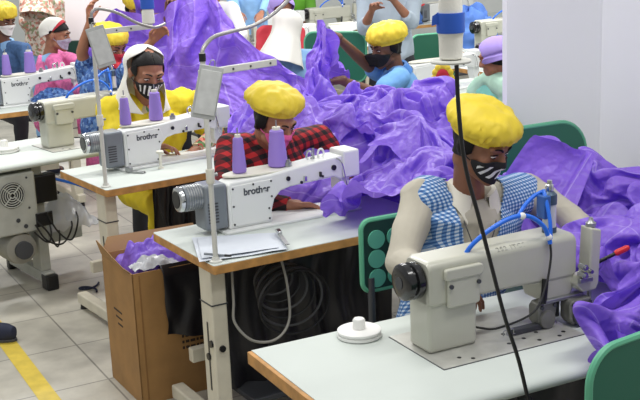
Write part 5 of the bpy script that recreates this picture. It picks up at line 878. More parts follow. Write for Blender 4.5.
0,-3,4,9,-4,1,0,-1,0,-2,2,1,-1,-2,2,-2,5,-9,-1,-1,6,4,-7,2,-4,3,1,4,4,2,-1,-5,-1,-4,1,-10,3,-3,5,1,5,3,0,-6,-7,8,1,2,-4,2,-9,-1,0,0,3,1,4,1,-3,-5,
-1,0,-1,0,0,-1,0,-4,-1,5,1,4,5,-1,1,-1,3,-1,-7,-2,-2,7,5,-3,-7,-4,-2,1,3,5,4,-4,-2,1,-3,-5,-5,1,0,3,5,4,3,3,-4,-8,3,2,0,-2,1,-10,-2,2,2,-1,0,5,0,2,
5,-8,-5,-2,-1,1,0,1,-3,1,8,7,1,-1,4,3,0,-1,-5,-7,3,1,7,-1,-3,-9,-7,-1,0,2,1,4,-4,3,1,0,-3,-3,-3,2,-3,-1,6,4,6,-5,-1,1,1,-2,3,-4,-6,2,-1,1,4,2,2,3,
2,3,-6,-4,-1,-2,1,4,-1,-1,-3,3,8,3,0,3,0,-2,0,-3,-5,2,1,2,-1,-5,-4,-6,-1,-3,1,1,7,-3,0,7,-1,-1,-6,-7,3,3,-1,-1,1,1,0,-3,4,4,-3,1,1,-2,1,5,4,-2,-3,-1,
6,-3,2,-6,0,0,0,3,2,1,-5,-5,0,6,3,0,0,3,0,-1,-5,-4,-1,-1,4,-2,-2,-3,-3,-2,0,-1,-4,2,6,10,-1,-1,1,-4,-5,1,-4,1,-3,2,-1,-1,0,1,-1,4,4,0,2,3,-2,2,0,-1,
-4,8,-2,0,-6,3,1,1,6,-1,1,-2,-5,-7,0,1,1,2,3,2,-4,-3,-5,4,-3,2,2,1,-7,2,-5,3,4,-1,2,1,2,-3,6,2,-3,-5,-3,0,-1,-3,7,3,-6,-2,6,-2,1,2,2,0,-6,-1,4,0,
-8,1,8,0,-4,-2,3,-2,0,-1,-1,2,3,1,-12,-6,0,5,3,8,1,0,-2,0,0,0,-1,-7,7,-8,4,4,3,2,-2,-6,2,2,-4,8,1,1,-2,-8,-3,5,-1,5,4,-4,-3,2,-2,3,5,-5,-1,-6,-1,1,
-8,-1,1,4,2,1,3,-2,1,-2,-1,-3,-1,1,4,-7,-6,-3,7,2,4,5,2,-8,3,0,-4,6,-4,4,-6,0,4,3,1,-5,-5,2,1,-2,1,-1,6,0,-1,2,-3,0,4,2,-5,1,-4,3,-1,2,-5,2,-3,-3,
-1,-4,-1,3,7,2,-1,0,-4,1,2,1,-1,3,0,0,-4,-3,2,-9,5,-2,5,1,-3,2,3,-9,0,6,1,-8,-2,4,-3,9,-4,-8,6,-6,3,-4,0,9,6,2,2,-8,2,1,0,-6,5,-4,-1,-3,4,-5,5,-2,
-2,5,-4,4,0,1,-4,-3,1,9,0,0,1,-5,-2,-1,-2,1,1,2,-6,2,-1,5,2,0,0,3,-5,-6,6,1,-8,-1,2,-3,7,-4,-3,4,-7,3,0,2,5,6,1,2,-7,-1,2,2,-7,1,-8,-1,-2,2,9,4,
4,-4,7,1,3,-10,-3,1,1,-4,0,3,-2,1,-1,-2,3,1,-2,5,-1,-9,-1,3,5,0,4,4,0,-2,-7,2,3,-7,-1,-3,3,7,-10,2,-2,3,2,2,1,-1,1,3,2,-1,-1,0,-4,-5,0,-1,2,0,-1,4,
-1,9,6,-1,-2,-4,-8,-2,-6,-2,0,-1,2,5,7,0,-3,-3,-1,4,1,-8,-9,0,6,3,2,6,6,-1,-2,-6,-3,1,-1,5,-2,1,1,-10,8,1,0,0,-4,1,0,-1,1,0,5,-1,-1,-4,7,-1,0,0,-5,3,
-3,3,2,2,-2,-1,-1,-4,-1,-6,2,-2,2,1,3,5,2,5,-4,-4,1,3,-4,-5,-6,6,-4,0,5,6,0,-3,-3,-1,4,4,-4,2,0,0,0,2,-3,0,-4,-7,0,-1,0,5,-5,0,4,3,1,8,1,-2,-5,0,
-1,-2,-2,-1,1,0,-3,-4,0,5,4,3,-5,0,-6,2,10,2,3,0,2,1,0,-6,-8,-4,3,0,-2,-4,7,2,3,0,0,1,2,-8,1,5,-3,-1,5,-8,0,-3,-3,4,-5,3,-3,6,5,7,-6,0,2,0,-1,-6,
-1,-6,-4,-2,0,5,0,-2,3,3,1,0,3,-6,2,-1,0,1,3,2,1,0,2,1,-1,-5,2,-6,-6,0,-5,4,3,4,7,-6,-3,-1,3,0,8,2,1,4,1,1,-10,-2,0,-4,3,2,7,-3,2,-10,2,7,4,-5,
5,-11,-5,-4,-3,2,6,3,3,2,-2,1,-2,3,-3,3,-4,-2,-1,3,2,0,-1,0,3,2,-2,-4,-3,-2,3,2,2,0,-2,-1,-1,8,0,8,1,0,-1,-2,-1,0,3,-3,3,-2,2,-1,-8,0,-7,6,-2,8,3,1,
5,0,-10,-2,-6,2,4,1,1,1,-1,-1,2,1,0,-2,0,0,2,2,-2,0,0,-2,0,-2,-3,2,4,9,6,-2,1,0,-6,2,0,-2,3,-2,-3,-2,-3,-4,-1,2,9,5,2,0,-1,-5,2,-6,6,-8,-2,-2,7,7,
6,1,0,-7,1,-6,-1,3,-1,-4,1,1,2,1,0,-3,2,1,-4,-2,3,6,2,4,-2,-5,-4,6,6,0,-1,-1,-7,0,7,-2,1,-3,-4,1,0,0,-6,3,-2,5,4,-1,5,2,0,-2,-3,2,4,1,-3,-6,-5,0,
3,3,1,-3,-4,-1,-6,3,1,0,2,2,-2,-3,4,1,-5,-1,3,-2,-2,2,2,0,2,2,2,-6,1,2,-4,2,-3,-1,-5,4,0,0,3,-4,1,0,3,-1,7,4,-3,-1,-1,1,0,2,3,-2,0,1,2,-1,-8,-6,
-7,3,2,4,0,-3,0,-3,0,6,-2,2,2,-6,-3,3,4,-4,-3,1,1,0,0,1,1,1,1,-1,-4,-5,3,-3,5,-2,-3,-4,1,0,6,4,-5,-1,5,6,6,-2,-1,-1,-4,2,-2,5,2,0,-3,2,-4,2,-3,-4]),
    'right': (46, 58, [
389,1,7,2,-3,0,-3,-1,-4,1,3,2,3,-2,-2,-3,-4,0,1,-1,-1,0,5,6,0,3,1,-7,-3,2,3,2,10,7,-2,-8,-6,5,5,-2,-1,3,1,2,3,1,
6,-8,-4,0,3,-5,0,1,4,-1,0,1,-2,3,2,-1,-3,0,6,1,0,1,-2,-2,1,-4,0,6,0,4,1,1,-11,-3,3,4,1,2,1,1,0,-5,-2,3,3,-3,
0,4,-10,1,-2,1,-3,1,1,0,2,-1,3,-1,0,1,2,1,1,3,0,3,-8,-5,5,3,-5,4,9,-1,-1,0,-4,-9,-3,6,9,1,-4,3,-2,-7,3,1,1,5,
-7,3,0,0,0,-2,1,-2,0,3,-3,1,-2,3,-1,4,3,2,-3,3,3,0,0,-5,-4,4,4,1,1,2,-2,-5,1,-1,-4,0,3,-1,4,2,-1,-1,2,-5,-3,-4,
-8,4,3,-4,5,3,-1,-3,-5,1,1,2,-2,-2,2,4,-1,4,1,-1,3,-1,1,1,-5,-2,0,3,-1,1,1,-6,1,3,1,-4,-1,1,2,-3,2,4,-7,2,2,-3,
-9,-2,7,1,-4,2,5,2,0,-8,-1,1,2,0,2,0,4,-2,1,0,-1,-1,4,0,1,0,0,-5,2,-1,-1,4,1,1,1,-2,-5,-1,-1,0,0,7,-4,-5,3,8,
-9,0,0,2,0,-6,0,3,5,3,-4,-1,1,0,4,1,1,1,-2,-5,0,1,4,5,4,-3,0,-1,-5,3,3,-2,0,1,3,-3,-3,-3,-2,3,1,-1,0,5,-3,1,
-8,-1,-1,-3,-2,6,0,-1,0,6,2,-4,2,4,0,-3,6,-5,-1,1,-2,1,3,4,3,-1,-3,1,-3,-3,-2,8,-4,-3,4,4,0,-3,-4,-2,1,-3,8,5,1,-8,
-5,-1,2,6,3,-5,5,-1,-6,0,5,2,1,0,-6,2,-2,2,-6,1,1,0,-2,2,1,4,3,-3,-2,-3,2,-1,5,-1,-1,3,1,-4,-4,-4,2,9,7,-7,-8,4,
-6,2,-2,2,7,2,-10,4,8,-3,0,-4,0,-3,4,-4,-1,1,0,-2,4,2,-1,-2,0,2,3,-2,-3,1,4,-2,-3,4,-1,3,-1,2,0,5,0,2,-6,-8,-3,-2,
-9,3,1,1,-1,7,0,-4,1,3,-2,4,-2,0,-1,1,-3,-6,8,0,-4,1,-1,2,-1,-3,4,3,0,-2,-3,7,3,-4,-3,0,4,3,4,0,-6,-7,-1,6,4,-1,
1,-2,1,-4,0,3,-1,3,1,-3,0,0,0,0,-3,6,-3,-1,-2,1,2,-1,3,-2,-5,1,-1,5,5,-3,-1,-3,2,4,-1,-1,3,-2,3,-6,1,2,1,5,0,5,
-1,3,-4,0,-5,-2,8,2,-4,1,2,-5,0,1,0,-2,1,1,-2,4,2,-1,-3,1,3,0,-4,0,5,4,1,-6,-1,3,4,1,-3,-4,-5,5,3,-1,6,-3,-3,-3,
7,-7,-4,2,-2,0,3,1,4,-2,-2,0,-3,0,2,-1,-1,-2,-1,2,2,-1,4,-5,0,0,1,0,0,3,-3,1,3,1,2,1,-1,-2,1,-1,4,-2,-4,3,2,-3,
-7,1,7,-5,3,3,0,-2,4,2,-2,3,-2,-1,1,-3,4,-7,-3,0,0,4,-4,0,-1,1,2,0,0,-3,-1,4,1,1,-1,-4,3,4,-2,4,-2,-1,-3,-3,4,5,
-8,4,0,5,3,-4,3,2,-2,1,-1,2,2,-1,0,4,-8,2,-2,-3,0,0,-2,-1,4,0,0,-3,0,-3,3,3,-2,-1,1,-1,0,2,4,0,-1,-2,-1,1,-4,1,
0,-1,-2,-1,2,2,-3,5,-2,0,2,0,3,2,-3,-1,1,2,2,-6,-4,-5,4,3,3,-3,2,0,1,-3,0,-1,2,-2,1,1,-6,4,0,-2,1,-1,0,3,1,-5,
-3,0,0,-2,0,2,-2,0,0,2,3,2,1,1,-2,-2,2,2,-2,5,-3,-5,-1,3,-3,2,-1,1,-3,4,-4,3,-1,1,0,2,2,-4,-4,-1,0,-2,2,0,1,4,
-6,0,2,-1,0,-3,1,-3,3,-1,1,0,3,0,0,0,5,1,1,-3,3,1,-5,1,-2,1,-3,1,-5,4,0,1,1,2,-1,1,4,-1,-5,-6,1,3,2,-3,1,0,
0,-7,0,3,-1,0,-1,-3,3,0,-1,-1,0,-1,2,2,0,6,-2,-3,-2,1,-1,0,-1,0,3,-1,-3,-2,4,0,3,3,4,1,-4,0,1,1,-2,1,-4,-2,1,1,
4,-5,-4,0,0,-2,0,0,0,0,-3,2,-4,3,2,1,2,3,2,-5,-6,2,4,-4,0,0,1,-2,1,1,2,0,2,2,1,-2,-1,7,1,3,3,1,-5,-6,-4,3,
-1,3,-6,0,2,-2,-2,2,-3,-1,-2,-2,2,1,4,0,0,-3,0,5,0,-5,4,-1,0,0,-2,-1,2,2,2,1,-1,3,2,3,6,-1,4,-7,0,4,-1,0,-5,-7,
0,2,-1,-6,-1,5,1,-4,-1,1,-2,2,-3,1,1,1,1,-2,-3,6,4,1,-4,0,1,-2,-3,-5,7,-1,2,4,4,-2,-2,4,1,1,0,-1,1,-2,2,-8,2,-1,
-8,7,1,-3,0,-1,0,2,-1,2,7,-6,0,-3,-2,0,0,-1,0,1,2,5,0,0,-1,2,-7,3,-2,1,3,2,2,-2,0,0,-1,0,0,4,-5,-3,-2,8,-1,3,
-7,1,-1,7,-1,-3,2,0,-2,2,0,-3,1,-2,1,1,-2,0,6,-1,0,-1,2,0,1,-2,1,-4,3,1,-1,2,2,-4,-2,0,-2,-3,3,2,-2,2,-3,8,7,-2,
-2,-7,5,3,0,1,-3,1,4,-4,2,2,-4,2,-1,-4,2,5,0,-4,-1,1,-1,0,-2,0,6,3,2,-2,-4,-4,-4,3,-2,-1,-1,-1,-1,4,1,-1,4,5,2,4,
-4,-4,10,-1,-3,3,3,-5,1,-1,1,-3,4,0,-3,-1,-2,-3,6,4,-6,-1,-2,2,1,0,1,10,-3,1,-5,-7,-3,4,3,-5,3,-4,2,1,5,5,-1,-2,2,-6,
78,-68,-9,2,0,-4,1,4,-6,3,-1,3,-7,1,0,0,-1,3,-3,1,0,-4,0,0,3,5,4,0,-3,-6,0,-2,-2,-4,1,4,0,5,1,6,1,0,-1,-4,0,0,
-3,31,-26,0,2,-1,0,-1,1,-4,-1,6,-2,-6,4,-2,1,1,-5,-1,0,4,-3,2,1,4,2,1,-4,-5,-4,3,-1,-2,-2,3,7,4,3,-4,1,1,-1,-5,1,5,
-3,2,2,0,0,3,-2,-2,0,1,-1,-1,5,-1,-3,2,-1,-4,-1,0,3,-2,3,-1,5,2,1,-2,-1,-2,-1,-1,-2,1,2,1,-4,3,0,0,0,1,2,-1,-4,3,
1,28,-30,3,1,0,-5,1,0,0,-1,0,1,3,-2,1,-3,-4,1,0,6,0,2,3,-1,0,0,-1,0,0,0,0,-4,1,-3,-3,4,2,-5,3,-3,0,3,0,0,0,
-6,16,-4,-10,2,2,3,-5,-1,-1,-1,2,0,0,0,-2,-1,0,5,-1,2,5,2,-1,-1,-4,-3,0,0,3,0,-1,0,-4,3,-1,0,-1,-2,0,-1,0,6,-4,-3,0,
-8,0,61,-58,-1,0,3,3,-6,2,0,-2,3,0,-2,-3,1,1,3,5,-3,1,1,0,-2,-3,-2,-2,8,-1,-2,-7,6,-1,-1,4,1,-5,3,-1,2,-2,-2,1,-5,0,
-8,-2,5,25,-27,-1,2,2,-2,-4,3,2,0,3,-2,-4,5,0,1,2,2,-1,0,-2,-2,-5,-3,3,3,7,-1,0,-6,4,0,0,-2,-4,6,1,1,-1,-7,6,1,-7,
-4,1,0,3,-2,-4,-1,1,6,-1,-2,1,0,0,0,6,-4,0,-2,1,0,1,-2,-1,-1,-2,-1,-1,-2,7,9,0,2,0,-1,-5,-6,3,-1,-3,-2,2,5,-3,4,3,
-5,6,-5,1,3,-3,1,-2,3,3,-4,0,-1,0,6,0,-9,3,5,-2,-1,-2,1,1,-6,3,-2,-1,-1,2,4,8,1,1,-3,-3,-3,1,-5,-2,-1,-1,7,8,-5,-1,
-5,0,3,1,3,2,-2,2,-2,4,2,-4,0,-2,-5,-7,5,3,2,-2,1,-2,0,-2,3,-2,4,-3,1,-3,2,-3,4,-1,2,-1,3,-3,0,1,0,-1,-4,1,8,3,
-8,2,-1,-10,18,2,3,1,-5,-2,6,-1,-8,-4,1,0,3,4,-3,0,0,2,-1,-3,0,1,2,3,-2,-4,-4,2,1,2,2,3,-5,4,0,1,1,-2,0,-1,-1,-4,
1,-14,-6,16,5,3,-2,0,4,-8,-4,4,4,-5,-3,4,3,-3,-1,2,-2,1,-7,4,4,3,-4,1,-4,2,0,1,0,3,-1,0,1,-5,4,0,1,2,-1,0,1,4,
-36,8,-1,29,2,-3,0,0,3,2,-8,0,2,0,0,8,-1,-4,-2,-3,2,-3,1,0,2,1,2,-3,1,1,0,2,2,-2,2,1,0,-3,-2,0,2,1,3,4,-3,-3,
2,-2,3,-4,0,4,-4,0,2,2,0,-5,0,2,0,-4,8,-1,-4,-5,0,0,0,3,1,-1,1,0,2,1,1,0,2,0,-3,-2,3,4,2,1,-1,-2,-2,-3,2,-2,
3,-1,3,-2,-9,6,2,-5,-1,2,4,0,-6,3,5,-7,0,5,1,1,-5,-3,0,0,-2,2,1,2,4,-2,-2,0,2,1,-1,0,1,3,0,-6,-1,-2,4,4,0,1,
-1,4,4,-4,-7,-3,7,1,-6,-2,2,-1,4,0,2,8,-8,-3,-3,1,-4,6,2,0,-3,0,3,4,0,-5,1,1,-3,0,2,0,1,1,-2,-2,0,1,-1,-1,0,2,
3,-4,-1,1,2,-6,-1,8,0,-5,-2,1,3,0,0,1,3,-2,-1,-6,7,-1,3,-1,1,-1,-2,-1,0,0,1,-2,0,1,-2,0,1,0,-2,2,-3,4,-4,-2,1,2,
-2,-2,-3,5,3,0,-4,-3,7,5,-2,-2,2,3,-2,0,-2,2,-5,3,-3,0,5,4,-3,0,-1,-3,-4,5,-6,0,4,-4,5,0,-1,-3,2,2,-2,1,3,0,-7,-1,
-6,4,-1,-3,4,1,1,-2,1,4,1,-4,2,2,1,-1,-1,0,2,1,-2,3,3,1,-4,-1,-2,-2,2,-5,3,0,-4,3,-4,2,-3,2,-1,1,3,-2,-1,2,11,-4,
0,-6,0,3,0,0,0,2,0,3,0,1,-1,2,0,0,3,1,3,1,0,-2,0,-3,-1,-1,0,0,-4,0,-2,2,-1,0,3,0,0,-6,0,-1,2,1,3,0,-1,3,
-3,1,-4,5,3,-3,-2,2,-2,-3,3,6,1,-4,4,-1,-9,2,4,2,2,2,-4,-3,4,-2,0,2,2,1,-1,-3,-1,-1,1,0,3,-1,-2,0,-2,-2,1,1,-2,4,
-4,1,4,-2,0,6,-3,-6,3,2,2,2,-7,4,-3,0,1,-2,1,2,6,-2,-6,-1,2,2,0,1,2,-2,4,-2,-5,-2,-1,0,0,4,-3,5,1,-5,-1,-3,1,2,
-2,0,6,3,-6,-4,4,1,-2,0,0,0,0,4,-2,-5,3,0,3,3,-1,-3,1,-1,1,0,3,-1,-2,-3,-4,4,4,-2,-2,0,-5,0,2,-2,1,5,-4,1,3,3,
-4,3,-1,0,7,-5,1,2,1,-3,0,1,0,-7,0,3,3,1,-1,0,-3,4,2,2,-1,-1,1,6,-2,-1,-4,-4,-3,3,0,-2,0,-3,4,5,-4,3,1,0,1,-4,
5,-3,-4,1,1,4,-2,0,-1,-1,1,1,4,-1,0,0,-6,1,1,1,3,0,1,0,0,3,0,-5,5,-2,-6,1,1,-2,-2,2,3,0,-2,0,0,-4,3,1,-4,3,
2,1,-1,-7,0,6,-1,1,-1,1,0,-3,5,-1,-3,5,-2,1,0,-2,5,-3,7,-1,-1,-4,-3,-2,-3,5,4,-1,-1,-1,-1,-1,0,4,1,-4,4,-5,3,2,2,-3,
2,0,3,-5,-6,-2,3,-2,2,3,2,4,-8,2,6,-1,5,-5,1,0,-2,8,-1,-7,-2,2,-1,0,-1,-1,6,-2,1,-1,1,-2,1,1,-3,0,1,6,-1,0,-2,2,
3,-1,-2,5,0,-3,-2,0,-4,0,2,2,4,0,-2,0,3,1,-2,0,6,1,-13,5,3,0,-1,-1,-1,3,0,0,-4,1,1,0,0,-1,0,0,0,3,-2,0,2,-10,
2,-1,1,3,1,0,0,-3,0,-7,-2,0,5,4,3,-5,3,7,4,3,-12,-14,3,5,3,2,1,-2,-2,2,2,2,0,-3,1,3,0,-8,9,-8,2,1,-2,-1,-1,-9,
1,3,-2,-2,0,-2,-2,0,-1,3,-2,-1,-1,-2,-1,2,0,-1,1,0,3,5,2,0,-2,1,3,0,-2,0,3,-1,0,0,-3,-2,-1,9,-3,0,1,-1,-3,0,-4,1,
3,1,-3,1,1,-2,-4,-3,-3,1,2,1,0,-1,0,2,-2,-1,-1,1,3,5,4,-3,1,-4,-2,-1,1,4,1,4,-2,-3,0,-1,0,-1,0,6,-6,-1,2,-2,-1,6,
57,2,6,6,-3,3,5,1,3,2,0,-1,2,-3,-1,0,-4,0,7,10,15,-4,-4,-3,-8,-1,-6,-4,-4,-2,-2,-3,2,7,-2,3,4,-8,-6,-11,-8,-7,-5,-2,4,6,
1,1,2,-1,4,-7,-6,2,1,1,3,3,0,5,-2,-2,-4,-2,-1,1,-1,9,-3,-4,3,-4,2,1,-2,4,4,0,3,-5,1,-5,-1,0,-3,7,2,3,2,-1,-7,-3,
4,-1,0,-4,4,3,-4,-2,0,-2,0,4,-3,2,6,-4,4,0,-2,-2,-1,-1,1,-1,2,0,0,1,1,2,0,2,-3,0,-3,2,-6,0,1,-4,4,9,-1,0,0,-2,
0,1,-4,5,-3,3,5,-2,-1,-1,-1,-6,1,1,3,5,1,1,-2,-2,-6,-1,3,5,-2,1,-2,3,2,-4,0,1,-3,-1,4,-1,-2,1,0,3,0,0,-4,1,2,-3,
2,0,-2,0,6,1,1,-1,-2,1,0,0,-5,-2,2,5,-1,-1,0,-4,-2,-1,1,5,-1,2,1,-2,4,-3,-2,3,1,-3,0,0,0,-1,4,1,-1,-2,0,0,1,-2,
7,-7,4,-2,-3,5,4,5,-2,-4,-1,0,0,-8,1,7,-1,-1,2,-1,-1,1,0,-4,-1,-1,4,2,-1,1,-1,-2,-3,0,2,2,0,2,1,2,-1,-7,3,-2,1,-1,
4,2,-2,1,1,-2,1,2,2,-1,-4,0,1,-1,0,-2,-1,1,0,3,-5,2,2,-8,0,3,4,0,0,1,-1,-2,2,1,-2,-3,1,4,0,2,0,0,0,1,-4,3,
1,5,-2,-1,1,0,0,-2,2,5,-2,-4,1,3,-7,-5,5,3,-2,0,2,-6,4,2,3,-1,2,-3,1,1,-2,-3,2,2,-2,-1,1,-4,1,0,3,0,2,-2,3,2,
8,-2,4,0,1,-1,-3,-1,-1,-1,1,2,1,1,-2,-5,2,1,-2,-1,3,0,-4,3,2,0,-4,1,0,3,-1,-1,-3,3,-1,-2,-2,5,2,-4,0,3,-1,5,0,-1,
9,2,-3,2,-3,-2,0,-1,-1,-1,3,0,0,-1,0,5,-2,2,-3,-4,-2,4,-1,3,-1,1,-2,0,-1,0,2,-2,1,-3,0,1,2,-2,-1,2,-3,2,2,2,4,-3,
7,2,1,-1,0,-4,0,-2,0,-1,0,2,1,1,-1,-3,5,-1,4,-2,-5,-2,2,2,2,-4,0,2,-2,-5,-1,4,-2,2,1,-1,-1,1,1,-1,3,0,1,-3,-5,8,
6,-1,1,1,0,0,-5,-1,2,3,-2,-2,4,-1,-2,0,0,-1,4,1,-2,-1,0,2,-3,-1,1,1,0,1,-3,1,2,-4,3,-1,1,2,0,2,-2,-1,2,0,-2,-4,
5,1,0,-4,-3,4,-1,0,2,2,-1,0,-3,2,-1,0,-2,2,0,3,0,-6,0,-1,5,3,-1,-3,1,-3,4,1,1,-1,-1,1,1,0,-2,1,1,0,4,4,5,-1,
3,3,-1,2,0,-4,0,4,-3,1,2,-1,-1,-1,3,0,-1,-3,1,1,-1,0,-2,1,2,2,0,-4,-3,4,1,0,3,-2,-2,5,-1,-1,1,-4,3,4,1,-1,2,-1,
2,0,2,-1,3,-1,3,-2,2,-5,-1,0,2,1,1,0,0,5,-7,-4,3,2,2,-1,-2,1,1,2,1,-1,-1,-2,-2,1,2,1,2,-4,-1,3,2,0,-3,0,-2,6,
1,1,3,-1,-2,4,1,1,-3,-3,3,1,-1,3,-2,-1,2,-1,-1,-1,0,4,-2,0,-2,-5,2,5,2,3,-1,-4,-1,-1,-1,1,0,0,1,2,-1,-1,1,0,-1,-2,
7,-3,-2,2,1,1,0,1,-3,1,0,1,1,-2,2,0,-2,-6,1,6,2,-6,2,-1,0,1,-2,1,1,2,3,-1,-5,7,-3,-2,-1,1,1,1,0,-2,-3,1,1,0,
3,0,0,1,-2,3,0,0,0,2,-2,0,1,0,-1,1,-2,1,-1,-4,1,3,-1,1,-2,3,1,-2,-1,-1,3,3,-2,2,2,-2,-1,-1,-1,1,1,-4,0,2,-1,2,
-1,4,-4,0,4,-3,3,-1,4,0,-2,-1,2,2,-4,0,2,-1,2,0,0,2,-3,-2,1,0,0,2,-3,1,1,3,1,-5,3,-1,-1,1,1,-2,0,2,2,-3,1,-3,
9,-8,4,-2,-1,2,-3,4,-3,2,4,-3,-2,-2,-1,-1,2,3,1,-3,1,1,0,3,3,-1,0,-5,1,-1,2,-2,2,-2,-2,1,2,1,0,1,-3,4,0,-2,1,-1,
3,1,-5,3,0,-2,3,-2,3,-1,-1,5,-4,-1,2,-1,-1,3,0,-2,-4,4,3,0,0,3,0,0,-2,-1,-5,3,2,0,-1,3,0,0,2,1,-4,-3,1,1,1,1,
6,-1,-2,-1,-2,2,0,2,2,-3,-1,3,2,0,1,-2,-3,-2,-3,5,3,-3,2,1,0,-2,1,2,1,1,1,-1,-2,-1,2,3,5,0,-3,-1,4,-6,-6,3,0,-2,
2,3,0,-4,1,1,1,1,1,1,0,-2,-3,1,2,-1,0,0,-3,3,1,2,-3,1,0,-2,2,0,6,-3,0,1,1,-1,0,3,1,0,0,-2,0,1,-4,-4,3,-2,
2,1,5,-4,-1,-3,2,1,0,3,1,-3,0,-2,-4,-1,6,1,4,-1,-1,-3,3,-4,-1,4,-1,2,3,0,-1,-2,0,3,4,-5,1,3,-2,-2,-1,-2,1,0,0,-4,
8,-6,1,1,-1,-3,-4,0,5,2,0,-1,-1,-6,2,6,0,2,2,-1,1,2,-5,4,-1,2,-3,0,-1,0,1,1,1,0,-2,-2,-1,3,3,-3,-1,1,-2,4,-10,0,
-6,4,1,2,4,1,-1,-4,-2,2,2,-2,1,1,3,2,-3,-2,2,2,0,1,0,-2,2,0,-1,1,-5,3,0,1,-1,-3,1,1,-4,0,1,6,-4,0,4,-6,-1,7,
0,1,-2,7,-3,3,0,1,-5,1,-2,1,2,4,1,0,-1,-4,0,1,1,-1,5,1,-1,-6,4,-5,2,-2,2,-3,1,3,-2,-1,1,-1,3,-1,3,-2,1,-4,4,1,
42,-34,-1,0,3,-4,-1,-3,2,-2,-1,2,1,4,0,0,2,-3,-2,-1,-1,3,3,-1,-1,-1,-5,2,4,0,-2,3,-4,2,-1,-2,2,-2,2,-2,-1,4,1,2,0,0,
2,15,-12,3,-3,1,-2,-2,-1,1,-1,1,2,3,2,0,-1,1,-4,-2,-2,4,-1,-1,-2,-1,3,1,2,2,0,0,3,-5,-2,1,-5,1,-1,2,2,0,2,1,0,-1,
0,4,3,-3,0,-4,1,2,0,-1,1,0,1,1,2,0,0,0,-2,-1,2,-2,1,0,-1,1,-2,1,-2,3,4,-2,-4,-1,-1,1,4,0,-4,-1,1,4,-3,3,-1,1,
6,5,-6,-4,0,2,0,1,-2,0,1,2,-2,0,1,4,-3,-3,2,-1,3,-5,0,-2,0,0,2,1,0,1,4,-1,-1,2,-1,-2,1,-1,1,2,-3,1,0,0,1,0,
-2,8,-2,-2,0,-2,3,0,1,-3,3,1,-1,-2,-1,-1,1,-2,7,1,-1,-5,-1,-2,2,3,1,-1,-2,-4,1,2,3,1,3,-1,-2,2,-5,3,-1,0,3,0,-1,-1,
-3,2,17,-12,-5,3,-5,3,1,4,0,-2,3,-3,-1,-4,-1,5,1,4,-3,2,-6,5,1,0,-1,-5,0,-1,-10,8,6,0,0,5,-1,-2,-2,0,4,0,3,-2,1,2,
1,-2,2,9,-6,0,3,-2,-2,-1,5,-1,0,3,-2,-4,3,1,-3,-1,-3,0,4,-2,3,0,1,3,-8,2,1,-3,5,2,0,0,1,-6,4,-2,5,2,-4,0,-2,0,
0,2,-1,5,4,-3,0,-3,1,1,-2,5,-1,0,-2,2,-2,1,-1,-1,0,-1,-1,1,1,-2,2,-4,4,0,1,2,0,2,-2,-1,-1,3,-1,-2,-1,0,3,2,-1,-2,
7,-2,0,1,2,1,-3,3,-3,-2,2,0,2,-1,1,0,-2,0,0,-3,1,0,0,2,-3,-1,-4,-1,7,2,3,-1,-5,1,4,-2,4,1,0,0,-3,-5,-3,4,4,3,
8,-3,-2,2,3,0,2,-3,2,-2,-2,1,-1,2,2,-1,-1,0,0,-3,1,-2,1,-5,-6,4,-2,7,-1,6,1,-2,2,-2,-1,1,-3,5,2,1,-1,-3,-1,-3,2,-1,
4,2,0,4,-4,3,-1,-1,1,1,0,-2,0,0,0,-1,1,0,-4,-1,1,4,-3,-4,3,-4,2,2,2,-2,0,3,-4,1,1,-2,3,0,3,0,0,1,-1,-3,-1,2,
8,1,3,-3,0,0,-1,2,-1,1,-3,1,1,-4,-1,4,-1,-4,-1,4,-1,-1,-6,5,2,2,3,-1,-6,4,-1,-3,3,-5,1,3,0,2,-1,-1,1,1,0,2,-4,-3,
26,-3,-5,-10,-1,0,2,0,1,-1,1,-2,1,-1,-2,-1,-3,4,0,-3,3,-3,2,-2,3,1,-2,3,0,-3,1,-2,-2,4,0,-3,-1,1,-1,-2,0,3,5,-1,-2,-3,
13,-2,-3,-1,1,-2,2,0,0,2,-1,0,-3,1,-2,-3,1,-2,4,-2,-2,2,1,6,0,0,1,-6,6,-6,-3,2,0,-1,3,-2,-4,-4,-4,3,1,2,2,2,1,0,
10,3,-2,-3,0,-2,-1,3,-1,-1,1,1,-3,-1,1,-3,0,1,1,4,-1,-2,4,-1,1,1,-1,2,-4,-3,0,-1,0,-2,-1,6,-2,-6,5,4,3,-3,-4,1,0,-1,
6,-5,5,4,-3,2,-2,-1,-1,-1,0,-1,1,-2,0,0,1,-2,0,3,-2,4,4,1,-1,1,0,-1,-3,-3,-5,1,4,1,-5,2,1,4,0,0,1,1,-3,-2,1,-1,
3,4,0,0,2,-1,2,-2,-2,0,-3,-1,2,-1,-1,0,0,3,0,0,3,0,1,4,-1,-2,-1,-2,0,-2,2,-3,-2,2,1,-5,2,4,-1,1,0,2,-3,-4,4,2,
-2,5,-1,6,1,2,-1,-3,1,-5,-1,1,-2,2,0,1,-1,2,-1,1,3,2,-2,3,2,-1,-2,-3,0,1,-3,-1,0,-2,3,0,-2,1,2,-4,2,3,0,0,-3,0,
2,-3,6,0,3,0,-1,1,-2,0,0,1,-2,-1,0,-1,1,-1,4,-1,2,-1,0,-3,3,2,1,-2,-3,3,-2,1,-4,2,-1,-2,2,-4,1,2,-3,-2,1,5,-1,0,
8,-3,-2,1,1,2,0,0,1,1,-2,-2,1,1,-1,0,5,-5,-5,4,0,5,-1,-4,0,2,2,5,-5,0,-2,1,-1,-2,-4,2,0,2,0,-2,-3,-4,8,-2,3,0,
8,2,-2,-3,-2,1,1,0,0,1,0,0,0,0,-2,3,-3,3,4,-1,0,-5,2,-2,-1,-2,2,3,8,-4,1,-5,0,-4,-1,2,-1,1,-2,0,1,1,0,2,-1,-1,
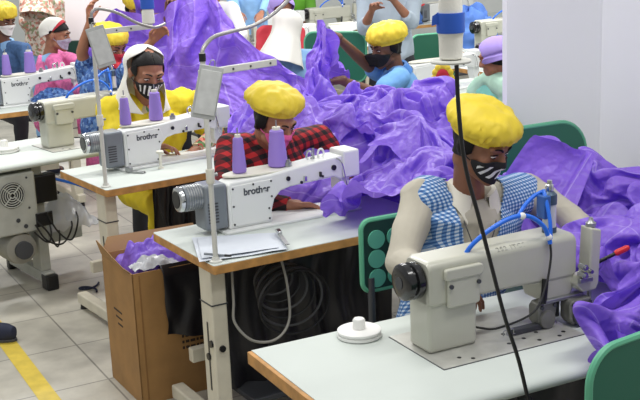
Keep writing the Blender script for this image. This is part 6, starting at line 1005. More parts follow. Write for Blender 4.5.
7,-1,2,-4,0,-3,1,0,1,0,1,1,2,0,-1,-1,-2,3,1,-1,-2,3,-1,1,-1,0,-3,0,3,-1,4,-3,-4,2,0,-3,2,-2,2,0,0,2,0,-4,-3,3,
7,0,-2,0,2,-1,-2,1,0,2,-1,0,0,-1,0,-2,1,-3,-1,3,4,5,-1,-5,-3,3,2,-4,-6,0,-4,8,2,-1,0,0,-2,-1,2,-1,0,2,-1,1,2,-1,
7,1,-2,1,-4,2,-1,2,-1,-2,5,-3,1,-1,-1,-1,2,0,2,0,2,-2,1,1,-5,1,3,13,-2,-8,-10,-2,2,3,0,0,0,2,-1,-2,0,-2,0,5,0,1,
4,3,1,0,0,-3,3,-4,0,3,-1,0,-3,-2,2,2,2,2,-3,-4,-2,-1,3,4,6,0,9,-11,-3,-2,-2,1,3,1,-1,-2,-2,-1,1,3,-2,0,0,0,0,1,
-8,6,8,1,3,-2,0,1,0,0,-5,-1,0,-1,3,1,3,0,2,-6,-3,3,10,7,1,-5,-12,0,-2,6,-7,5,-2,3,0,0,0,-5,-3,3,-2,3,0,3,0,-3,
-5,1,5,6,-1,1,1,6,3,-6,-3,-3,0,2,0,1,1,4,-6,1,-2,5,2,-5,-1,-1,-2,-3,6,0,15,-14,-2,-3,7,1,2,0,-7,-5,6,2,-2,-5,6,0,
4,-5,-7,3,8,4,-5,-3,3,6,6,1,2,2,2,1,-9,-7,1,1,9,4,-14,-1,-2,-1,-2,-1,-2,3,4,2,-2,-1,-6,9,-3,3,-1,5,0,-5,-3,5,-2,6,
4,0,-4,-3,-3,4,6,-9,-1,6,4,7,0,4,-1,-5,7,2,1,3,-7,-12,1,-2,-4,-3,4,1,2,-2,-1,4,2,-6,-1,-9,5,6,5,4,-5,-3,5,-1,1,-1,
2,3,4,-4,-2,-4,1,5,-10,-1,1,1,1,-4,4,1,0,3,1,0,-3,-1,0,-2,2,3,-1,2,-2,0,5,-1,0,0,1,-1,0,-8,1,4,2,0,3,-3,2,-2,
6,0,1,3,1,-1,-5,0,-1,-3,-3,-2,1,0,-1,6,-4,0,2,2,0,-4,-3,5,2,3,0,-1,0,0,-6,3,-2,6,1,1,-2,0,-2,-3,0,5,0,-2,0,0,
224,-9,2,4,2,5,4,4,2,0,2,-3,1,6,8,5,-2,5,1,-3,-9,-9,-5,0,6,11,5,4,0,-4,-2,5,1,1,-4,-4,-9,5,-6,0,4,-2,-14,-18,9,5,
0,3,-4,-1,5,2,4,2,-3,-2,-1,0,-6,-4,1,1,4,3,-1,-3,2,1,0,-3,-1,1,5,2,2,3,0,-5,-7,-5,0,0,0,-1,11,-4,-2,-5,1,4,-5,-1,
1,1,1,2,-1,2,-1,2,-2,-5,-1,5,6,-2,-9,2,1,-2,2,-4,5,1,2,0,-3,-3,5,3,4,-3,-3,-7,-1,-1,0,1,5,-2,-6,4,-7,5,0,5,-6,3,
1,3,1,-2,0,-4,0,0,5,2,-6,1,2,1,-2,-1,2,0,-2,2,0,4,-1,0,-1,-6,0,3,2,0,-2,-3,-3,0,0,1,6,0,0,-3,-1,2,3,-5,3,2,
3,5,-3,-6,-3,3,-3,-5,2,6,6,-5,2,2,1,-4,3,-4,5,3,-1,-2,-4,-2,-3,2,-2,0,2,2,-2,1,2,-1,0,-3,1,5,-1,-2,1,-3,2,-1,4,0,
9,2,-2,-5,-8,-5,2,2,-3,2,4,2,2,3,0,-5,-2,2,-2,9,-2,-1,-3,-6,-1,1,-2,1,0,5,0,-1,2,-1,2,-1,-4,2,3,-1,1,-4,-1,2,6,-1,
11,1,-1,-3,0,-4,-3,-3,4,-1,-3,3,-1,3,-1,5,-5,-5,1,1,0,1,-2,1,-3,1,-3,-3,3,2,5,0,-4,4,-1,3,-1,-4,0,2,-2,1,-1,5,1,0,
3,1,2,5,3,3,-3,-4,-7,-2,4,-1,0,-1,3,-1,0,-4,-5,-2,3,-2,4,3,0,-2,-1,0,-1,2,0,-2,1,-1,0,0,4,-4,-2,0,0,1,3,13,-4,-3,
-6,2,9,12,0,-2,-4,-3,-2,-4,-1,1,-7,-1,8,1,1,1,-6,-4,3,1,-2,-1,7,-2,-1,-2,-1,0,1,5,-4,0,0,2,-2,-2,-2,2,1,0,11,2,2,-3,
-8,1,11,3,5,-7,-3,1,-1,2,0,5,-3,-8,-5,2,0,6,0,-6,-1,3,3,0,3,-3,-3,-2,-1,-1,5,0,6,-5,-1,0,-3,0,-1,4,6,2,4,3,-9,1,
-9,1,0,3,2,-1,2,1,0,-3,4,-1,6,-4,-8,-2,2,2,4,1,-4,0,1,6,-2,2,-4,-4,-2,-1,3,2,0,1,-2,-2,2,3,-1,1,4,6,-2,-7,4,-3,
-4,-3,-7,4,0,3,1,-1,4,5,-4,-1,-1,1,0,-6,1,0,5,1,2,-2,7,0,2,-1,-1,-5,-2,2,-6,1,0,1,0,0,0,3,5,2,-2,0,-2,-8,-8,5,
1,-3,-3,-10,3,5,0,1,6,1,-4,0,1,1,-4,2,1,1,2,3,-2,7,-2,1,0,-3,-3,1,-3,-2,-2,-4,-1,4,2,2,4,-2,4,-2,2,-7,-2,-1,0,-6,
-2,0,-1,-5,-1,1,2,3,-1,8,-5,0,0,-1,3,-2,3,3,0,2,3,-1,0,-5,-5,-1,2,6,2,-6,-5,-1,2,6,1,-5,-1,5,2,2,-6,-4,-3,6,-1,-3,
-2,-2,-5,4,-2,0,6,6,-5,-1,2,-4,2,3,1,-2,0,0,5,3,2,0,-5,-3,-4,3,3,-6,-3,5,-1,3,3,0,-1,0,-2,2,3,-3,-6,1,-4,5,6,3,
-1,1,3,-8,-3,7,0,4,5,-6,-1,-4,-2,4,1,1,1,2,0,4,1,-2,0,-2,4,6,-2,-2,-4,-7,2,4,0,3,2,0,-4,-2,-3,1,-1,-1,-4,-1,5,3,
2,-7,1,4,-4,1,7,-2,4,-1,-4,1,-5,-4,8,1,-2,-3,0,-2,3,-1,3,5,0,3,0,-1,2,-3,-1,3,3,-8,6,0,-2,-8,-1,-1,3,0,1,-1,-3,3,
1,-3,-4,2,8,-6,0,1,2,3,1,-6,-2,4,0,4,-3,-4,-4,-3,-1,6,5,2,1,-6,3,1,6,0,-1,-2,4,-3,-3,4,-1,-4,-9,-1,3,3,3,0,0,-3,
-12,12,5,0,-2,-3,-8,5,-2,2,2,-1,2,2,-4,4,-2,-2,-5,2,-2,3,6,5,-2,-2,-6,5,2,5,0,-2,-1,3,-6,1,0,-2,1,-4,1,1,1,-2,0,-5,
-1,3,-2,2,-3,4,-8,-4,-3,3,7,2,-3,2,3,-4,-2,3,3,-3,1,-3,0,1,2,0,1,3,-3,3,6,2,-3,0,-2,-6,0,-1,3,1,-3,3,1,-7,-1,0,
2,-2,5,-5,1,-2,3,-10,0,-2,5,3,4,-4,2,2,0,-3,3,1,0,0,-4,2,5,-2,-1,0,-3,1,7,1,-3,-4,-4,-3,2,5,-3,1,3,-3,2,4,-8,2,
1,-2,-3,0,-4,2,7,0,-4,-1,0,8,-2,-1,-2,-1,0,1,-2,3,1,0,-1,-1,1,-2,2,3,3,-3,-5,-2,-1,0,1,7,5,3,-3,-1,-2,1,-6,1,7,-3,
-3,0,-6,4,1,-4,3,4,2,-1,-1,-2,-2,-1,-2,0,2,5,-1,-3,-1,1,-1,0,-3,-1,8,2,0,-4,-2,-1,1,-1,12,2,2,0,1,-3,1,-2,-4,-8,2,1,
0,-6,2,-1,7,4,-6,1,4,2,-6,-8,4,-4,1,-2,3,4,5,0,-7,-9,2,0,-2,3,5,0,2,-1,-2,-2,-2,9,3,6,-2,-3,0,1,-3,-2,0,-2,-7,1,
-2,-3,1,7,-2,3,3,-2,-6,-2,2,-1,-5,1,-2,3,3,1,-1,4,0,0,-4,-1,1,0,0,1,-5,0,2,0,2,-1,1,-4,5,1,0,1,-2,-3,3,-2,0,6,
0,1,0,2,0,-4,2,3,2,-8,-1,2,-2,-2,2,3,-3,-3,3,2,8,2,3,-5,-2,3,-3,-1,1,-1,0,-2,-3,-7,-2,2,3,5,-1,-1,-1,0,-1,8,4,-1,
8,-5,9,-8,5,-6,-4,2,4,-4,-4,2,2,-2,3,-2,0,-4,-3,3,6,7,-1,2,0,1,-7,-5,5,4,-3,5,0,1,-12,-8,1,3,3,-4,2,7,0,-1,-1,3,
82,-60,-16,-1,-4,6,-5,-5,2,4,-1,-2,0,3,0,4,-10,-2,-3,0,4,5,5,4,0,-4,0,-4,-4,6,4,1,4,-1,-2,-11,-7,-2,3,9,2,0,0,-1,-2,1,
3,26,-29,3,0,2,1,-5,-3,-1,4,2,1,0,-3,-1,3,-5,2,-6,2,3,5,4,0,-2,-6,0,-3,1,8,1,-2,-1,1,1,-14,-1,1,5,8,-4,2,-2,3,-1,
3,0,-4,2,2,-1,2,1,-6,-2,1,7,0,0,-5,-3,4,6,-2,-1,-7,0,1,1,1,-2,-1,0,4,2,-1,4,2,0,0,0,-4,-9,-2,0,4,6,-2,0,-2,1,
-1,26,-19,-8,1,1,-1,2,-4,3,5,-3,2,2,0,-7,4,2,2,1,-8,-3,-4,-2,-1,1,4,2,4,1,-2,-2,1,0,0,2,4,2,-8,0,-1,2,1,0,-3,0,
4,9,-2,-7,-5,-3,0,1,0,5,1,-2,-1,2,0,-1,-1,1,2,2,-2,-7,-4,-3,-1,7,4,-4,-2,2,1,-4,2,0,4,3,6,-2,-2,-4,0,1,-2,3,-1,-4,
1,1,54,-60,-4,1,-1,0,5,-1,0,-1,7,-7,2,5,-2,-1,-2,-1,5,-1,-4,-1,2,2,0,-3,-7,-1,4,4,-2,3,3,4,0,-3,3,-3,-2,-4,3,5,3,-4,
4,-2,5,20,-33,-2,0,-3,2,4,-2,-2,-1,5,5,2,-2,-2,-2,-2,0,2,2,-5,1,1,2,1,-2,-5,1,2,3,1,-3,3,-1,0,6,1,-5,-1,4,2,6,-1,
5,2,-2,-2,-5,-7,5,-3,-1,0,-2,5,4,3,-2,2,0,0,1,0,0,-5,-2,5,-1,-2,2,7,4,-10,-7,-2,0,2,-1,-2,5,3,3,5,-2,1,-2,-1,-1,3,
2,8,-5,-7,1,-1,-6,10,-5,-2,5,5,0,2,-1,0,-4,1,-4,1,-1,-2,-1,2,6,-2,-1,0,-1,5,-10,-1,-6,-1,11,1,-3,4,4,-1,-5,5,7,-3,-2,-4,
2,2,1,-5,-2,2,-3,0,7,-3,-1,1,0,-1,3,-6,3,-1,1,-2,-1,-2,2,7,-2,3,2,-3,-2,-3,3,-7,2,2,-5,8,5,-2,-2,-4,2,-8,3,8,-1,0,
3,-3,-4,-27,32,-1,5,-6,4,4,-3,-1,-2,1,-2,-2,4,-1,3,0,-1,-3,7,-3,1,2,0,-2,-4,-6,1,10,0,-2,-3,-2,6,4,-8,2,0,2,-10,-6,4,4,
3,-25,-11,27,7,5,1,-2,0,4,-2,-6,0,-5,-1,6,1,3,1,-3,-8,13,3,-1,-3,-8,0,0,-5,8,-2,-5,6,3,-2,-3,-2,3,2,-7,5,2,0,-4,-6,1,
-88,20,5,62,-3,9,4,-3,-3,-4,0,-1,0,0,-1,2,-1,4,-6,-1,7,6,-2,0,-4,-1,-8,3,-1,0,4,-2,-4,3,3,0,-3,-3,0,0,-2,0,4,3,-2,-5,
-12,1,11,-3,0,3,3,2,-8,0,-2,3,-1,1,2,0,-3,-1,0,-3,9,3,-2,-5,-1,-1,0,-4,5,-4,0,7,-4,-2,5,-3,-4,-1,0,0,0,-4,-1,1,6,-1,
-2,-1,2,0,-1,-2,-3,6,0,-4,3,0,-1,3,1,1,1,-6,3,7,-3,-5,0,-4,-2,1,-1,2,1,6,2,-8,1,-3,1,3,-1,-7,1,9,1,-3,-2,-2,2,2,
2,5,-1,-6,2,-8,-2,0,8,0,0,-1,2,0,0,-3,2,2,3,3,-3,-8,-2,2,-2,2,2,-2,2,6,2,-1,-5,1,-8,2,1,4,-4,3,-1,0,4,2,0,4,
-2,4,0,0,-2,-5,0,4,-1,3,1,0,0,0,2,2,-5,0,1,0,3,-6,-6,2,4,-4,-4,7,9,-1,-4,-1,2,0,-1,-7,3,2,0,-4,5,6,3,0,-8,1,
-4,-2,1,5,0,-1,2,-1,-1,1,-1,0,1,-1,0,-1,0,1,-2,1,1,-1,-4,0,4,3,1,0,2,-1,-4,-1,3,-6,8,0,-5,-1,1,-2,2,4,-1,2,-4,-5,
-1,-8,-3,5,3,7,-4,2,-3,-1,2,1,-1,0,-1,-5,2,-1,-1,0,-2,7,-3,0,-3,4,4,-6,-5,3,3,0,-3,4,1,1,-1,-1,1,-1,0,-2,-2,-3,2,-2,
0,-5,-3,2,8,0,-3,-3,4,-3,0,2,-1,0,2,4,-7,-3,2,0,-3,1,3,-3,1,-1,-5,6,-8,1,0,8,0,1,-3,9,1,-4,3,-2,-4,-2,-2,-8,7,0,
-3,1,-2,1,-3,3,6,-3,1,3,-1,-5,-2,7,-4,4,7,0,-7,-4,-4,-5,4,1,3,-7,0,1,7,-5,6,-6,1,-1,0,1,7,4,-1,1,-8,-4,-4,8,4,7,
0,0,2,-1,0,-4,4,5,0,2,1,-5,-5,-3,4,4,4,4,-2,-3,-3,-2,-5,2,1,2,-4,-7,4,-1,1,9,-1,-1,1,-3,2,6,-1,-1,-1,-6,-1,7,2,-1,
-2,2,2,-4,3,3,-4,2,4,0,-1,-1,-3,-6,6,1,3,1,2,-4,-4,1,1,-5,-4,5,1,-3,-5,3,2,0,6,-2,-3,1,3,3,1,-3,-2,4,0,-1,-4,0,
1,-2,0,2,1,2,-1,-4,-2,1,2,0,-4,3,2,-2,-2,0,1,-6,-2,-2,6,2,-6,1,6,-9,1,5,1,1,-3,4,-1,2,0,-1,5,0,-2,2,2,-8,2,6,
2,1,-4,-3,2,-1,1,-6,-2,3,-1,3,4,2,-5,0,-2,-2,-4,-1,5,4,-3,-1,0,-7,-2,15,1,-4,6,-2,6,-1,-2,-3,-3,-1,-2,3,2,-1,6,2,0,-8,
-2,2,2,-9,-5,0,2,0,-2,1,-2,2,9,2,-3,-5,0,-4,2,3,2,2,-1,-1,1,1,4,-1,-2,-8,5,2,-4,5,1,2,-3,-4,-1,2,5,0,-5,1,-3,1,
-5,2,7,0,-13,-7,-8,1,-3,6,6,8,8,-3,-4,-7,1,3,2,2,-1,0,-1,4,3,3,-1,1,-6,-3,-22,14,2,3,7,-4,4,-2,-3,1,4,-9,2,0,2,-1,
2,-3,-3,6,5,1,1,0,0,-18,-7,0,-3,-5,1,3,2,10,4,0,0,-6,6,2,1,1,0,-1,6,-1,-1,-13,5,-4,-3,6,-4,5,4,-8,-1,4,0,2,-3,6,
1,2,-2,2,3,2,1,2,-3,4,-4,-9,-8,0,-2,4,-8,-12,0,10,8,9,2,2,1,0,0,-3,-7,8,4,-12,-1,-5,3,-4,-1,3,-10,9,6,5,-5,0,1,-1,
-7,7,1,0,3,0,2,1,4,-2,3,1,0,-1,0,-3,3,-1,-2,0,1,0,0,-5,-2,2,-4,-2,0,-5,6,8,-10,2,-4,1,-2,-8,10,-1,2,4,-1,-7,3,-2,
-3,-1,0,1,0,0,-2,-1,6,5,2,2,3,-1,-1,0,0,0,0,-1,-1,0,-5,3,-1,-9,2,-2,-2,2,-2,4,8,-4,1,0,0,-4,-4,0,2,3,0,4,-7,5]),
    'front': (32, 32, [
-81,11,4,1,0,3,3,-5,5,-11,-2,8,5,5,2,6,9,6,0,6,-5,10,8,3,4,-2,2,1,5,7,3,2,
0,-1,-2,3,5,-2,-3,6,-9,-2,7,-4,1,2,4,-3,-4,-1,2,-3,8,-8,0,4,-5,2,2,6,0,-5,1,4,
-6,1,4,-2,-5,-3,3,7,-1,5,0,4,-7,0,1,3,-2,-1,4,-4,-6,4,-2,-1,7,5,-1,-3,1,3,-2,-6,
-3,-3,-1,0,-4,2,2,-3,9,10,-9,0,5,-6,1,-1,3,0,-1,8,-2,-4,-4,2,2,3,3,0,-5,-3,1,5,
0,-8,-2,1,5,-3,-2,3,2,4,4,-4,0,3,-4,2,2,3,-1,-1,8,-4,-1,-1,3,1,-7,-2,2,0,-2,-2,
-4,0,0,1,5,6,-4,-9,2,0,5,-2,0,-1,3,-1,1,-1,4,-1,3,3,0,-4,-5,-2,5,-2,-3,1,2,1,
-3,7,-1,-1,-3,5,5,-2,-12,0,1,1,1,2,-4,3,-2,3,2,3,-1,5,-3,1,-1,-4,0,3,0,-1,-1,-1,
0,-2,7,2,-6,-2,2,8,1,-7,-9,4,1,1,4,-4,-1,2,0,1,0,-2,8,-3,-1,2,-4,-1,1,2,1,-2,
7,0,-4,-6,6,-4,0,0,2,1,0,0,-2,2,-1,4,-1,-4,-2,2,4,1,-2,1,-4,1,4,-2,2,-4,3,-3,
7,1,-4,1,-6,-14,-1,4,14,-1,8,-3,-2,-1,-2,0,5,-2,0,-2,0,-2,0,3,0,7,-2,0,-3,-3,-1,0,
10,-8,5,-6,1,4,-3,-2,-8,11,-2,-3,0,-1,5,2,0,2,-6,0,1,-1,-1,0,1,-4,7,2,3,4,-8,3,
0,3,-3,0,1,4,-1,-2,4,-5,2,4,-1,-1,-4,-1,-2,2,7,-3,-2,2,-2,-5,0,0,-3,4,1,-1,2,4,
5,1,-4,1,-2,1,3,1,-3,2,0,0,2,-2,2,-5,0,0,0,6,-2,0,-5,2,0,-2,1,-5,-1,2,7,-2,
2,0,3,4,-3,1,-1,0,-1,1,1,0,-3,2,0,2,0,-1,2,-5,0,0,4,-1,2,-5,0,0,2,-2,-1,3,
10,-6,-4,6,5,-3,-2,-1,0,-1,0,0,0,1,3,2,-1,2,-5,1,-2,1,1,3,0,-5,-4,2,-1,3,1,3,
5,3,-3,-5,2,7,2,-5,-1,-1,0,2,5,0,0,-1,0,-7,1,-1,-2,2,2,0,2,3,-7,-7,2,-1,6,2,
10,1,4,-5,-4,-1,-3,3,1,3,-2,2,3,2,-2,-5,0,2,-6,-3,3,-5,6,0,-1,2,3,0,-5,1,-5,2,
9,-4,2,5,4,-5,-3,0,0,-1,1,-3,0,-1,-2,3,0,-5,4,-1,-3,1,-2,2,1,-1,2,6,0,0,-1,-5,
1,9,-3,1,1,2,-2,-1,-4,2,1,-3,1,-5,0,1,0,3,-2,-1,0,0,-4,-1,-2,5,2,2,2,2,1,-3,
17,-9,7,4,-1,-13,3,-1,-1,-2,2,1,-5,1,-1,-3,1,2,1,-1,4,-5,2,-3,3,-1,1,0,-2,2,2,-4,
13,1,-12,-2,4,1,5,-4,0,-5,-2,1,-2,-1,1,3,-1,-2,-2,7,-4,6,-1,1,-2,1,-6,0,4,0,0,0,
3,-1,6,-6,-7,15,0,0,-1,1,-2,-2,0,0,-2,-3,-6,4,1,-2,10,-2,1,2,-9,-1,4,-4,2,-2,-4,13,
-4,12,-3,2,1,0,-2,2,1,-1,-1,1,2,0,-3,-3,-3,-1,5,0,3,-1,0,1,3,-7,3,3,-1,-2,-4,-5,
-1,-8,0,5,5,4,1,2,-3,-3,2,0,1,1,6,-1,0,-4,0,1,-6,0,2,-1,7,0,-3,4,-5,-1,-2,-10,
5,0,-2,-3,1,2,2,1,-2,-3,-4,0,7,4,0,4,0,-3,-3,-2,-1,0,-1,-1,-1,7,1,-1,-5,-8,6,-2,
-4,0,8,-5,1,-2,-6,1,11,0,-3,2,-2,3,-1,3,-1,1,-7,3,-1,2,-4,3,0,-1,-4,-3,5,6,-1,6,
-1,-4,3,2,-3,2,-1,-2,3,8,3,-3,-5,-3,0,-4,6,-1,2,-1,-1,-5,2,0,3,0,0,-3,3,1,1,3,
1,7,-8,2,-3,-4,8,-3,-2,-1,2,1,-1,-1,-2,0,-1,9,-1,-1,0,1,-2,-2,-1,-1,3,5,-1,-3,0,0,
-1,0,6,0,0,-1,-3,4,-2,-10,5,-2,-1,0,1,-4,6,2,5,-5,2,3,1,-5,-2,-2,3,1,1,2,-1,-1,
2,0,1,-1,-3,5,1,0,-4,3,-7,1,3,-5,-2,3,-2,1,8,2,-4,3,0,-7,-2,4,0,-2,1,7,-5,-3,
8,-2,-1,0,2,-1,-1,-1,2,2,-3,-1,0,6,-6,0,-1,-2,-1,2,-4,2,-5,12,-5,-1,0,-1,-2,-1,8,-3,
-5,2,2,4,1,-7,4,6,0,-1,2,4,-7,0,6,-2,-1,-6,-4,5,7,-14,9,0,3,-2,-1,0,1,-8,-3,3,
-52,9,9,10,-5,-9,-8,-3,-6,-4,1,-1,4,-4,-4,-1,0,3,-6,-2,-5,-3,1,-5,-1,-1,2,3,3,1,3,4,
-5,2,2,-3,5,1,1,-1,2,4,-5,1,-9,8,1,-3,-3,-5,10,0,7,-3,-3,2,-1,3,-2,-3,-1,7,-1,-2,
6,-5,-8,-5,-1,11,3,4,0,-2,0,1,0,-10,8,2,3,0,-7,7,1,1,-4,-2,3,-5,1,6,-3,-8,1,4,
0,-6,-2,-4,3,-2,5,6,4,-1,0,-1,0,3,-3,5,-1,5,1,-10,2,3,-2,2,-1,4,-4,-5,5,2,-4,-6,
4,-8,3,0,-1,3,1,-3,1,4,0,-1,3,2,-3,-2,5,-1,3,1,-8,4,2,-1,1,-1,3,-3,-4,-2,4,-1,
7,1,-9,6,0,0,1,0,-1,0,0,2,1,1,-2,-2,-1,2,2,2,-1,-1,2,0,-3,-1,1,-1,-5,-5,-3,3,
3,3,2,-3,4,1,-3,-1,4,-6,1,2,0,0,0,-2,0,0,1,1,0,-2,3,2,-4,-4,-2,0,6,0,-2,-1,
2,-1,3,3,7,0,-1,-6,-1,0,4,-3,2,-1,2,-2,-7,-2,-2,4,2,3,0,1,3,-2,-6,0,4,-1,-2,-8,
-1,3,2,6,-3,1,3,-3,-3,5,2,-7,-4,1,-3,4,5,1,0,-3,1,-4,-2,3,8,-3,-1,-2,-7,2,2,3,
-3,3,3,1,3,-3,-6,4,1,6,-5,1,-4,1,6,-5,-5,0,-2,-12,1,0,-3,1,5,4,-3,12,2,5,-2,-1,
7,4,-2,-9,4,-2,3,-3,-6,-3,-6,1,-1,16,4,-14,-12,1,8,14,-6,1,1,-1,-6,7,2,-13,2,6,8,-4,
2,11,2,2,-12,-2,-2,1,2,-6,3,1,5,-20,-6,17,14,-5,-5,2,4,-5,3,-3,3,-2,-1,3,-1,-3,2,5,
19,-15,0,1,-2,3,-1,0,-3,-2,1,4,0,0,-1,7,0,1,-2,-6,-3,2,5,-2,-9,2,7,-2,1,-4,-9,10,
7,-1,-7,-1,5,2,-2,-2,-2,2,-3,-2,7,4,-1,3,-4,4,-5,0,0,0,-5,4,-4,-3,6,1,-5,5,0,-9,
8,0,4,-11,-7,2,3,2,1,-3,4,-1,2,4,-1,-7,7,-6,5,-6,3,0,-2,1,4,2,-6,3,1,-6,5,-5,
-3,3,0,10,0,-9,0,2,-3,1,-4,1,-1,1,4,-4,2,6,-4,1,1,2,2,-2,2,-1,2,-2,-2,2,-7,7,
2,-1,-2,1,3,5,0,-4,0,-2,3,2,-8,-1,4,6,-3,-6,4,3,-1,-4,4,4,-1,-1,-3,6,-1,-5,4,2,
6,-6,1,-2,-1,1,4,-1,-4,6,1,-1,4,-1,0,-4,1,1,-4,2,1,4,-2,-5,2,1,-1,-5,7,1,1,4,
4,1,-3,-16,-7,10,13,-3,4,1,1,-1,0,0,-5,4,2,-2,-1,1,-1,6,-1,-2,-2,0,2,0,-3,6,2,0,
-43,-4,0,15,5,40,-13,-2,4,-3,5,0,-2,-6,4,4,0,0,4,-4,1,0,0,-3,2,-4,2,4,2,-1,3,1,
8,3,5,-2,0,-6,-12,5,0,5,0,1,-1,-3,0,-4,-6,5,7,7,-3,-1,-5,3,-7,8,-3,-2,3,0,-4,5,
4,8,1,1,0,-17,1,3,0,-3,3,7,0,1,-5,-8,-7,2,-1,7,3,7,-1,2,2,-3,2,-2,1,-5,5,-8,
10,-5,1,0,16,-25,1,2,2,-3,-3,0,7,6,-6,0,7,-8,-5,3,4,-5,6,1,1,-1,2,1,-7,8,-4,2,
48,1,-3,0,-24,-13,-2,-4,4,2,-7,-4,3,6,2,-1,2,2,-1,-5,1,-1,-1,0,0,2,0,1,3,-2,-3,2,
5,1,0,2,6,-4,-1,-3,-1,1,3,-2,-7,1,11,0,1,3,-3,-6,-7,2,2,0,1,0,1,1,3,1,3,-6,
1,5,0,1,2,1,-3,-1,-2,2,4,-6,2,-5,4,5,1,-1,1,-6,-2,-3,3,2,-2,1,1,3,-2,-3,0,0,
3,3,0,-2,-2,7,3,-2,-1,-5,-1,1,7,-3,-6,6,2,1,-1,-4,-1,-1,0,-4,2,2,4,-1,-2,-2,-4,6,
6,-4,3,2,-2,3,7,-2,-9,3,-3,8,-4,1,-3,-1,1,-1,3,0,-4,0,-2,0,-1,1,3,0,-1,-1,1,-1,
9,-3,-5,1,1,2,6,5,1,-8,1,-3,0,2,0,-6,-1,2,1,1,1,-2,-1,3,1,-2,-1,1,2,-1,-1,-8,
5,2,-3,-3,3,-4,2,9,6,-1,-8,1,-7,4,0,0,-3,2,1,1,-1,-2,3,4,2,-1,-8,-4,2,1,-7,-4,
4,-2,0,0,4,-1,-1,4,0,4,0,-3,2,-8,1,1,-1,-3,4,1,-1,2,-1,1,-2,-2,3,-3,-9,3,6,0,
4,-4,5,1,-4,8,-3,-2,1,-1,4,-1,2,2,-6,0,-2,-3,-6,8,7,-1,-1,-12,-3,0,2,7,3,-10,3,5,
35,-4,-4,2,5,-1,-5,-5,-3,-5,-9,-2,-2,-2,-8,3,5,0,1,-1,-4,-1,-2,-5,-3,-4,0,-6,-5,0,-7,-8,
-5,1,0,-5,-5,-3,5,3,-1,5,2,-2,-2,0,7,-8,-5,-2,0,7,7,-5,7,0,-2,-1,-2,6,2,-2,0,0,
3,-5,-1,-2,-4,-4,1,2,4,-1,3,3,-6,1,0,6,-6,1,-4,0,4,5,-5,3,0,8,-2,-2,1,0,-1,0,
-4,4,0,1,-2,0,-8,0,1,-1,2,1,6,-6,3,1,8,-2,-5,-7,-1,6,-2,4,-1,0,7,1,-1,-3,0,-3,
-3,0,3,2,0,1,0,-7,-6,3,4,-2,3,2,5,1,-1,0,-1,-6,-3,2,-1,0,6,-2,3,4,0,2,-3,-5,
-1,-3,-3,4,9,3,-2,1,-4,-5,3,0,1,2,-5,5,2,-5,0,-1,-5,0,0,2,2,8,-1,-1,4,-2,-3,-2,
-6,7,-4,4,4,4,2,-5,2,0,-3,-3,4,5,-4,-8,-2,2,-2,2,2,-2,-4,-3,-1,-1,1,2,6,1,2,0,
-5,-2,12,-3,-1,5,5,-1,-2,-1,-9,8,-4,0,1,-3,-9,-2,2,3,-2,-4,10,-8,-1,0,-1,2,1,4,2,7,
-2,-2,1,-1,4,4,1,6,-4,-5,-1,2,3,-2,4,-3,1,0,-2,-1,1,-6,0,7,-3,-3,-1,-4,-7,-2,6,5,
2,4,-8,-1,-1,13,2,3,-8,0,0,2,0,-2,-9,6,3,2,9,13,-5,-3,-5,1,-1,-3,4,-11,-6,-7,2,-1,
-2,3,-1,7,4,-12,6,3,16,-6,10,-3,-4,-12,-2,1,4,6,1,-15,4,1,-1,-2,-2,-2,-3,14,0,1,-14,5,
6,4,1,-3,-5,-2,-4,-4,8,7,-6,-1,-2,10,2,-2,-3,3,-3,-3,-4,4,2,-3,0,0,0,-1,3,2,13,-1,
9,-5,5,-9,-1,0,-1,2,-7,9,-2,-6,2,1,6,-3,1,-5,-1,6,2,-1,-4,3,3,0,-5,-1,1,6,0,-1,
0,-5,2,7,-7,-1,0,-2,0,5,4,-3,-4,2,5,4,4,-5,-2,-8,1,3,2,-2,4,3,-2,0,1,-4,1,-1,
4,3,-10,-5,4,-2,2,1,2,-2,0,3,5,2,0,2,-6,1,-7,5,-2,1,5,-1,0,3,3,-1,0,-5,-8,0,
7,2,10,-7,-9,-5,0,-3,5,0,5,1,0,4,-4,-2,-1,-6,3,5,-3,2,-2,5,-3,-2,2,3,1,-1,-2,-10,
1,-6,5,7,1,-5,-10,6,5,-3,6,0,1,-2,0,-6,-4,3,0,2,0,4,-1,-5,3,-5,-1,1,3,5,0,2,
-1,7,-9,-1,2,2,-3,4,0,7,-8,6,1,-2,-6,-3,0,0,5,0,3,-4,3,2,-3,-3,-6,-1,1,7,2,4,
6,-6,4,12,0,-11,-7,0,4,-1,-1,-7,-1,-2,-1,0,5,5,4,-2,3,-5,-3,2,3,2,1,-7,-7,3,8,7,
47,1,-4,-10,-5,-35,7,4,-7,-6,4,1,-3,-5,-3,9,7,2,-4,7,-1,0,0,1,-7,5,2,1,-1,-3,3,1,
-7,1,0,-4,3,1,13,-1,0,-5,-9,7,-4,-1,14,6,0,0,3,-12,0,-1,4,-7,7,-8,7,4,1,-4,1,-5,
-10,0,4,1,-1,11,3,0,-4,3,2,-11,2,3,4,4,1,1,0,-2,-4,-2,-1,-2,6,3,-3,3,0,1,-9,-1,
5,-3,-11,1,-16,28,2,-2,2,3,0,2,-5,-3,1,-1,6,2,-2,-2,-1,1,-2,0,-2,10,-5,-2,3,-4,3,-2,
-49,1,4,-2,29,18,-3,1,2,5,4,0,1,-1,-12,1,-3,3,2,3,0,-5,4,5,-8,-1,8,-7,-3,1,0,4,
1,-2,5,-1,-8,-2,4,-1,1,1,7,-3,5,-2,-5,-4,-2,2,7,-1,-1,3,-7,8,4,-9,-2,2,-2,1,2,1,
4,2,-2,3,-4,-3,0,3,-4,-2,-1,6,0,2,-1,-4,-1,0,1,6,2,-3,-5,-5,9,1,-5,0,1,2,0,-3,
11,-6,-1,1,1,-3,-3,2,1,-4,-7,-3,7,3,8,-8,-2,0,2,2,3,-1,2,1,-6,3,-7,-1,5,5,-3,-1,
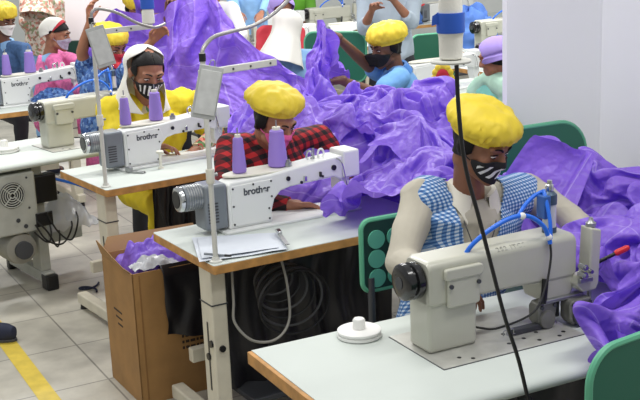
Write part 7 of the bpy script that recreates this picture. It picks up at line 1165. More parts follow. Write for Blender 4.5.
2,-1,-4,0,3,-2,0,0,-3,-1,-2,1,0,3,4,7,-8,-4,2,4,6,0,0,-2,-1,-5,3,-6,0,2,6,-1,
-8,6,2,4,3,-5,-10,4,3,-5,3,-1,2,2,-2,5,6,-7,-2,5,-1,1,-2,-3,-3,-4,3,6,-5,-2,0,11,
-8,7,5,3,3,4,-6,-16,7,0,-7,9,-7,7,1,0,-5,0,-2,4,2,3,-2,-1,-5,4,2,4,2,-6,1,4,
1,-3,3,1,2,2,2,-7,-5,4,-1,-1,3,-2,1,-2,6,1,0,-10,-5,10,2,2,0,2,-2,0,1,1,-1,-1,
5,4,-7,-7,-4,2,6,8,-8,0,5,-1,6,-5,-3,1,-4,7,2,1,-5,-10,8,6,1,-2,3,-4,-4,3,-5,-2]),
    'tent': (48, 32, [
-211,13,11,8,7,11,7,8,3,18,14,9,11,19,4,5,2,8,13,3,6,3,6,3,0,5,9,7,2,11,12,7,10,2,12,7,13,11,16,11,2,6,18,14,4,9,13,13,
1,-1,-1,2,1,1,-4,1,-1,3,-5,4,-1,-1,2,2,-2,2,-6,2,1,1,2,3,-6,3,1,-4,6,-6,2,1,0,-3,1,5,-3,-3,-1,-1,8,-1,1,-8,2,0,0,1,
0,-3,1,0,4,1,-4,-2,3,2,1,-2,-1,2,0,-6,3,1,-3,2,-1,2,3,-4,2,0,2,-1,-3,3,-1,3,-6,3,2,-1,-1,0,2,2,-3,3,-6,-1,4,0,0,-1,
1,-6,3,-1,2,2,-2,0,4,0,2,-5,1,1,-1,-1,-2,2,-1,-3,-1,5,3,-5,4,-1,-1,3,-2,3,-4,4,-6,2,1,2,-5,1,3,0,2,-2,-3,2,2,1,-1,-2,
2,1,-2,0,-2,1,0,-1,4,2,-3,-1,0,1,3,-3,-3,-1,1,-2,2,2,1,-2,1,2,0,-3,2,0,-4,2,-2,3,2,-3,0,0,1,2,-2,-2,0,0,3,0,1,-1,
1,0,0,0,1,0,-2,-4,7,2,-2,1,-5,1,-1,1,0,-3,3,-2,3,2,-5,2,1,1,-1,3,-1,-3,-1,0,-1,4,-3,-3,3,0,1,1,-2,2,2,3,-3,0,1,2,
0,-1,3,0,1,-1,-1,-3,4,-4,2,2,-1,-3,3,-1,-2,0,2,1,0,1,-4,1,3,2,-1,2,-2,-3,0,0,1,4,-6,-1,2,4,-4,-1,0,3,5,-2,-2,-2,-2,2,
3,2,-2,1,1,-4,-1,-1,-1,2,-1,-1,4,1,-2,-4,6,-3,-1,6,-6,1,-4,5,2,0,-6,0,2,-2,1,1,4,-1,-1,-1,3,1,0,0,-4,1,1,0,-6,0,5,0,
1,4,1,0,2,-1,-6,3,3,-9,-1,-1,7,-3,0,3,-1,-3,0,3,-5,-3,2,3,2,-5,2,-1,1,0,0,-1,7,-4,0,-2,4,1,-1,-2,-5,1,2,4,-6,1,1,1,
8,-2,2,0,0,-2,2,-1,0,-4,-3,0,2,2,-6,0,-1,5,-5,2,-2,0,2,2,-2,-1,-2,1,3,-2,2,-1,2,-2,2,-2,1,-1,1,-2,4,1,-7,0,6,0,0,-4,
5,2,-3,1,0,0,1,-2,-7,0,2,2,-1,0,-1,2,0,-3,4,-4,1,2,0,0,-2,-4,4,3,-5,6,-1,-1,-1,0,0,4,-4,-2,0,-2,4,1,0,-3,3,2,1,-4,
0,2,0,-1,0,-2,2,2,-2,0,-3,-1,2,-2,1,-1,3,-2,2,-4,5,-2,-1,0,-1,1,2,-2,-1,-1,4,-4,2,2,-1,6,-5,1,-3,1,0,-3,1,4,-1,3,-3,4,
2,-1,0,-2,-2,0,2,1,3,-2,-2,0,0,-3,1,1,2,-3,0,-1,6,-5,0,-1,-2,6,-3,-2,2,3,-6,1,4,1,1,-1,-1,-1,2,-2,2,-2,3,2,1,-4,-1,3,
0,0,-4,0,0,-2,3,3,0,-3,3,0,-1,-1,-4,6,5,-4,-5,6,-3,-1,0,0,1,3,-3,-2,0,1,-1,0,-1,4,3,-3,0,1,1,0,-4,1,0,0,0,2,0,-4,
0,-2,0,-2,-3,4,1,3,-1,-1,2,1,-2,-2,2,0,0,0,0,-2,-2,1,-1,2,2,-1,0,1,0,-1,2,0,-1,-2,1,1,4,0,-3,-2,1,1,-1,-1,-1,2,-2,0,
1,-4,0,3,-3,0,1,2,-2,4,-2,3,-2,-3,2,2,-2,-1,1,-2,1,-3,1,1,3,0,0,0,-1,1,4,-3,1,-4,-3,2,4,2,-3,0,0,0,1,-1,1,-2,0,-1,
0,0,0,0,2,-5,3,0,-1,0,4,0,-2,-2,3,0,-3,0,0,1,-1,-1,0,2,1,-1,0,-1,1,3,1,0,-3,-1,0,0,0,1,0,-2,3,1,0,-4,1,-2,2,-1,
4,-2,-2,1,0,-1,2,0,-3,0,2,1,-3,1,2,-2,0,0,0,0,2,-1,0,-1,0,0,2,-4,3,0,1,0,-2,1,-2,2,-2,0,0,2,0,2,-2,-2,1,0,-2,-1,
-3,5,1,-3,0,1,1,-1,-1,-1,1,1,1,-1,-2,0,-1,4,-1,-1,1,0,1,1,-2,-4,1,6,-1,0,1,-2,1,-1,-1,-1,2,-4,-2,4,3,-1,-1,-2,-1,0,-1,2,
1,-1,1,0,-1,4,-1,-1,-2,0,0,0,0,-1,2,2,-6,3,1,1,-1,1,0,0,1,-1,0,-1,2,0,-2,2,-1,0,-1,0,0,0,0,0,1,-1,-3,3,1,-3,-2,0,
3,-1,-1,0,-2,2,1,0,-1,-1,1,-1,0,1,-1,0,5,-4,0,-1,1,1,0,-1,0,0,0,1,-1,-1,1,-1,0,1,2,0,-1,-2,-1,1,1,-1,0,2,-3,1,0,0,
0,2,-1,0,1,1,0,-2,-1,1,0,0,0,0,1,-1,0,2,-2,0,-1,1,1,-2,0,0,0,1,0,-1,1,0,0,-1,1,0,0,0,0,0,-1,1,0,-2,0,0,1,0,
2,-1,1,-2,-2,0,3,2,-2,-1,-1,2,-1,1,-1,-3,4,-1,2,1,-1,-1,-1,1,0,0,0,0,1,0,-1,0,0,0,0,1,-2,1,1,-1,1,-1,-2,0,1,-1,1,-1,
4,-3,-2,2,3,-4,1,-2,2,0,-1,-1,1,0,1,2,-4,4,1,-3,1,0,0,0,-2,1,0,-1,1,0,1,-1,0,1,-1,0,0,-1,0,1,0,-1,0,-2,1,1,-2,1,
2,2,-2,-2,1,2,-4,2,0,0,1,-1,-2,0,-1,2,4,1,-3,3,-2,-1,-1,-1,2,-1,1,1,-1,0,-1,0,1,-1,1,-1,0,1,-1,0,0,0,-2,3,-1,-1,0,-1,
-1,3,-1,-1,-1,2,1,-1,1,-1,-1,0,1,-1,0,0,-1,6,-3,0,2,-1,-1,-2,1,2,-1,1,0,0,-3,1,1,0,-1,0,-1,0,1,0,-2,0,0,0,0,0,-1,1,
2,-3,2,1,-2,0,1,0,-1,0,0,-1,0,1,0,-1,2,-4,7,-3,-1,1,1,-1,-1,0,3,-1,0,-3,2,0,0,0,0,1,-1,-1,1,0,0,-2,2,-2,-1,2,-1,-2,
3,-2,-1,0,2,0,-1,1,0,-3,0,1,0,-1,0,1,-1,2,-4,4,-2,1,2,0,0,0,0,0,0,-1,0,1,-1,1,0,-2,2,-1,0,-1,-1,2,-2,1,2,-2,1,0,
-2,4,0,0,-2,1,0,1,-1,0,1,-2,-1,1,0,-2,1,0,2,-2,3,-2,0,1,0,1,-2,1,1,0,0,-1,1,-2,1,1,-2,1,0,0,1,-2,0,0,1,1,-2,2,
1,1,-1,0,1,-1,0,0,0,0,-1,0,0,-1,-1,1,0,0,2,0,-2,2,0,2,-3,0,1,-1,0,2,-1,1,0,0,-2,0,0,0,0,1,-2,1,0,0,0,0,-1,0,
1,-2,3,-1,2,-2,0,0,-1,0,0,-1,0,0,-1,2,-1,2,-2,4,0,-3,0,2,0,-1,0,0,-1,2,1,-3,2,0,-1,-1,1,0,-1,-1,0,0,1,0,-1,0,1,1,
2,1,-5,4,-1,1,-1,-1,1,-1,0,0,-1,-1,1,1,1,-2,1,-3,2,4,-1,-2,3,-1,1,-1,-1,-1,0,3,-1,-1,0,1,-1,1,-2,2,0,-1,0,-1,1,-1,0,-1,
66,7,-2,-6,-9,-12,5,9,-10,-7,-1,-12,3,6,-12,-4,-2,-14,-5,6,3,-1,-2,-8,-3,6,8,-1,-4,-7,-16,-3,-1,-6,0,-3,-15,-9,0,-6,2,1,-11,-14,-10,-2,-1,2,
-5,2,-1,3,1,1,4,1,-2,2,-6,1,-3,3,0,-5,-3,4,-2,4,-2,-1,2,1,-6,-1,0,2,-3,5,1,-2,4,0,6,-8,-1,-1,3,4,1,-2,3,-3,4,-1,-1,-5,
-6,2,-1,1,5,2,1,0,-1,-1,-1,-1,-1,0,2,-4,-1,0,1,3,-1,-3,1,-3,-3,3,-1,1,6,-5,2,-1,4,0,-3,1,-1,3,2,2,1,-1,-4,-3,4,0,-2,3,
-4,0,-1,-3,7,2,3,0,-3,-4,5,-2,0,-5,4,1,-1,-2,0,1,3,-6,-1,-2,0,4,2,-2,6,-2,-4,3,-1,1,-4,2,-1,7,-4,4,-3,3,-7,1,4,-1,3,-2,
-1,0,-4,2,-2,6,1,1,-2,4,-3,-1,2,-7,2,1,2,-4,0,3,-1,-4,-1,-3,3,5,3,-4,0,-1,-1,2,1,1,3,-5,-2,3,4,-4,4,-7,-3,0,6,3,0,-5,
-1,-1,-4,1,2,1,1,0,4,0,-3,1,4,0,-6,-1,1,-1,1,2,-3,-3,-1,1,2,3,2,-1,-2,-5,-1,5,0,5,-4,0,1,3,-1,3,-9,0,-1,1,4,2,-2,-2,
-2,-3,-3,2,7,-2,1,-1,4,-8,3,3,-1,2,-2,-3,-2,4,2,-3,-5,0,-4,4,5,1,3,-2,-2,-1,0,1,2,2,-5,3,2,-5,5,-8,0,-1,3,0,4,3,-1,0,
2,-5,-3,3,0,4,1,-1,-2,1,-2,3,1,1,-3,0,-2,-1,1,-5,-3,2,-1,3,5,3,-6,7,-4,-1,4,1,2,-2,-3,-1,2,0,1,-6,1,1,-1,3,1,1,0,1,
4,-7,1,0,-2,4,0,0,0,-3,2,3,-2,-3,1,-1,0,-3,2,-5,1,0,1,1,5,5,-1,0,-1,0,1,2,0,-5,-2,-2,7,-1,0,0,-5,0,2,1,1,-4,6,1,
-5,-2,5,0,0,0,0,-2,0,1,2,3,0,0,-5,0,-2,-1,-3,2,-1,-1,3,1,3,2,2,-5,1,5,3,1,-3,-8,3,1,0,0,-4,3,2,-3,-3,7,-1,2,-3,-3,
-6,3,-3,3,-2,3,0,1,-6,5,3,-1,-5,5,-1,0,-1,-1,-2,1,-5,1,3,2,1,-1,-2,-1,6,2,2,-1,-7,2,0,3,-4,6,-4,-2,2,2,0,-1,-2,-1,1,2,
-3,-2,-1,0,1,0,-2,2,2,6,-5,-1,1,2,0,-1,1,-3,2,0,-2,1,1,4,-2,-1,-1,-1,-1,0,-1,5,-5,0,5,-2,-3,1,1,0,0,-1,3,4,-1,-6,-1,3,
-6,0,1,-2,1,-1,-3,1,7,-1,0,-2,2,-1,4,2,-2,2,0,-3,1,0,-3,5,1,-4,0,-1,-1,2,0,0,3,-4,-1,0,1,4,-7,6,-4,0,6,-3,0,-1,0,-1,
-6,3,0,-2,0,-1,-2,1,4,-1,1,-1,3,-4,0,5,1,4,-1,-3,0,5,-3,-1,-1,-5,0,3,-3,4,1,-1,0,3,-8,2,7,-7,-2,-1,6,-1,2,2,-6,0,0,1,
-2,0,4,0,-2,-8,5,-4,1,0,-1,2,-2,2,1,1,2,6,-1,0,0,2,1,-5,-1,-5,-3,1,2,3,2,-2,1,0,2,-3,1,-5,1,1,0,6,0,0,-6,-1,1,2,
-3,-1,4,-4,1,-1,-1,-1,-2,2,-2,0,0,4,2,2,0,3,-1,-3,3,0,5,-3,-4,-4,-3,2,1,0,-2,0,2,-3,2,2,2,-1,-3,3,0,1,1,-2,1,-2,-1,2,
-2,1,3,0,-3,-1,-2,-2,-2,0,3,-3,1,-1,6,2,-2,-1,3,-2,2,-1,0,5,-5,-5,2,2,-4,0,2,-3,-1,2,5,2,-4,-1,3,0,3,-2,1,1,-5,-1,0,2,
-1,-1,0,3,-2,-2,-3,-1,1,2,-2,1,2,-3,2,1,2,-4,3,1,1,1,0,0,3,-6,-4,3,1,-4,9,-3,-5,2,-3,6,-1,1,3,-3,-1,2,-1,-3,1,3,-1,-3,
-4,5,-1,-1,-2,-1,-2,-1,3,0,-1,2,-1,1,-1,0,1,-1,-1,1,5,3,-1,-4,1,1,-3,-3,5,1,-5,-3,2,3,2,-2,4,-2,-3,1,2,-1,1,0,-2,0,0,-1,
1,-5,4,1,-4,2,-4,-1,3,-3,5,3,-5,-2,3,1,-1,0,-3,3,1,1,0,3,-5,3,4,-3,-5,5,-2,-4,-3,6,-1,-2,4,3,1,-3,-5,2,1,0,1,-2,0,2,
0,1,2,-2,-4,-1,-1,1,-1,5,1,-5,1,3,-3,0,2,-1,-1,0,5,2,-3,-4,0,-1,2,4,1,-6,-1,-1,2,-3,9,-1,-2,-2,-3,2,3,-3,0,5,-4,2,2,-4,
-4,3,2,0,-1,0,-3,0,2,-3,1,5,-4,-3,6,-1,0,0,-1,-2,0,2,4,-5,1,0,-3,0,2,0,2,-1,-1,1,-2,0,-1,3,-1,-3,2,2,2,-3,-1,1,1,2,
-2,-1,-1,1,-1,0,2,-3,1,5,-2,-3,2,-3,2,1,1,0,0,-2,1,4,-5,4,-2,-4,0,2,-2,2,-2,3,1,-2,-2,8,-4,-3,2,1,-2,0,1,1,0,-1,0,0,
-2,-1,2,0,1,-1,-2,4,-4,-1,0,2,-2,0,-1,5,-3,4,0,-5,-2,1,8,-2,-3,2,-4,0,2,0,2,-4,1,5,0,-6,4,-3,-1,0,3,1,-2,0,0,0,1,-1,
-2,0,-1,0,2,-1,4,-5,2,-1,-2,1,3,-1,-2,0,5,-2,0,2,-6,-1,1,3,3,-5,3,-4,-1,3,0,1,-4,1,4,0,-3,3,-2,0,-2,1,1,2,-1,-1,1,1,
-2,0,0,-1,-2,1,1,-1,0,2,2,-4,-1,1,0,1,-1,4,-3,0,2,-3,-1,3,1,2,-5,3,-2,-2,0,3,1,-4,2,2,-2,0,0,0,4,-2,-2,1,0,0,3,0,
-2,0,-1,2,-1,2,-2,-2,1,1,-1,2,0,-4,0,0,5,-3,4,-3,-2,3,-3,1,-2,2,4,-4,3,-4,3,-4,2,1,0,1,1,-3,0,3,-2,0,2,-1,-1,2,-2,0,
-1,-2,0,-1,4,-3,-1,1,-1,1,2,-2,-1,2,-2,0,-2,4,-2,2,-2,1,-2,1,4,-4,0,4,-1,-2,-1,3,-4,4,-4,-1,3,0,2,-3,2,0,-1,1,2,-2,2,0,
-2,0,0,1,-4,4,-2,1,-2,0,0,3,-2,-1,-1,1,-1,2,1,-2,1,-3,3,-1,-1,3,-3,-1,3,0,-1,1,1,0,3,-3,-1,1,-1,1,-1,0,0,0,3,0,-2,5,
-3,1,0,-1,2,-2,1,-2,4,-3,1,-1,2,-1,-2,0,2,-2,3,-1,-2,0,1,-1,2,-2,-1,0,1,2,-2,-1,2,-1,0,1,0,0,0,0,1,0,1,-1,0,1,0,-1,
-2,0,-1,-1,3,-2,0,0,0,3,-2,0,-2,1,0,-1,-1,1,-1,4,1,-1,-2,-1,-1,4,-1,-2,0,2,3,-5,-1,2,1,-1,0,0,-1,2,0,-1,0,2,-2,2,2,-1,
-1,-1,0,0,-2,3,-3,6,-4,0,1,-3,0,4,1,-5,2,-3,1,-1,5,-4,1,0,-1,-1,9,-4,-5,1,-1,4,0,-4,2,0,1,1,-1,0,0,1,1,-3,0,1,2,2,
311,8,6,9,10,11,9,7,-4,-4,-1,-3,-3,5,1,5,5,7,2,7,7,5,1,-4,6,0,5,-1,-10,-10,-16,-15,-8,-12,-11,-7,-11,-7,-4,-11,-10,-8,1,-10,-5,-6,-10,-13,
3,-9,1,-4,1,0,2,-1,-1,0,-1,-2,3,-2,3,-2,1,-3,3,-1,1,0,1,6,-5,4,0,-5,5,-6,0,2,0,2,-1,3,-5,1,2,-1,7,1,-7,-3,7,1,-1,-2,
-3,-2,2,-2,-5,-1,1,0,-2,1,1,0,-1,-1,2,3,-2,1,0,1,-4,3,1,0,0,1,0,-1,-3,1,0,3,0,0,1,-1,0,1,1,5,-5,5,-8,4,-1,6,0,-2,
-6,6,-3,2,-9,0,1,-1,-2,2,2,-2,1,2,-3,1,2,0,0,0,0,0,-1,-2,2,-1,-1,1,0,1,-2,3,5,0,0,-5,3,0,-1,0,-1,0,0,1,5,0,-1,1,
-2,0,2,-3,3,-7,1,-3,-2,3,-1,-1,3,3,2,-5,-1,0,1,0,1,-2,0,-1,0,2,-2,0,-2,1,2,2,2,-1,0,-3,1,3,3,-5,-1,1,1,3,0,0,0,4,
-2,0,2,-1,-2,1,-3,-2,-3,0,0,4,4,3,-5,-4,-3,-1,4,2,-1,-1,0,1,-2,-1,0,0,-1,3,4,-1,0,1,-2,1,0,3,1,-4,-2,0,0,3,4,-1,0,4,
-4,1,-2,1,-1,0,-2,1,3,2,-6,5,-1,2,-2,-6,-1,-1,-1,1,3,-2,1,2,-1,-2,0,-1,3,2,-2,3,0,-1,2,2,-2,2,-3,-2,1,-1,2,2,1,0,-2,0,
-1,-1,-3,-1,0,-1,-1,3,1,1,6,-6,1,-1,-3,-2,-1,-2,-1,3,1,-3,1,1,0,1,0,-3,2,2,1,1,1,-2,1,1,4,-3,-1,2,-2,-3,3,1,2,-1,5,-4,
-4,0,-2,-1,3,-1,-2,3,5,0,-1,-1,-1,-3,-2,0,-1,0,-2,0,-1,3,0,-2,1,4,1,-2,0,-1,2,0,3,-2,-1,4,0,-2,0,1,1,0,-1,-1,3,-1,-1,2,
-6,-1,2,1,1,-1,5,-4,-1,1,2,-3,-1,-1,-4,1,2,1,4,-5,-3,3,0,0,1,2,0,2,-3,-4,3,6,-4,1,-1,-1,4,-1,0,3,1,3,-1,-5,-4,1,1,0,
-3,0,1,-3,2,-3,1,0,5,-2,-3,2,-4,-5,3,2,4,1,-1,-3,2,-2,-1,1,3,2,-3,2,-3,-2,2,2,-3,-1,2,2,-1,2,1,0,-1,-1,0,2,-2,-2,-2,1,
-4,2,0,3,-5,-3,2,-1,2,-1,3,-2,-2,-3,2,4,0,2,-5,2,-1,-1,-1,-1,1,0,0,-1,3,-1,0,0,1,1,-2,1,2,0,3,-1,2,-1,-4,3,-1,0,-2,1,
-2,0,-1,0,-3,0,1,0,-3,1,0,2,3,-2,-2,3,-2,0,-1,2,-2,0,-2,2,0,-4,0,1,1,1,-1,1,1,3,1,-3,-3,2,0,0,7,-1,-4,1,-1,1,0,2,
-2,-1,-1,-2,5,-3,-2,1,-1,0,-3,1,1,2,2,-1,0,-1,2,-1,-1,0,-2,0,-1,-1,-3,3,1,-1,-1,0,2,2,1,0,-2,-1,1,7,-4,-1,1,-1,1,1,4,-2,
-8,2,1,0,1,6,-9,-1,1,-1,1,1,-1,-2,3,2,0,2,-1,0,-2,-1,0,-4,0,-1,1,-1,2,-1,3,-4,1,3,4,-3,-1,2,2,1,5,-5,2,-1,-1,3,-3,0,
-4,1,0,1,-1,5,-5,-3,1,-2,2,0,0,-2,3,1,0,-2,0,1,-2,0,0,-1,-3,0,0,2,-1,1,5,-5,-2,4,-1,0,1,0,2,-1,1,1,3,-3,0,0,4,2,
-4,0,0,1,1,1,-4,1,3,-1,-6,4,-2,4,-3,0,-1,-1,2,-3,3,-3,4,-2,-2,-1,1,2,1,1,-2,4,-2,-2,0,2,2,-2,-3,3,-1,1,7,-4,-1,-1,5,-2,
-2,-1,-1,1,0,1,1,-2,1,-2,0,0,-3,3,0,-1,0,1,-2,-1,0,1,0,-1,0,0,3,-2,0,2,-1,-3,0,2,6,-3,0,-1,-2,0,0,3,0,2,-3,1,0,1,
0,-2,0,0,-2,2,1,4,-2,-3,2,-3,3,-6,2,1,-1,-1,2,-2,-2,2,-1,0,1,-2,-1,2,-1,3,0,-1,-2,1,0,3,1,-2,-1,1,-3,4,0,2,2,-4,1,4,
-2,1,-2,1,1,-2,7,-6,-2,4,-3,-2,0,4,-1,-1,1,-2,-1,-2,2,-2,1,2,-1,-1,-1,0,1,2,-1,1,3,-4,1,2,-1,2,-3,-2,6,-3,1,2,-3,3,1,-2,
-3,1,0,-1,1,0,2,1,-2,-3,0,3,-2,-3,3,0,1,-3,-1,1,-1,2,-1,1,0,-2,-2,2,1,1,1,-1,0,3,-1,-1,0,0,2,-1,-2,4,-1,0,2,-4,0,4,
-1,-2,-1,2,0,-2,0,3,-3,3,-1,-4,3,0,-3,2,-1,0,-1,1,0,0,0,0,-1,0,0,1,1,1,-2,-1,2,0,0,2,2,-4,0,6,-1,-3,0,1,0,2,-1,-2,
-2,1,0,0,2,1,-5,1,-1,-2,3,3,-6,3,-2,0,-2,1,0,1,-1,-1,1,-1,0,1,1,-2,4,-2,3,-2,-3,1,4,-2,1,2,-4,-1,5,1,-2,3,-1,-3,3,-2,
-2,3,3,-6,-1,0,0,-2,4,3,-4,-3,4,-2,1,-2,1,-2,2,-2,3,-1,-3,0,0,0,1,1,-1,1,-1,4,-2,-2,0,2,-1,4,3,0,-6,-1,2,3,-2,1,-3,6,
1,-2,-1,2,-2,0,-2,1,-1,0,5,0,-5,-2,0,2,1,1,-2,0,1,1,-1,-1,0,-2,-1,4,1,0,-1,-1,2,1,-2,1,1,-2,-1,1,3,-1,0,-1,-1,4,1,-4,
3,-3,-2,2,1,-2,-1,0,3,-3,-2,3,1,-1,0,-3,1,1,-2,1,-1,3,-1,-3,-1,1,1,-1,2,1,-1,-1,-1,4,-3,0,5,-1,1,-2,-3,1,5,-1,-2,0,2,-1,
-2,5,-5,0,1,-3,1,1,-2,2,1,-2,0,4,-1,-2,-3,3,-1,-1,0,-2,3,-2,3,-3,-1,0,1,2,-2,4,-2,-2,3,-1,-1,6,0,2,-2,-2,3,-1,0,2,-6,1,
0,1,-2,1,-3,1,0,0,3,-3,-1,3,1,-5,5,-1,0,-5,3,-3,1,-2,3,0,-3,3,1,-4,-1,1,2,-1,5,-2,3,-2,-1,0,-2,4,-1,4,-2,0,1,-1,2,-2,
1,-3,4,-5,4,-3,2,-2,0,1,1,-5,2,4,-3,1,-1,-3,1,1,-1,1,-1,1,2,-3,1,2,-4,1,6,-6,0,3,-4,9,-3,-3,3,-1,2,-4,0,0,5,-4,-1,4,
3,-5,4,-4,-1,5,-6,3,-3,3,-1,1,-3,0,1,0,0,1,-3,1,0,2,-1,3,-5,2,-1,1,0,-1,0,7,-5,4,-1,-3,4,-5,2,1,0,2,-1,-1,0,0,1,-2,
-3,4,1,0,-6,1,5,-5,2,-3,1,0,2,-1,0,0,3,3,-6,-2,-1,-1,1,3,-1,-1,-1,1,0,1,0,1,4,-3,-2,4,0,2,-3,3,-5,2,1,1,-2,2,1,-1,
-2,0,1,3,0,-5,2,-3,1,1,-1,0,4,-5,-1,3,-4,4,5,-3,-6,2,2,-4,8,-6,1,-2,6,-3,0,-4,3,2,-1,-2,7,0,0,-6,5,-5,-1,3,1,-1,2,1]),
    'bunch': (32, 24, [
6,0,0,-1,-1,-1,-1,-1,-1,-2,-1,-1,-1,0,-1,0,0,0,1,0,1,1,1,2,1,1,1,1,1,1,0,0,
4,-1,-1,-2,2,0,0,0,0,-1,1,0,-1,-2,1,0,3,-2,1,-1,-2,2,-2,0,1,-1,0,0,0,-1,1,3,
2,0,-1,1,-3,1,0,-2,3,1,-2,-1,1,-2,1,2,-3,0,-2,3,3,-2,1,-1,0,1,0,1,0,0,1,0,
5,0,-4,0,1,-2,-1,1,-1,4,0,-2,0,1,-1,-3,2,0,-1,0,2,-2,1,1,0,-2,2,-1,2,0,0,-2,
7,-3,-3,0,3,-1,-1,-1,-2,1,5,-1,-5,-2,0,4,0,0,-1,-2,3,2,0,-1,0,-1,1,0,-1,2,0,-7,
7,-4,-3,1,4,0,-2,1,-1,0,-1,0,0,-4,-3,6,-3,-1,-1,1,2,0,3,-1,1,2,-5,3,-2,1,-3,-1,
6,-2,-3,1,2,2,-3,-1,1,-1,-4,1,-3,-3,4,-1,2,-2,-1,4,0,0,1,-1,2,0,-3,-1,-3,4,2,0,
2,-2,1,1,-1,1,-1,-2,-3,0,3,-1,0,-1,-2,0,1,-1,1,1,3,-3,1,1,-1,-1,-3,0,5,2,-2,-1,
-1,3,2,-3,-2,-4,-2,4,-1,-1,3,1,-1,1,-1,5,-2,-6,-3,6,2,3,-6,2,-5,1,-1,3,6,-3,-3,3,
-3,4,0,-3,-2,-1,1,1,-3,-1,0,6,2,-2,0,-1,5,-4,-4,2,-1,-2,-1,1,3,1,2,1,1,0,-8,6,
-1,1,4,3,-5,-3,1,-5,1,0,1,3,2,-3,0,1,-2,-1,3,-5,-2,3,-1,4,2,-1,-2,0,-1,-2,2,3,
3,-5,1,0,3,-3,-2,2,-2,1,-2,-2,3,4,1,-1,-2,1,-2,0,-2,1,3,-5,-1,1,3,-1,0,0,3,0,
0,0,-3,3,1,0,-1,-2,3,-6,-2,7,-1,1,-1,0,1,1,-1,1,0,2,-6,0,-4,2,7,-4,-4,2,3,7,
-2,6,-3,-4,-1,1,3,0,1,-3,3,-2,2,1,-5,-1,5,0,1,1,2,-2,-7,-4,6,-2,1,3,0,-5,7,1,
0,-1,1,-6,4,4,-1,1,-5,0,0,3,-3,2,-2,-3,4,2,-5,-1,3,0,0,2,0,3,1,-4,2,0,2,-3,
2,1,-2,-4,0,7,-1,-3,0,-4,-1,-3,6,-3,6,-5,3,2,-2,-3,1,-2,3,2,2,-5,2,2,3,-1,-2,0,
-1,4,-1,-2,0,6,-1,-3,-1,1,-7,3,1,2,-4,2,1,2,-1,-4,-1,-1,0,5,-2,1,1,0,0,2,0,0,
6,-4,0,-2,0,2,0,-1,7,-3,-1,-5,1,1,-4,5,-3,0,7,-7,-5,4,1,3,1,-3,-1,-1,1,1,3,1,
5,2,0,-3,-5,-1,1,-1,5,5,2,-9,3,-1,-2,-2,-2,2,-3,-1,2,-2,8,-5,4,0,-4,7,-3,0,-1,-4,
-1,5,2,-3,-6,-2,1,-1,1,10,-5,4,-1,3,-1,-8,-1,4,-2,-4,-1,4,3,0,-1,-1,-2,2,6,-2,-4,-1,
5,-3,2,-2,-2,-5,2,-1,-4,-4,12,-4,2,5,2,-5,-6,4,2,-3,-3,4,1,3,1,1,-4,-2,5,4,-9,-1,
4,0,-1,2,-3,-4,0,-4,-3,7,-4,-2,0,4,3,-4,-4,9,3,0,-6,0,6,-3,-4,5,0,-2,2,2,2,-1,
4,-4,1,3,-5,-1,-4,3,4,-2,-4,-2,-3,6,3,-3,-1,2,4,-2,-5,3,0,3,-3,4,-1,3,-2,2,6,-5,
-1,-4,10,-4,-5,-3,7,6,0,-6,-5,2,-5,1,4,0,2,1,1,-1,1,-5,-1,-1,3,3,7,-4,-1,-6,8,1,
0,1,1,1,0,1,0,0,0,0,0,0,-1,-1,-1,-1,0,-1,-1,-1,-1,0,0,0,0,0,0,1,0,1,1,1,
3,1,1,-4,2,0,-2,-1,2,1,-2,-2,3,0,0,-1,-1,0,0,0,-1,1,-3,1,-2,2,0,-3,0,2,1,-2,
2,2,-3,-1,-2,1,4,-1,-1,2,1,-2,0,0,-1,0,-1,1,-1,0,2,-3,0,-2,3,-4,2,1,2,-5,-3,1,
3,0,-4,2,4,-1,-2,2,-4,1,3,0,-2,-1,-1,0,-1,0,0,1,-1,-1,0,2,1,1,-3,-4,-2,6,-3,-4,
2,-3,-1,4,0,1,-1,-1,2,-6,0,7,-2,1,0,-4,-3,-1,6,-2,-2,0,1,0,0,0,-3,0,0,1,-2,-1,
-1,-3,6,3,0,-1,0,-2,0,1,-3,1,3,0,-3,-4,0,1,-3,5,1,-3,-1,-5,3,-2,-1,3,3,-1,-1,-4,
0,5,-1,4,-3,2,0,-1,-2,1,-4,-1,6,-4,0,-2,-2,2,0,-2,-3,3,-3,0,-3,-2,-2,7,3,-1,-1,-4,
5,-6,4,2,0,1,-1,-2,0,-3,2,-4,-2,6,-4,1,2,0,2,-8,0,1,3,1,0,-2,1,-4,1,0,-2,1,
5,-3,0,0,2,0,-1,3,1,0,-4,-3,-3,2,2,3,0,-2,-2,-2,1,-3,-1,5,-2,-2,0,0,-3,1,1,-1,
9,-2,-6,-1,7,-2,-3,-2,1,7,-2,-1,-4,-1,3,0,0,1,-2,0,-4,3,-3,-1,0,1,-1,-3,1,-3,3,-1,
5,3,-6,0,3,-4,-1,1,1,1,7,-2,-6,-1,-2,2,2,-3,7,-3,-4,-3,2,-3,1,2,-1,0,-1,-5,1,4,
7,-1,-3,-2,-2,2,-1,-4,7,1,-1,-3,2,-2,1,-1,4,-5,-1,0,-2,1,2,1,-4,2,0,-4,0,1,-2,2,
7,-1,-1,-3,-5,-1,3,4,0,1,-3,0,-1,-4,2,6,-3,1,-7,1,2,0,3,-1,0,1,-4,-2,6,5,-7,-1,
5,-1,-1,-2,1,4,-4,2,1,0,-1,-2,0,-4,0,2,0,5,-6,0,0,-3,2,-3,3,1,-1,-3,1,5,2,-6,
0,9,-1,-3,2,1,-1,0,-2,-3,0,0,-1,1,-3,-2,3,-2,0,-1,2,-1,-5,-1,2,5,3,-3,-4,5,4,-1,
1,5,5,-4,0,-2,4,-6,-1,-3,-1,2,2,0,-1,-2,-2,-1,2,5,-4,4,-9,1,0,2,2,2,-5,-1,7,1,
5,-1,5,0,-2,-2,3,-3,-10,3,0,6,2,-3,0,-6,-2,-2,1,1,3,-2,2,-3,1,0,0,5,-5,1,4,1,
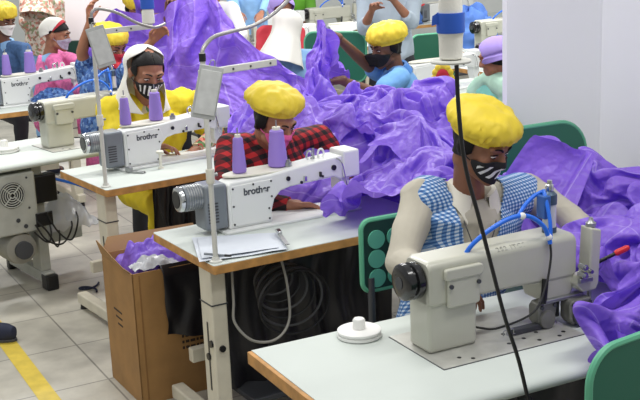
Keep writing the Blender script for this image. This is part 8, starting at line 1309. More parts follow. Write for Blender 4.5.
-4,10,-2,2,0,1,-1,0,-2,-2,2,-3,3,3,-2,0,-12,2,-3,6,-1,-5,5,4,-1,-4,1,-2,2,-2,1,1,
-2,6,8,-5,-3,2,2,1,-3,-5,-1,6,0,4,-4,-5,-1,-4,5,4,-6,-2,0,-3,4,2,0,1,-6,-5,3,3,
0,3,4,-2,-2,3,0,-1,1,-3,5,0,-3,-2,-4,0,0,-2,3,-2,4,-2,-2,-4,-3,3,1,2,2,-7,2,4,
-2,2,7,-1,-4,2,-2,-1,5,1,-2,-7,5,-1,0,3,-3,-1,3,-6,3,0,-2,0,-5,1,3,1,3,-3,-5,3,
-3,3,1,-1,6,-7,-1,6,2,5,-10,-2,0,4,3,-4,3,0,-4,-4,1,-3,4,2,-4,0,-2,1,5,3,-1,-6,
-1,-1,1,3,-1,2,0,2,3,-3,-1,0,-3,4,1,-3,5,-7,-4,0,1,1,-3,3,-1,-2,1,-1,5,2,-1,-2,
2,-3,1,6,-2,-5,9,-2,-8,6,-2,1,4,0,0,-5,6,-2,-7,-4,5,4,-4,-1,1,-9,8,2,0,7,-11,0,
0,0,0,0,0,0,0,0,0,0,0,0,0,0,0,0,0,0,0,0,0,0,0,0,0,0,0,0,0,0,0,0,
-6,0,1,0,0,0,-1,-1,1,0,-1,0,1,0,0,0,0,-1,1,-2,0,1,1,-1,2,-1,1,1,1,-1,-1,0,
-7,1,0,1,-1,-2,3,-1,0,0,1,-1,0,0,0,0,0,-1,1,-1,-1,-1,1,3,-1,2,0,0,-2,3,1,1,
0,-3,-2,-1,3,0,-4,2,-2,0,1,0,0,1,-2,0,1,1,-3,0,2,0,0,0,1,0,0,1,1,-2,2,3,
-2,-2,-3,1,1,3,-2,-1,-1,0,0,2,0,-4,1,-3,2,3,-1,0,-1,2,-1,1,1,-1,1,-1,3,-2,1,3,
-5,2,-2,2,-3,1,1,0,0,0,-1,2,-4,1,-2,-2,1,1,3,0,0,1,0,1,-2,3,2,-1,-4,1,2,1,
-6,4,-1,-4,-4,3,5,-2,0,0,2,-2,-1,0,-3,4,-4,0,4,0,3,-1,-1,-1,0,2,1,0,-2,1,1,-1,
-5,0,3,-5,-4,0,4,-1,3,4,-3,-2,-1,-1,4,2,0,-1,-2,5,-1,0,-2,-2,-3,0,-2,-1,1,5,1,0,
-7,-1,5,-4,1,1,-2,2,-2,0,0,1,0,-2,-1,5,1,-2,2,1,-2,1,1,-3,-2,-5,1,3,5,-2,-2,1,
-6,-6,-1,8,4,-2,-1,0,-1,-2,1,-5,1,1,1,-1,2,4,0,-1,2,-3,2,1,-1,-2,-1,3,-3,-2,1,-4,
-7,0,0,2,2,-1,0,1,0,-2,-2,0,-1,3,-1,-1,0,1,1,-1,1,-4,3,1,1,0,1,-3,0,2,-4,0,
-3,-2,-2,4,1,-2,0,1,-1,2,-3,3,-2,-1,3,-5,2,-2,0,3,-2,0,-3,2,3,0,0,0,-1,-4,3,3,
-6,4,-1,-1,1,0,-3,2,2,-2,1,-2,2,-2,-1,3,0,-3,-1,2,-2,4,-2,-2,4,4,-4,0,-1,-2,-1,0,
-3,0,-2,-1,2,0,-3,0,5,-2,3,-1,0,-2,-1,0,0,1,-1,-1,2,2,-2,3,-3,3,0,-3,-3,3,-2,0,
-6,7,-3,-2,3,2,-2,3,-5,3,-2,-1,5,-5,-2,1,-1,-1,1,2,0,-4,5,3,0,-5,1,1,-1,-2,4,1,
-3,1,1,1,2,4,-2,-9,2,0,2,3,-5,2,-4,1,0,-1,-1,-3,3,2,1,-1,1,-2,1,-1,7,-4,-1,1,
-4,9,-5,2,0,0,1,-5,-1,1,-2,3,-1,1,0,-2,-1,2,-6,0,-2,1,7,0,-1,-4,-1,5,-2,0,-1,5,
2,-2,4,0,0,-2,4,-3,-6,0,2,-3,2,0,-4,2,-1,-5,4,-2,3,0,-1,0,0,-1,-4,4,-1,4,0,0,
-1,-4,5,1,-5,1,0,0,3,-4,1,-2,0,2,-1,-2,-1,1,-1,3,-3,7,-8,2,-2,2,3,-8,2,7,0,1,
-4,-3,1,1,1,-2,1,2,0,-1,-1,-1,1,4,0,-3,-3,1,0,1,2,-3,2,-3,3,2,2,-7,2,1,4,-3,
-1,-6,0,2,-2,1,1,3,-4,2,-4,5,-2,-1,4,-5,-1,1,2,-1,7,-7,2,0,-1,3,-3,0,0,3,3,-3,
6,-11,-2,0,1,-1,2,3,1,-2,2,-3,2,2,1,-3,0,-3,0,3,2,2,-5,0,1,-4,2,1,-2,2,2,-7,
-9,1,-1,1,3,0,3,4,-3,-2,2,-5,0,2,1,8,-4,-5,0,-2,1,10,-5,-4,3,-2,-4,3,-1,-3,1,-1,
-9,1,1,2,1,1,7,-7,7,-4,-3,1,-2,5,-3,3,3,-3,-5,0,-3,3,7,-3,-7,7,-3,-3,0,3,-5,1]),
    'pile': (32, 32, [
101,-2,-6,0,5,-3,3,2,-2,-1,-2,-3,-4,-3,-6,-10,-9,-4,-3,0,-1,-5,-8,-6,-9,-3,0,1,1,-3,4,6,
-7,6,6,-3,-10,5,-4,-2,0,0,2,3,-1,-2,4,6,-3,-5,0,0,0,-1,3,-2,4,-3,-5,-5,4,6,-4,4,
-4,-4,3,6,1,-7,1,-5,0,4,-5,1,5,2,-3,1,4,0,-6,-1,1,0,-1,0,-1,4,6,-3,-4,3,2,-3,
-4,0,4,1,1,-4,-1,3,-4,-3,-1,-3,3,6,6,-7,-2,2,10,-6,-5,-2,-3,2,0,0,1,11,-6,-1,5,-4,
-1,-3,-3,2,6,-3,-5,-2,5,1,3,-3,-2,-8,3,9,4,-1,-3,-1,-3,7,5,-3,-1,-5,-5,3,8,-11,-3,4,
2,-4,-1,0,-5,4,-2,-3,-4,-1,7,3,-5,2,-9,0,4,6,-2,3,5,-9,6,9,-1,4,-6,-7,1,5,-6,-9,
-1,0,1,-7,-1,1,-1,-2,-1,0,-1,3,1,-1,2,-3,0,1,0,2,0,5,-4,-1,9,-4,3,-7,1,-3,2,0,
-1,5,-10,-1,-2,5,0,0,-1,2,-7,2,0,2,3,-2,-2,-2,4,-3,0,1,1,1,-1,8,-2,1,-4,1,-5,4,
-8,0,2,-1,1,-1,5,-2,-1,0,3,-6,2,1,0,0,0,1,-1,7,-4,-2,-4,4,1,-3,5,2,-5,1,2,-2,
-10,1,4,-2,2,2,0,6,0,-8,0,4,-4,1,-2,5,-4,0,2,-5,3,1,6,-8,-2,0,4,-1,4,-1,-2,-2,
-12,3,1,3,0,-1,1,1,2,5,-8,-2,5,-2,-3,1,5,-3,-1,1,-2,0,-1,1,-2,2,-4,6,-1,2,-1,3,
-8,3,-4,1,1,3,0,-4,0,-5,3,2,1,2,2,-5,1,3,-2,0,1,1,-1,2,-5,1,1,1,-1,-2,4,2,
-5,-3,2,-2,-1,-2,3,2,-4,1,4,-2,2,2,-2,-1,-1,2,1,-2,2,4,-8,1,6,-8,6,-3,1,0,0,0,
-1,-7,1,-1,1,-1,-3,1,7,1,-3,3,-1,-4,3,-1,-1,-2,1,3,-3,3,3,-9,5,7,-10,2,-2,3,0,-1,
-1,-1,-1,-2,0,0,0,1,-2,0,2,-1,-1,0,2,4,-1,-4,-1,3,-1,-3,4,4,-6,-3,4,-1,3,-4,2,-4,
-5,9,-5,3,-4,-2,-1,2,3,3,-6,0,2,0,-5,-1,2,2,1,-6,2,2,-4,5,0,1,0,0,-2,4,-4,-5,
-4,-2,8,1,-2,-2,-1,-1,-3,4,4,-5,-1,-2,1,4,-3,5,-6,2,2,-6,7,-7,2,2,1,-2,1,-3,0,1,
-4,-2,2,4,2,-2,2,-4,-1,-6,2,2,-3,1,1,-4,8,-1,2,-2,1,-3,-2,4,-2,1,2,-2,0,1,-1,-2,
-5,1,-1,2,1,1,-1,1,-1,1,-6,-2,3,0,5,-6,-1,1,-1,5,0,3,-5,0,-2,2,0,3,-5,1,0,2,
2,-8,0,0,3,5,-4,-1,-1,-4,6,-1,-3,3,-7,5,-3,-3,5,-1,1,2,-1,1,7,-6,-5,0,5,2,-1,-2,
-8,11,-6,-4,-3,4,4,0,-1,-2,-3,1,-2,-4,2,1,0,1,2,0,2,3,3,1,-7,1,0,-1,-1,-2,2,3,
-2,-3,4,-3,-2,-4,5,3,2,-2,2,-2,-7,-3,1,2,0,-1,3,3,-1,1,7,0,-4,-5,0,0,0,0,-3,2,
-7,3,3,-2,-2,-3,-1,5,6,-2,0,-1,4,0,-6,-2,-3,1,1,1,2,-2,-1,-1,5,1,-3,2,-3,-3,1,-2,
4,-8,-1,8,0,-5,-5,0,2,5,3,2,1,2,4,0,-2,-8,-8,1,-1,0,0,1,1,-2,1,-5,3,2,2,-4,
-6,7,-5,1,6,2,-3,-8,-4,5,-1,6,3,-1,0,2,1,2,1,-13,1,0,-4,1,2,0,0,-1,-4,2,7,7,
-7,0,4,-1,4,6,0,-1,-5,-2,-4,-6,5,4,-5,-2,1,7,-2,5,-4,-4,1,-1,1,4,-1,2,0,-5,-1,4,
-8,4,-1,-3,2,5,5,0,0,-4,1,0,-7,1,2,-2,0,-5,1,0,0,5,1,0,-2,2,2,-3,2,0,-6,0,
0,-5,-1,2,-3,-2,7,1,-1,-1,2,1,1,-3,1,-1,0,1,-2,-3,0,-2,0,5,0,-3,5,-1,1,0,-2,-2,
-3,-3,0,-3,4,-1,-2,4,3,3,-2,1,1,-1,2,0,-4,1,-2,-3,-3,0,0,4,0,5,3,2,-4,0,2,-2,
-10,3,-2,4,-4,0,0,6,1,-1,3,0,0,1,-2,0,2,-6,6,-3,-4,-2,5,-1,-1,4,2,4,1,-1,3,-1,
-7,1,1,-4,0,2,1,-2,1,6,-6,4,0,2,-2,2,-3,0,-3,8,1,-1,-5,-2,2,-2,6,5,1,1,-2,0,
-5,-3,0,1,1,0,-2,1,-1,1,2,-1,8,0,-1,-3,-1,0,-6,4,7,3,-8,-5,6,-1,-1,-2,7,0,1,6,
-91,8,7,13,6,4,9,11,9,6,2,6,-4,5,2,-1,8,8,5,8,9,10,7,3,1,6,6,5,5,8,2,-6,
-1,-1,7,-3,0,3,-1,-2,-5,-3,2,-3,8,-9,4,11,-5,-7,3,0,-3,-2,1,1,4,0,0,2,-3,-5,5,4,
5,1,-1,-2,0,0,2,-7,1,1,-4,1,-2,7,-3,-1,5,3,-7,-2,1,-4,-1,3,2,2,1,-1,4,-4,1,6,
8,-3,-6,0,1,2,-1,5,-4,2,-2,-3,4,0,2,-5,-5,3,7,-4,-4,0,0,2,2,2,-1,-1,0,3,-7,4,
4,2,-4,1,1,-3,-1,1,6,-2,8,-6,-5,0,0,4,5,-3,-5,-3,-1,5,2,-3,0,-3,5,-5,-1,2,3,-3,
1,0,3,-5,0,-2,-1,0,1,-1,-5,10,-2,1,-2,-1,-4,-1,5,4,5,-6,1,4,-4,3,-7,6,-9,3,4,2,
3,-1,0,0,-6,3,-1,-2,-2,2,1,-1,1,-1,5,-2,0,2,-7,4,2,3,-3,-5,5,-4,1,3,3,-6,0,1,
4,3,-3,-3,-1,0,0,-3,-1,-1,2,1,0,-1,0,2,3,-1,4,-7,-3,0,1,2,-1,3,-4,-4,8,3,-2,-5,
4,-5,4,-1,2,-8,1,-1,0,0,2,-2,5,-2,0,-1,0,3,2,4,-6,-1,-1,3,-3,-4,1,-3,0,4,2,7,
2,3,-2,-6,2,6,-9,7,-4,0,-3,3,-4,2,-1,5,-3,3,-1,2,1,-4,3,-6,-3,-2,1,5,2,-1,1,0,
-4,-3,3,11,-10,-1,6,-6,3,-1,1,-1,4,1,-7,0,6,-4,-1,-1,3,4,-6,-3,-2,-1,1,4,3,2,3,-1,
-2,-4,1,2,10,-11,1,1,1,2,2,-3,-4,4,6,-8,0,1,1,-1,0,0,-5,-1,1,2,1,1,3,2,-4,0,
-4,3,-3,-1,0,7,-2,3,-2,-2,1,3,-1,-1,1,1,-4,1,-2,-1,-1,-2,2,1,2,0,3,1,-1,-3,1,-3,
-5,5,-7,0,0,3,3,1,0,4,-4,0,5,-7,-1,3,1,-4,1,0,-2,0,2,2,0,5,-1,1,-4,2,-1,-5,
-6,1,2,-1,-2,2,-1,3,3,-3,2,0,-1,2,-1,0,0,-1,-2,2,-1,1,0,1,1,-2,3,-5,1,-2,3,2,
-7,-1,3,-2,-1,4,-1,-1,-1,1,0,1,1,5,-5,1,-1,2,0,-3,4,-1,1,1,1,1,-2,4,-4,0,-6,3,
1,-4,-4,0,3,-5,6,-1,-1,-3,3,-1,0,-2,6,0,0,1,-7,2,3,2,1,-2,1,1,2,-7,3,-2,-1,-2,
0,0,-6,1,2,-2,4,-5,-3,3,0,-1,3,2,-3,1,-4,-3,8,-5,2,3,4,4,-3,-3,-2,3,-6,-1,1,4,
-3,-1,7,-1,-2,0,-6,-1,-1,1,-3,2,2,-1,0,-3,0,0,2,4,-1,3,-1,3,4,1,-2,-10,3,2,-3,2,
-2,-1,5,1,-1,5,-6,-4,1,-4,1,3,-2,-1,3,-7,3,2,-2,4,-1,1,3,1,-2,0,-2,3,-2,-3,4,-6,
0,4,1,1,-3,1,4,-2,0,0,-7,-3,2,0,-1,5,-4,-3,1,-2,2,-1,2,1,2,-2,3,2,-2,0,-5,-2,
7,-2,0,1,0,-4,-1,5,0,-1,2,-3,-9,4,2,-4,1,2,0,0,-1,-1,-1,0,0,2,-1,1,1,-3,1,-2,
-3,4,-1,0,0,-3,2,5,0,2,2,-3,1,-5,0,6,-5,0,0,-1,-1,1,-4,-2,3,1,-1,1,-4,2,1,3,
5,-3,0,2,2,-1,-5,-1,7,0,4,1,-4,-3,-1,-3,6,-1,-1,-1,-1,0,1,-4,-3,2,0,0,4,-7,3,-2,
3,2,-3,2,0,4,0,-4,-1,4,-3,4,6,-3,-6,5,2,0,1,-2,0,-7,-1,1,0,-6,-3,0,2,4,-8,1,
-6,0,5,-1,7,0,3,4,-5,-2,-3,-3,0,8,-1,-6,-2,2,0,3,-2,4,-2,-2,-2,2,0,-4,-2,3,1,-1,
10,-6,-8,2,1,6,4,-3,3,-2,-3,-2,-4,0,4,3,-4,-8,2,3,2,-9,1,5,0,-3,1,2,0,-4,5,-1,
8,-5,0,-8,2,3,-1,0,-2,-3,5,-2,0,-5,3,0,3,2,-3,-5,5,-1,-3,-2,1,1,3,0,-1,2,-4,8,
2,7,-2,-4,-3,-2,-1,0,-4,3,-2,0,-1,1,0,2,0,8,-1,-1,-7,8,0,-8,-3,2,1,3,-3,0,2,-1,
-3,1,7,3,-4,-7,3,2,-6,-4,0,2,0,2,-1,0,2,1,8,-1,-3,0,2,-2,1,-3,-2,-1,-2,0,6,-1,
-1,-1,-1,3,-1,3,1,1,-2,-8,-3,4,3,-4,3,2,-1,1,5,0,0,-2,0,2,-1,2,-5,4,1,-4,-1,2,
2,2,-5,1,1,1,-1,2,3,2,-2,-1,-3,0,-8,-1,6,6,-8,6,0,-2,-6,9,1,1,1,-5,8,0,-5,-4,
12,-8,0,0,4,-5,4,-2,0,-3,2,0,-3,1,2,-2,0,1,0,3,-1,1,1,-4,-1,2,0,7,-2,-3,4,-2,
-5,10,3,1,-4,4,-11,5,-2,-1,3,5,0,-6,1,3,-1,-1,-2,-4,2,-3,-1,8,3,-1,1,-7,7,2,-6,3,
-4,9,4,2,-1,-3,3,-6,1,6,-11,-1,7,3,-5,0,0,0,0,-2,2,-1,1,-4,1,5,1,1,-6,4,1,-6,
4,6,3,-1,-4,0,0,2,1,-4,5,-8,-3,5,-1,-2,0,2,-1,4,-5,2,1,1,-3,-6,5,3,2,-3,1,1,
1,0,4,1,1,-2,2,-1,1,3,-1,1,-3,-6,4,4,-1,0,0,-4,1,1,-3,-1,3,3,-6,4,3,-1,1,0,
-3,-2,-4,-1,5,9,2,-3,-7,3,8,2,-4,8,-8,-2,-2,6,2,-4,1,-1,0,-3,0,0,4,-2,4,5,-2,-3,
-2,-5,-2,3,6,-3,0,5,3,-3,-1,3,-1,-3,5,-6,1,-6,9,7,0,-2,0,-3,-1,-1,0,-2,0,3,-2,-4,
-1,-1,0,2,1,7,-2,-3,3,5,-8,1,1,-7,-4,7,3,-9,-2,8,4,5,-5,-1,-2,3,-4,1,-4,-4,2,-1,
0,2,-1,1,-1,0,3,-3,1,1,5,-6,3,-3,4,-8,-3,11,-11,-1,1,2,4,-1,3,-3,5,-4,1,-5,-4,8,
1,-3,4,-1,-2,-3,7,5,-5,-2,0,6,-4,-1,-5,9,-4,-5,10,-11,2,-1,-7,10,0,1,-2,-5,-2,5,2,-1,
6,-1,-4,-1,1,0,-5,5,7,-1,-8,0,5,1,0,-4,5,-3,-2,4,-9,0,9,2,0,1,-8,6,-2,-9,4,7,
8,1,-4,-3,-1,4,-2,-5,2,-6,13,-8,-3,10,1,-6,1,2,-6,5,-1,-2,7,1,-5,0,4,-4,-3,2,2,3,
7,-2,5,-2,-4,-2,6,3,-7,-4,-6,8,-2,-4,9,1,-2,1,2,-10,7,4,-9,5,5,-5,2,-2,-6,7,2,1,
6,-3,1,2,1,0,-1,3,-5,2,-9,-3,10,-7,0,7,1,-2,0,8,-7,1,3,-7,5,2,-10,1,-1,0,4,4,
-6,-2,2,3,7,0,3,-5,0,-1,2,-1,-3,4,1,2,2,-2,-1,3,1,-1,4,-3,-6,-2,0,-8,9,3,-9,-1,
10,-2,-15,2,1,1,4,3,-4,-5,6,5,2,3,-12,-1,1,7,6,-10,4,1,-6,5,0,-3,-2,5,-9,-6,5,-3,
8,-5,-2,-6,-3,3,-4,4,8,-1,5,-1,1,-3,3,2,-1,3,-8,3,0,-4,6,-10,-1,5,2,-4,4,-3,-5,3,
2,-2,0,-6,0,-2,-3,1,5,6,-7,8,3,-1,3,-6,8,0,3,-5,-1,-3,1,4,-7,-5,7,3,-8,5,1,-4,
-3,0,-3,3,-1,-2,4,-3,-4,0,6,-5,1,6,-6,7,0,1,4,-1,3,-2,-7,0,6,0,-5,-4,5,3,-4,-3,
-12,6,9,-4,-1,-1,-4,-3,0,16,5,-4,-14,-4,10,4,-2,-1,-2,3,0,5,-3,-7,-6,1,8,-1,6,0,5,-7,
-9,1,4,5,1,-6,-3,-1,6,2,-2,2,4,-5,1,-3,0,3,-7,8,-3,-3,-2,3,2,-3,-3,12,1,-1,-9,10,
2,-4,-5,4,-1,4,-7,2,4,-6,1,0,2,6,-5,1,1,-3,8,-8,4,-2,-1,-2,1,5,-2,-1,3,4,3,-10,
3,-1,-8,2,0,2,2,-2,1,-5,0,-4,1,2,3,0,1,3,-4,8,-10,6,0,1,6,-1,0,3,-7,-7,9,-1,
4,-3,-1,-5,2,-4,7,3,-4,4,-5,-1,0,-1,1,3,-1,-9,6,-2,6,-2,5,0,-7,3,7,0,2,-7,-9,10,
1,2,-2,-3,2,-1,-2,2,-1,-5,-3,0,2,2,-1,-4,2,3,-1,-3,0,3,4,2,9,-6,-8,0,7,0,-1,-8,
-7,4,8,-2,-6,8,-1,-4,-7,-3,0,3,-5,-2,1,1,-2,0,-5,5,5,3,8,-2,-1,8,-3,-10,-2,6,-1,-2,
-1,1,-4,4,-1,-5,0,-2,4,1,-3,-1,2,4,-6,0,0,3,3,-1,1,4,-1,6,-8,0,0,2,-8,4,6,-1,
-10,3,3,-4,3,1,-6,5,-3,3,1,3,-3,1,4,-4,-4,-1,6,4,-3,-2,1,-2,2,1,3,2,0,-9,1,6,
3,-2,0,0,-4,-6,5,1,8,-8,2,-3,8,-6,6,0,-4,-3,-1,-1,5,-4,-3,-1,4,-5,4,0,3,3,-7,1,
-5,2,7,-1,-1,-3,-1,-3,0,5,5,-5,1,6,-10,1,8,-5,2,-3,-6,1,-6,-3,2,2,1,9,-2,-3,4,-2,
0,-7,-2,7,-1,1,-1,2,-5,3,0,1,-2,6,3,-10,2,8,-8,6,0,-10,-2,1,-2,3,-3,3,5,0,-1,2,
7,0,-8,-2,1,1,2,-4,3,-3,-7,8,-6,1,1,9,-6,-3,6,-3,1,-2,-2,5,-6,1,0,-3,6,7,3,-7]),
}
SETTLED = {}
for key, (n, m, D) in CLOTH.items():
    D = np.array([v for row in D for v in (row if isinstance(row, (list, tuple)) else (row,))]).reshape(3, m, n).transpose(1, 2, 0)
    G = D.copy(); G[:, 1:] = np.cumsum(D[:, 1:], axis=0); G[:, 0] = np.cumsum(D[:, 0], axis=0)
    P = np.cumsum(G, axis=1).reshape(-1, 3)*.004
    me = bpy.data.meshes.new('cloth_'+key)
    me.from_pydata(P.tolist(), [], [(j*n+i, j*n+i+1, (j+1)*n+i+1, (j+1)*n+i) for j in range(m-1) for i in range(n-1)])
    me.materials.append(PURPLE); l = me.uv_layers.new(name='UVMap')
    for lp in me.loops: l.data[lp.index].uv = ((lp.vertex_index % n)/(n-1), (lp.vertex_index//n)/(m-1))
    SETTLED[key] = me
def cloth(key, name, label, cat, p, rz, s=(1, 1, 1), group=None):
    o = link(name, SETTLED[key], None, smooth=True, sub=2); o.location = p; o.rotation_euler = (0, 0, rz); o.scale = s
    return tag(o, label, cat, group)
cloth('mid', 'cloth_heap', 'wide crumpled heap of purple cloth behind the worker in the plaid shirt', 'cloth heap', W(2, .03, 0), yaw(2), (.95, 1, 1))
cloth('right', 'cloth_heap', 'tall puffy heap of purple cloth at the right against the white wall', 'cloth heap', W(1, -.05, -.03, .125), yaw(1), (1, 1, .83))
cloth('front', 'cloth_heap', 'bulging purple cloth on the right end of the nearest table', 'cloth heap', W(1, 1.06, .0, TOP), yaw(1))
cloth('pile', 'cloth_heap', 'purple cloth lying over the right end of the middle table', 'cloth heap', W(2, .97, .20, TOP), yaw(2)+R(100), (1.05, 1.05, 1.0))
cloth('pile', 'cloth_heap', 'purple cloth pushed up behind the red tipped lever', 'cloth heap', W(1, 1.36, .42, TOP), yaw(1)+R(20), (1, 1, .9))
cloth('pile', 'cloth_heap', 'purple cloth tucked behind the right arm of the plaid shirt', 'cloth heap', W(2, 1.10, .70, .70), yaw(2)+R(210), (1.2, 1.15, 1.2))
cloth('tent', 'lifted_cloth', 'big purple cloth lifted into a tent shape behind the white scarf', 'cloth', (-.66, 7.0, 0), 0)
cloth('bunch', 'bunched_cloth', 'bunch of purple cloth held up in the fist of the man in the blue polo', 'cloth', at(320, 20, 6.35), 0, s=(.70, .85, 1.0))
# ------------------------------------------------------------------ people
def fuse(name, shapes, m, parent, voxel=.006, smooth=4, wrinkle=0.0, wscale=9.0, keep=None, solid=0, stretch=(1, 1, 1)):
    b = MB()
    for s in shapes:
        if s[0] == 'c':
            _, p0, p1, r0, r1 = s; p0 = Vector(p0); p1 = Vector(p1); d = p1-p0
            if d.length < 1e-5: continue
            d.normalize()
            L = (p1-p0).length; prof = [(max(.0005, r0*math.sin(R(90*i/4))), -r0*math.cos(R(90*i/4))) for i in range(0, 5)]+[(max(.0005, r1*math.cos(R(90*i/4))), L+r1*math.sin(R(90*i/4))) for i in range(0, 5)]
            b.lathe(prof, p0, d, 16)
        elif s[0] == 'e': b.sphere(s[1], s[2], 20, 12, s[3] if len(s) > 3 else None)
        elif s[0] == 'l':                        # loft of ellipses (centre, rx, ry, [rotation])
            rings = []
            for st in s[1]:
                c, rx, ry = Vector(st[0]), st[1], st[2]; M = st[3] if len(st) > 3 else Matrix.Identity(3)
                rings.append([c+M @ Vector((rx*math.cos(2*PI*i/24), ry*math.sin(2*PI*i/24), 0)) for i in range(24)])
            n0 = len(b.v); b.grid(rings, True); b.add(rings[0], [tuple(range(23, -1, -1))]); b.add(rings[-1], [tuple(range(24))])
    me = bpy.data.meshes.new(name); me.from_pydata([p[:] for p in b.v], [], b.f)
    bm = bmesh.new(); bm.from_mesh(me); bmesh.ops.remove_doubles(bm, verts=bm.verts, dist=1e-5); bmesh.ops.recalc_face_normals(bm, faces=bm.faces); bm.to_mesh(me); bm.free()
    o = bpy.data.objects.new(name, me); COL.objects.link(o)
    q = o.modifiers.new('r', 'REMESH'); q.mode = 'VOXEL'; q.voxel_size = voxel; q.use_smooth_shade = True
    if smooth:
        q = o.modifiers.new('s', 'SMOOTH'); q.iterations = smooth; q.factor = .5
    dg = bpy.context.evaluated_depsgraph_get(); dg.update()
    me2 = bpy.data.meshes.new_from_object(o.evaluated_get(dg)); bpy.data.objects.remove(o); bpy.data.meshes.remove(me)
    me2.name = name
    if wrinkle:
        n = len(me2.vertices); co = np.empty(n*3); me2.vertices.foreach_get('co', co); co = co.reshape(-1, 3)
        no = np.empty(n*3); me2.vertices.foreach_get('normal', no); no = no.reshape(-1, 3)
        h = np.array([1-2*abs(noise.noise(Vector((x*wscale*stretch[0], y*wscale*stretch[1], z*wscale*stretch[2]))+Vector((3.1, 1.7, 5))))+.5*noise.noise(Vector((x*wscale*2.3, y*wscale*2.3, z*wscale*1.5))) for x, y, z in co])
        co = co+no*(h[:, None]*wrinkle); me2.vertices.foreach_set('co', co.ravel()); me2.update()
    if keep:
        bm = bmesh.new(); bm.from_mesh(me2); bmesh.ops.delete(bm, geom=[v for v in bm.verts if not keep(v.co)], context='VERTS'); bm.to_mesh(me2); bm.free()
    me2.materials.clear(); me2.materials.append(m)
    o = bpy.data.objects.new(name, me2); COL.objects.link(o)
    if parent is not None: o.parent = parent
    for p in me2.polygons: p.use_smooth = True
    if solid: s = o.modifiers.new('Solidify', 'SOLIDIFY'); s.thickness = solid; s.offset = 0
    return o
def hand_shapes(w, d, n, side, curl=(.25, .35, .3), s=1.0, thumb=.5, spread=.10):
    w = Vector(w); d = Vector(d).normalized(); n = Vector(n); n = (n-d*n.dot(d)).normalized(); x = d.cross(n)*side; S = []
    ln = (.074, .082, .078, .062)
    for i in range(4):
        o = (1.5-i)*.0195*s; k = w+d*.088*s*(1-.06*abs(i-1.2))+x*o; S.append(('c', w+x*o*.55+d*.012*s, k, .0125*s, .0115*s))
        dd = (d+x*(1.5-i)*spread).normalized(); p = k; L = ln[i]*s; ang = 0
        for j, f in enumerate((.46, .30, .24)):
            ang += curl[j]*(1+.12*i); v = dd*math.cos(ang)+n*math.sin(ang); q = p+v*L*f
            S.append(('c', p, q, (.0098, .0088, .0078)[j]*s, (.0088, .0078, .0066)[j]*s)); p = q
    b0 = w+d*.022*s+x*.020*s; t1 = b0+(d*.55+x*.75+n*.25).normalized()*.040*s; t2 = t1+(d*.8+x*.35+n*thumb).normalized()*.032*s; t3 = t2+(d*.9+x*.05+n*thumb*1.2).normalized()*.026*s
    S += [('c', b0, t1, .0145*s, .0115*s), ('c', t1, t2, .011*s, .0095*s), ('c', t2, t3, .0095*s, .0075*s)]
    S.append(('c', w-d*.02*s, w+d*.03*s, .024*s, .024*s)); return S
HEAD = [('e', (0, .012, .02), (.075, .094, .087)), ('e', (0, -.028, -.03), (.060, .062, .082)), ('c', (-.040, -.015, -.075), (0, -.070, -.103), .024, .024), ('c', (.040, -.015, -.075), (0, -.070, -.103), .024, .024),
        ('c', (0, -.084, .008), (0, -.104, -.034), .0095, .0135), ('c', (-.012, -.094, -.038), (.012, -.094, -.038), .0095, .0095), ('c', (-.045, -.072, .020), (-.012, -.083, .020), .012, .011), ('c', (.045, -.072, .020), (.012, -.083, .020), .012, .011),
        ('e', (-.040, -.058, -.030), (.024, .022, .024)), ('e', (.040, -.058, -.030), (.024, .022, .024)), ('c', (-.020, -.083, -.066), (.020, -.083, -.066), .0085, .0085), ('c', (-.017, -.081, -.077), (.017, -.081, -.077), .009, .009),
        ('e', (-.032, -.070, .0), (.016, .014, .012)), ('e', (.032, -.070, .0), (.016, .014, .012)),
        ('e', (-.078, .014, -.014), (.009, .020, .030)), ('e', (.078, .014, -.014), (.009, .020, .030)), ('c', (-.081, .022, .004), (-.083, .026, -.01), .008, .008), ('c', (.081, .022, .004), (.083, .026, -.01), .008, .008)]
def xf(shapes, M, s=1.0):
    M3 = M.to_3x3(); out = []
    for q in shapes:
        if q[0] == 'c': out.append(('c', M @ Vector(q[1]), M @ Vector(q[2]), q[3]*s, q[4]*s))
        else: out.append(('e', M @ Vector(q[1]), Vector(q[2]), M3))
    return out
def wrap(M, bvh, axis, az0, az1, z0, z1, n, m, offs, sag=0.0, name='wrap', mtl=None, parent=None, solid=.003, zf=None, relax=3, uv=True):
    """a sheet that follows the head: rays from outside towards the head's upright axis"""
    P = np.zeros((m, n, 3)); inv = M.inverted()
    for j in range(m):
        v = j/(m-1)
        for i in range(n):
            u = i/(n-1); az = R(az0+(az1-az0)*u); lo, hi = (z0, z1) if zf is None else zf(u); z = lo+(hi-lo)*v
            d = Vector((math.sin(az), -math.cos(az), 0)); c = Vector((0, axis, z)); o = c+d*.155
            h = bvh.ray_cast(M @ o, (M.to_3x3() @ -d).normalized(), .2)
            r = ((inv @ h[0])-c).length if h[0] is not None else .05
            P[j, i] = [r, az, z]
    rr = P[:, :, 0]
    for _ in range(relax):
        k = np.pad(rr, 1, mode='edge'); av = (k[:-2, 1:-1]+k[2:, 1:-1]+k[1:-1, :-2]+k[1:-1, 2:])/4; rr = np.maximum(rr, av)*.6+av*.4
    P[:, :, 0] = rr+offs
    rows = [[M @ Vector((math.sin(a)*r, axis-math.cos(a)*r, z)) for r, a, z in row] for row in P]
    o = MB().grid(rows).build(name, mtl, parent, solid=solid, sub=0)
    if uv:
        l = o.data.uv_layers.new(name='UVMap')
        for poly in o.data.polygons:
            for li in poly.loop_indices:
                vi = o.data.loops[li].vertex_index; l.data[li].uv = ((vi % n)/(n-1), (vi//n)/(m-1))
    return o
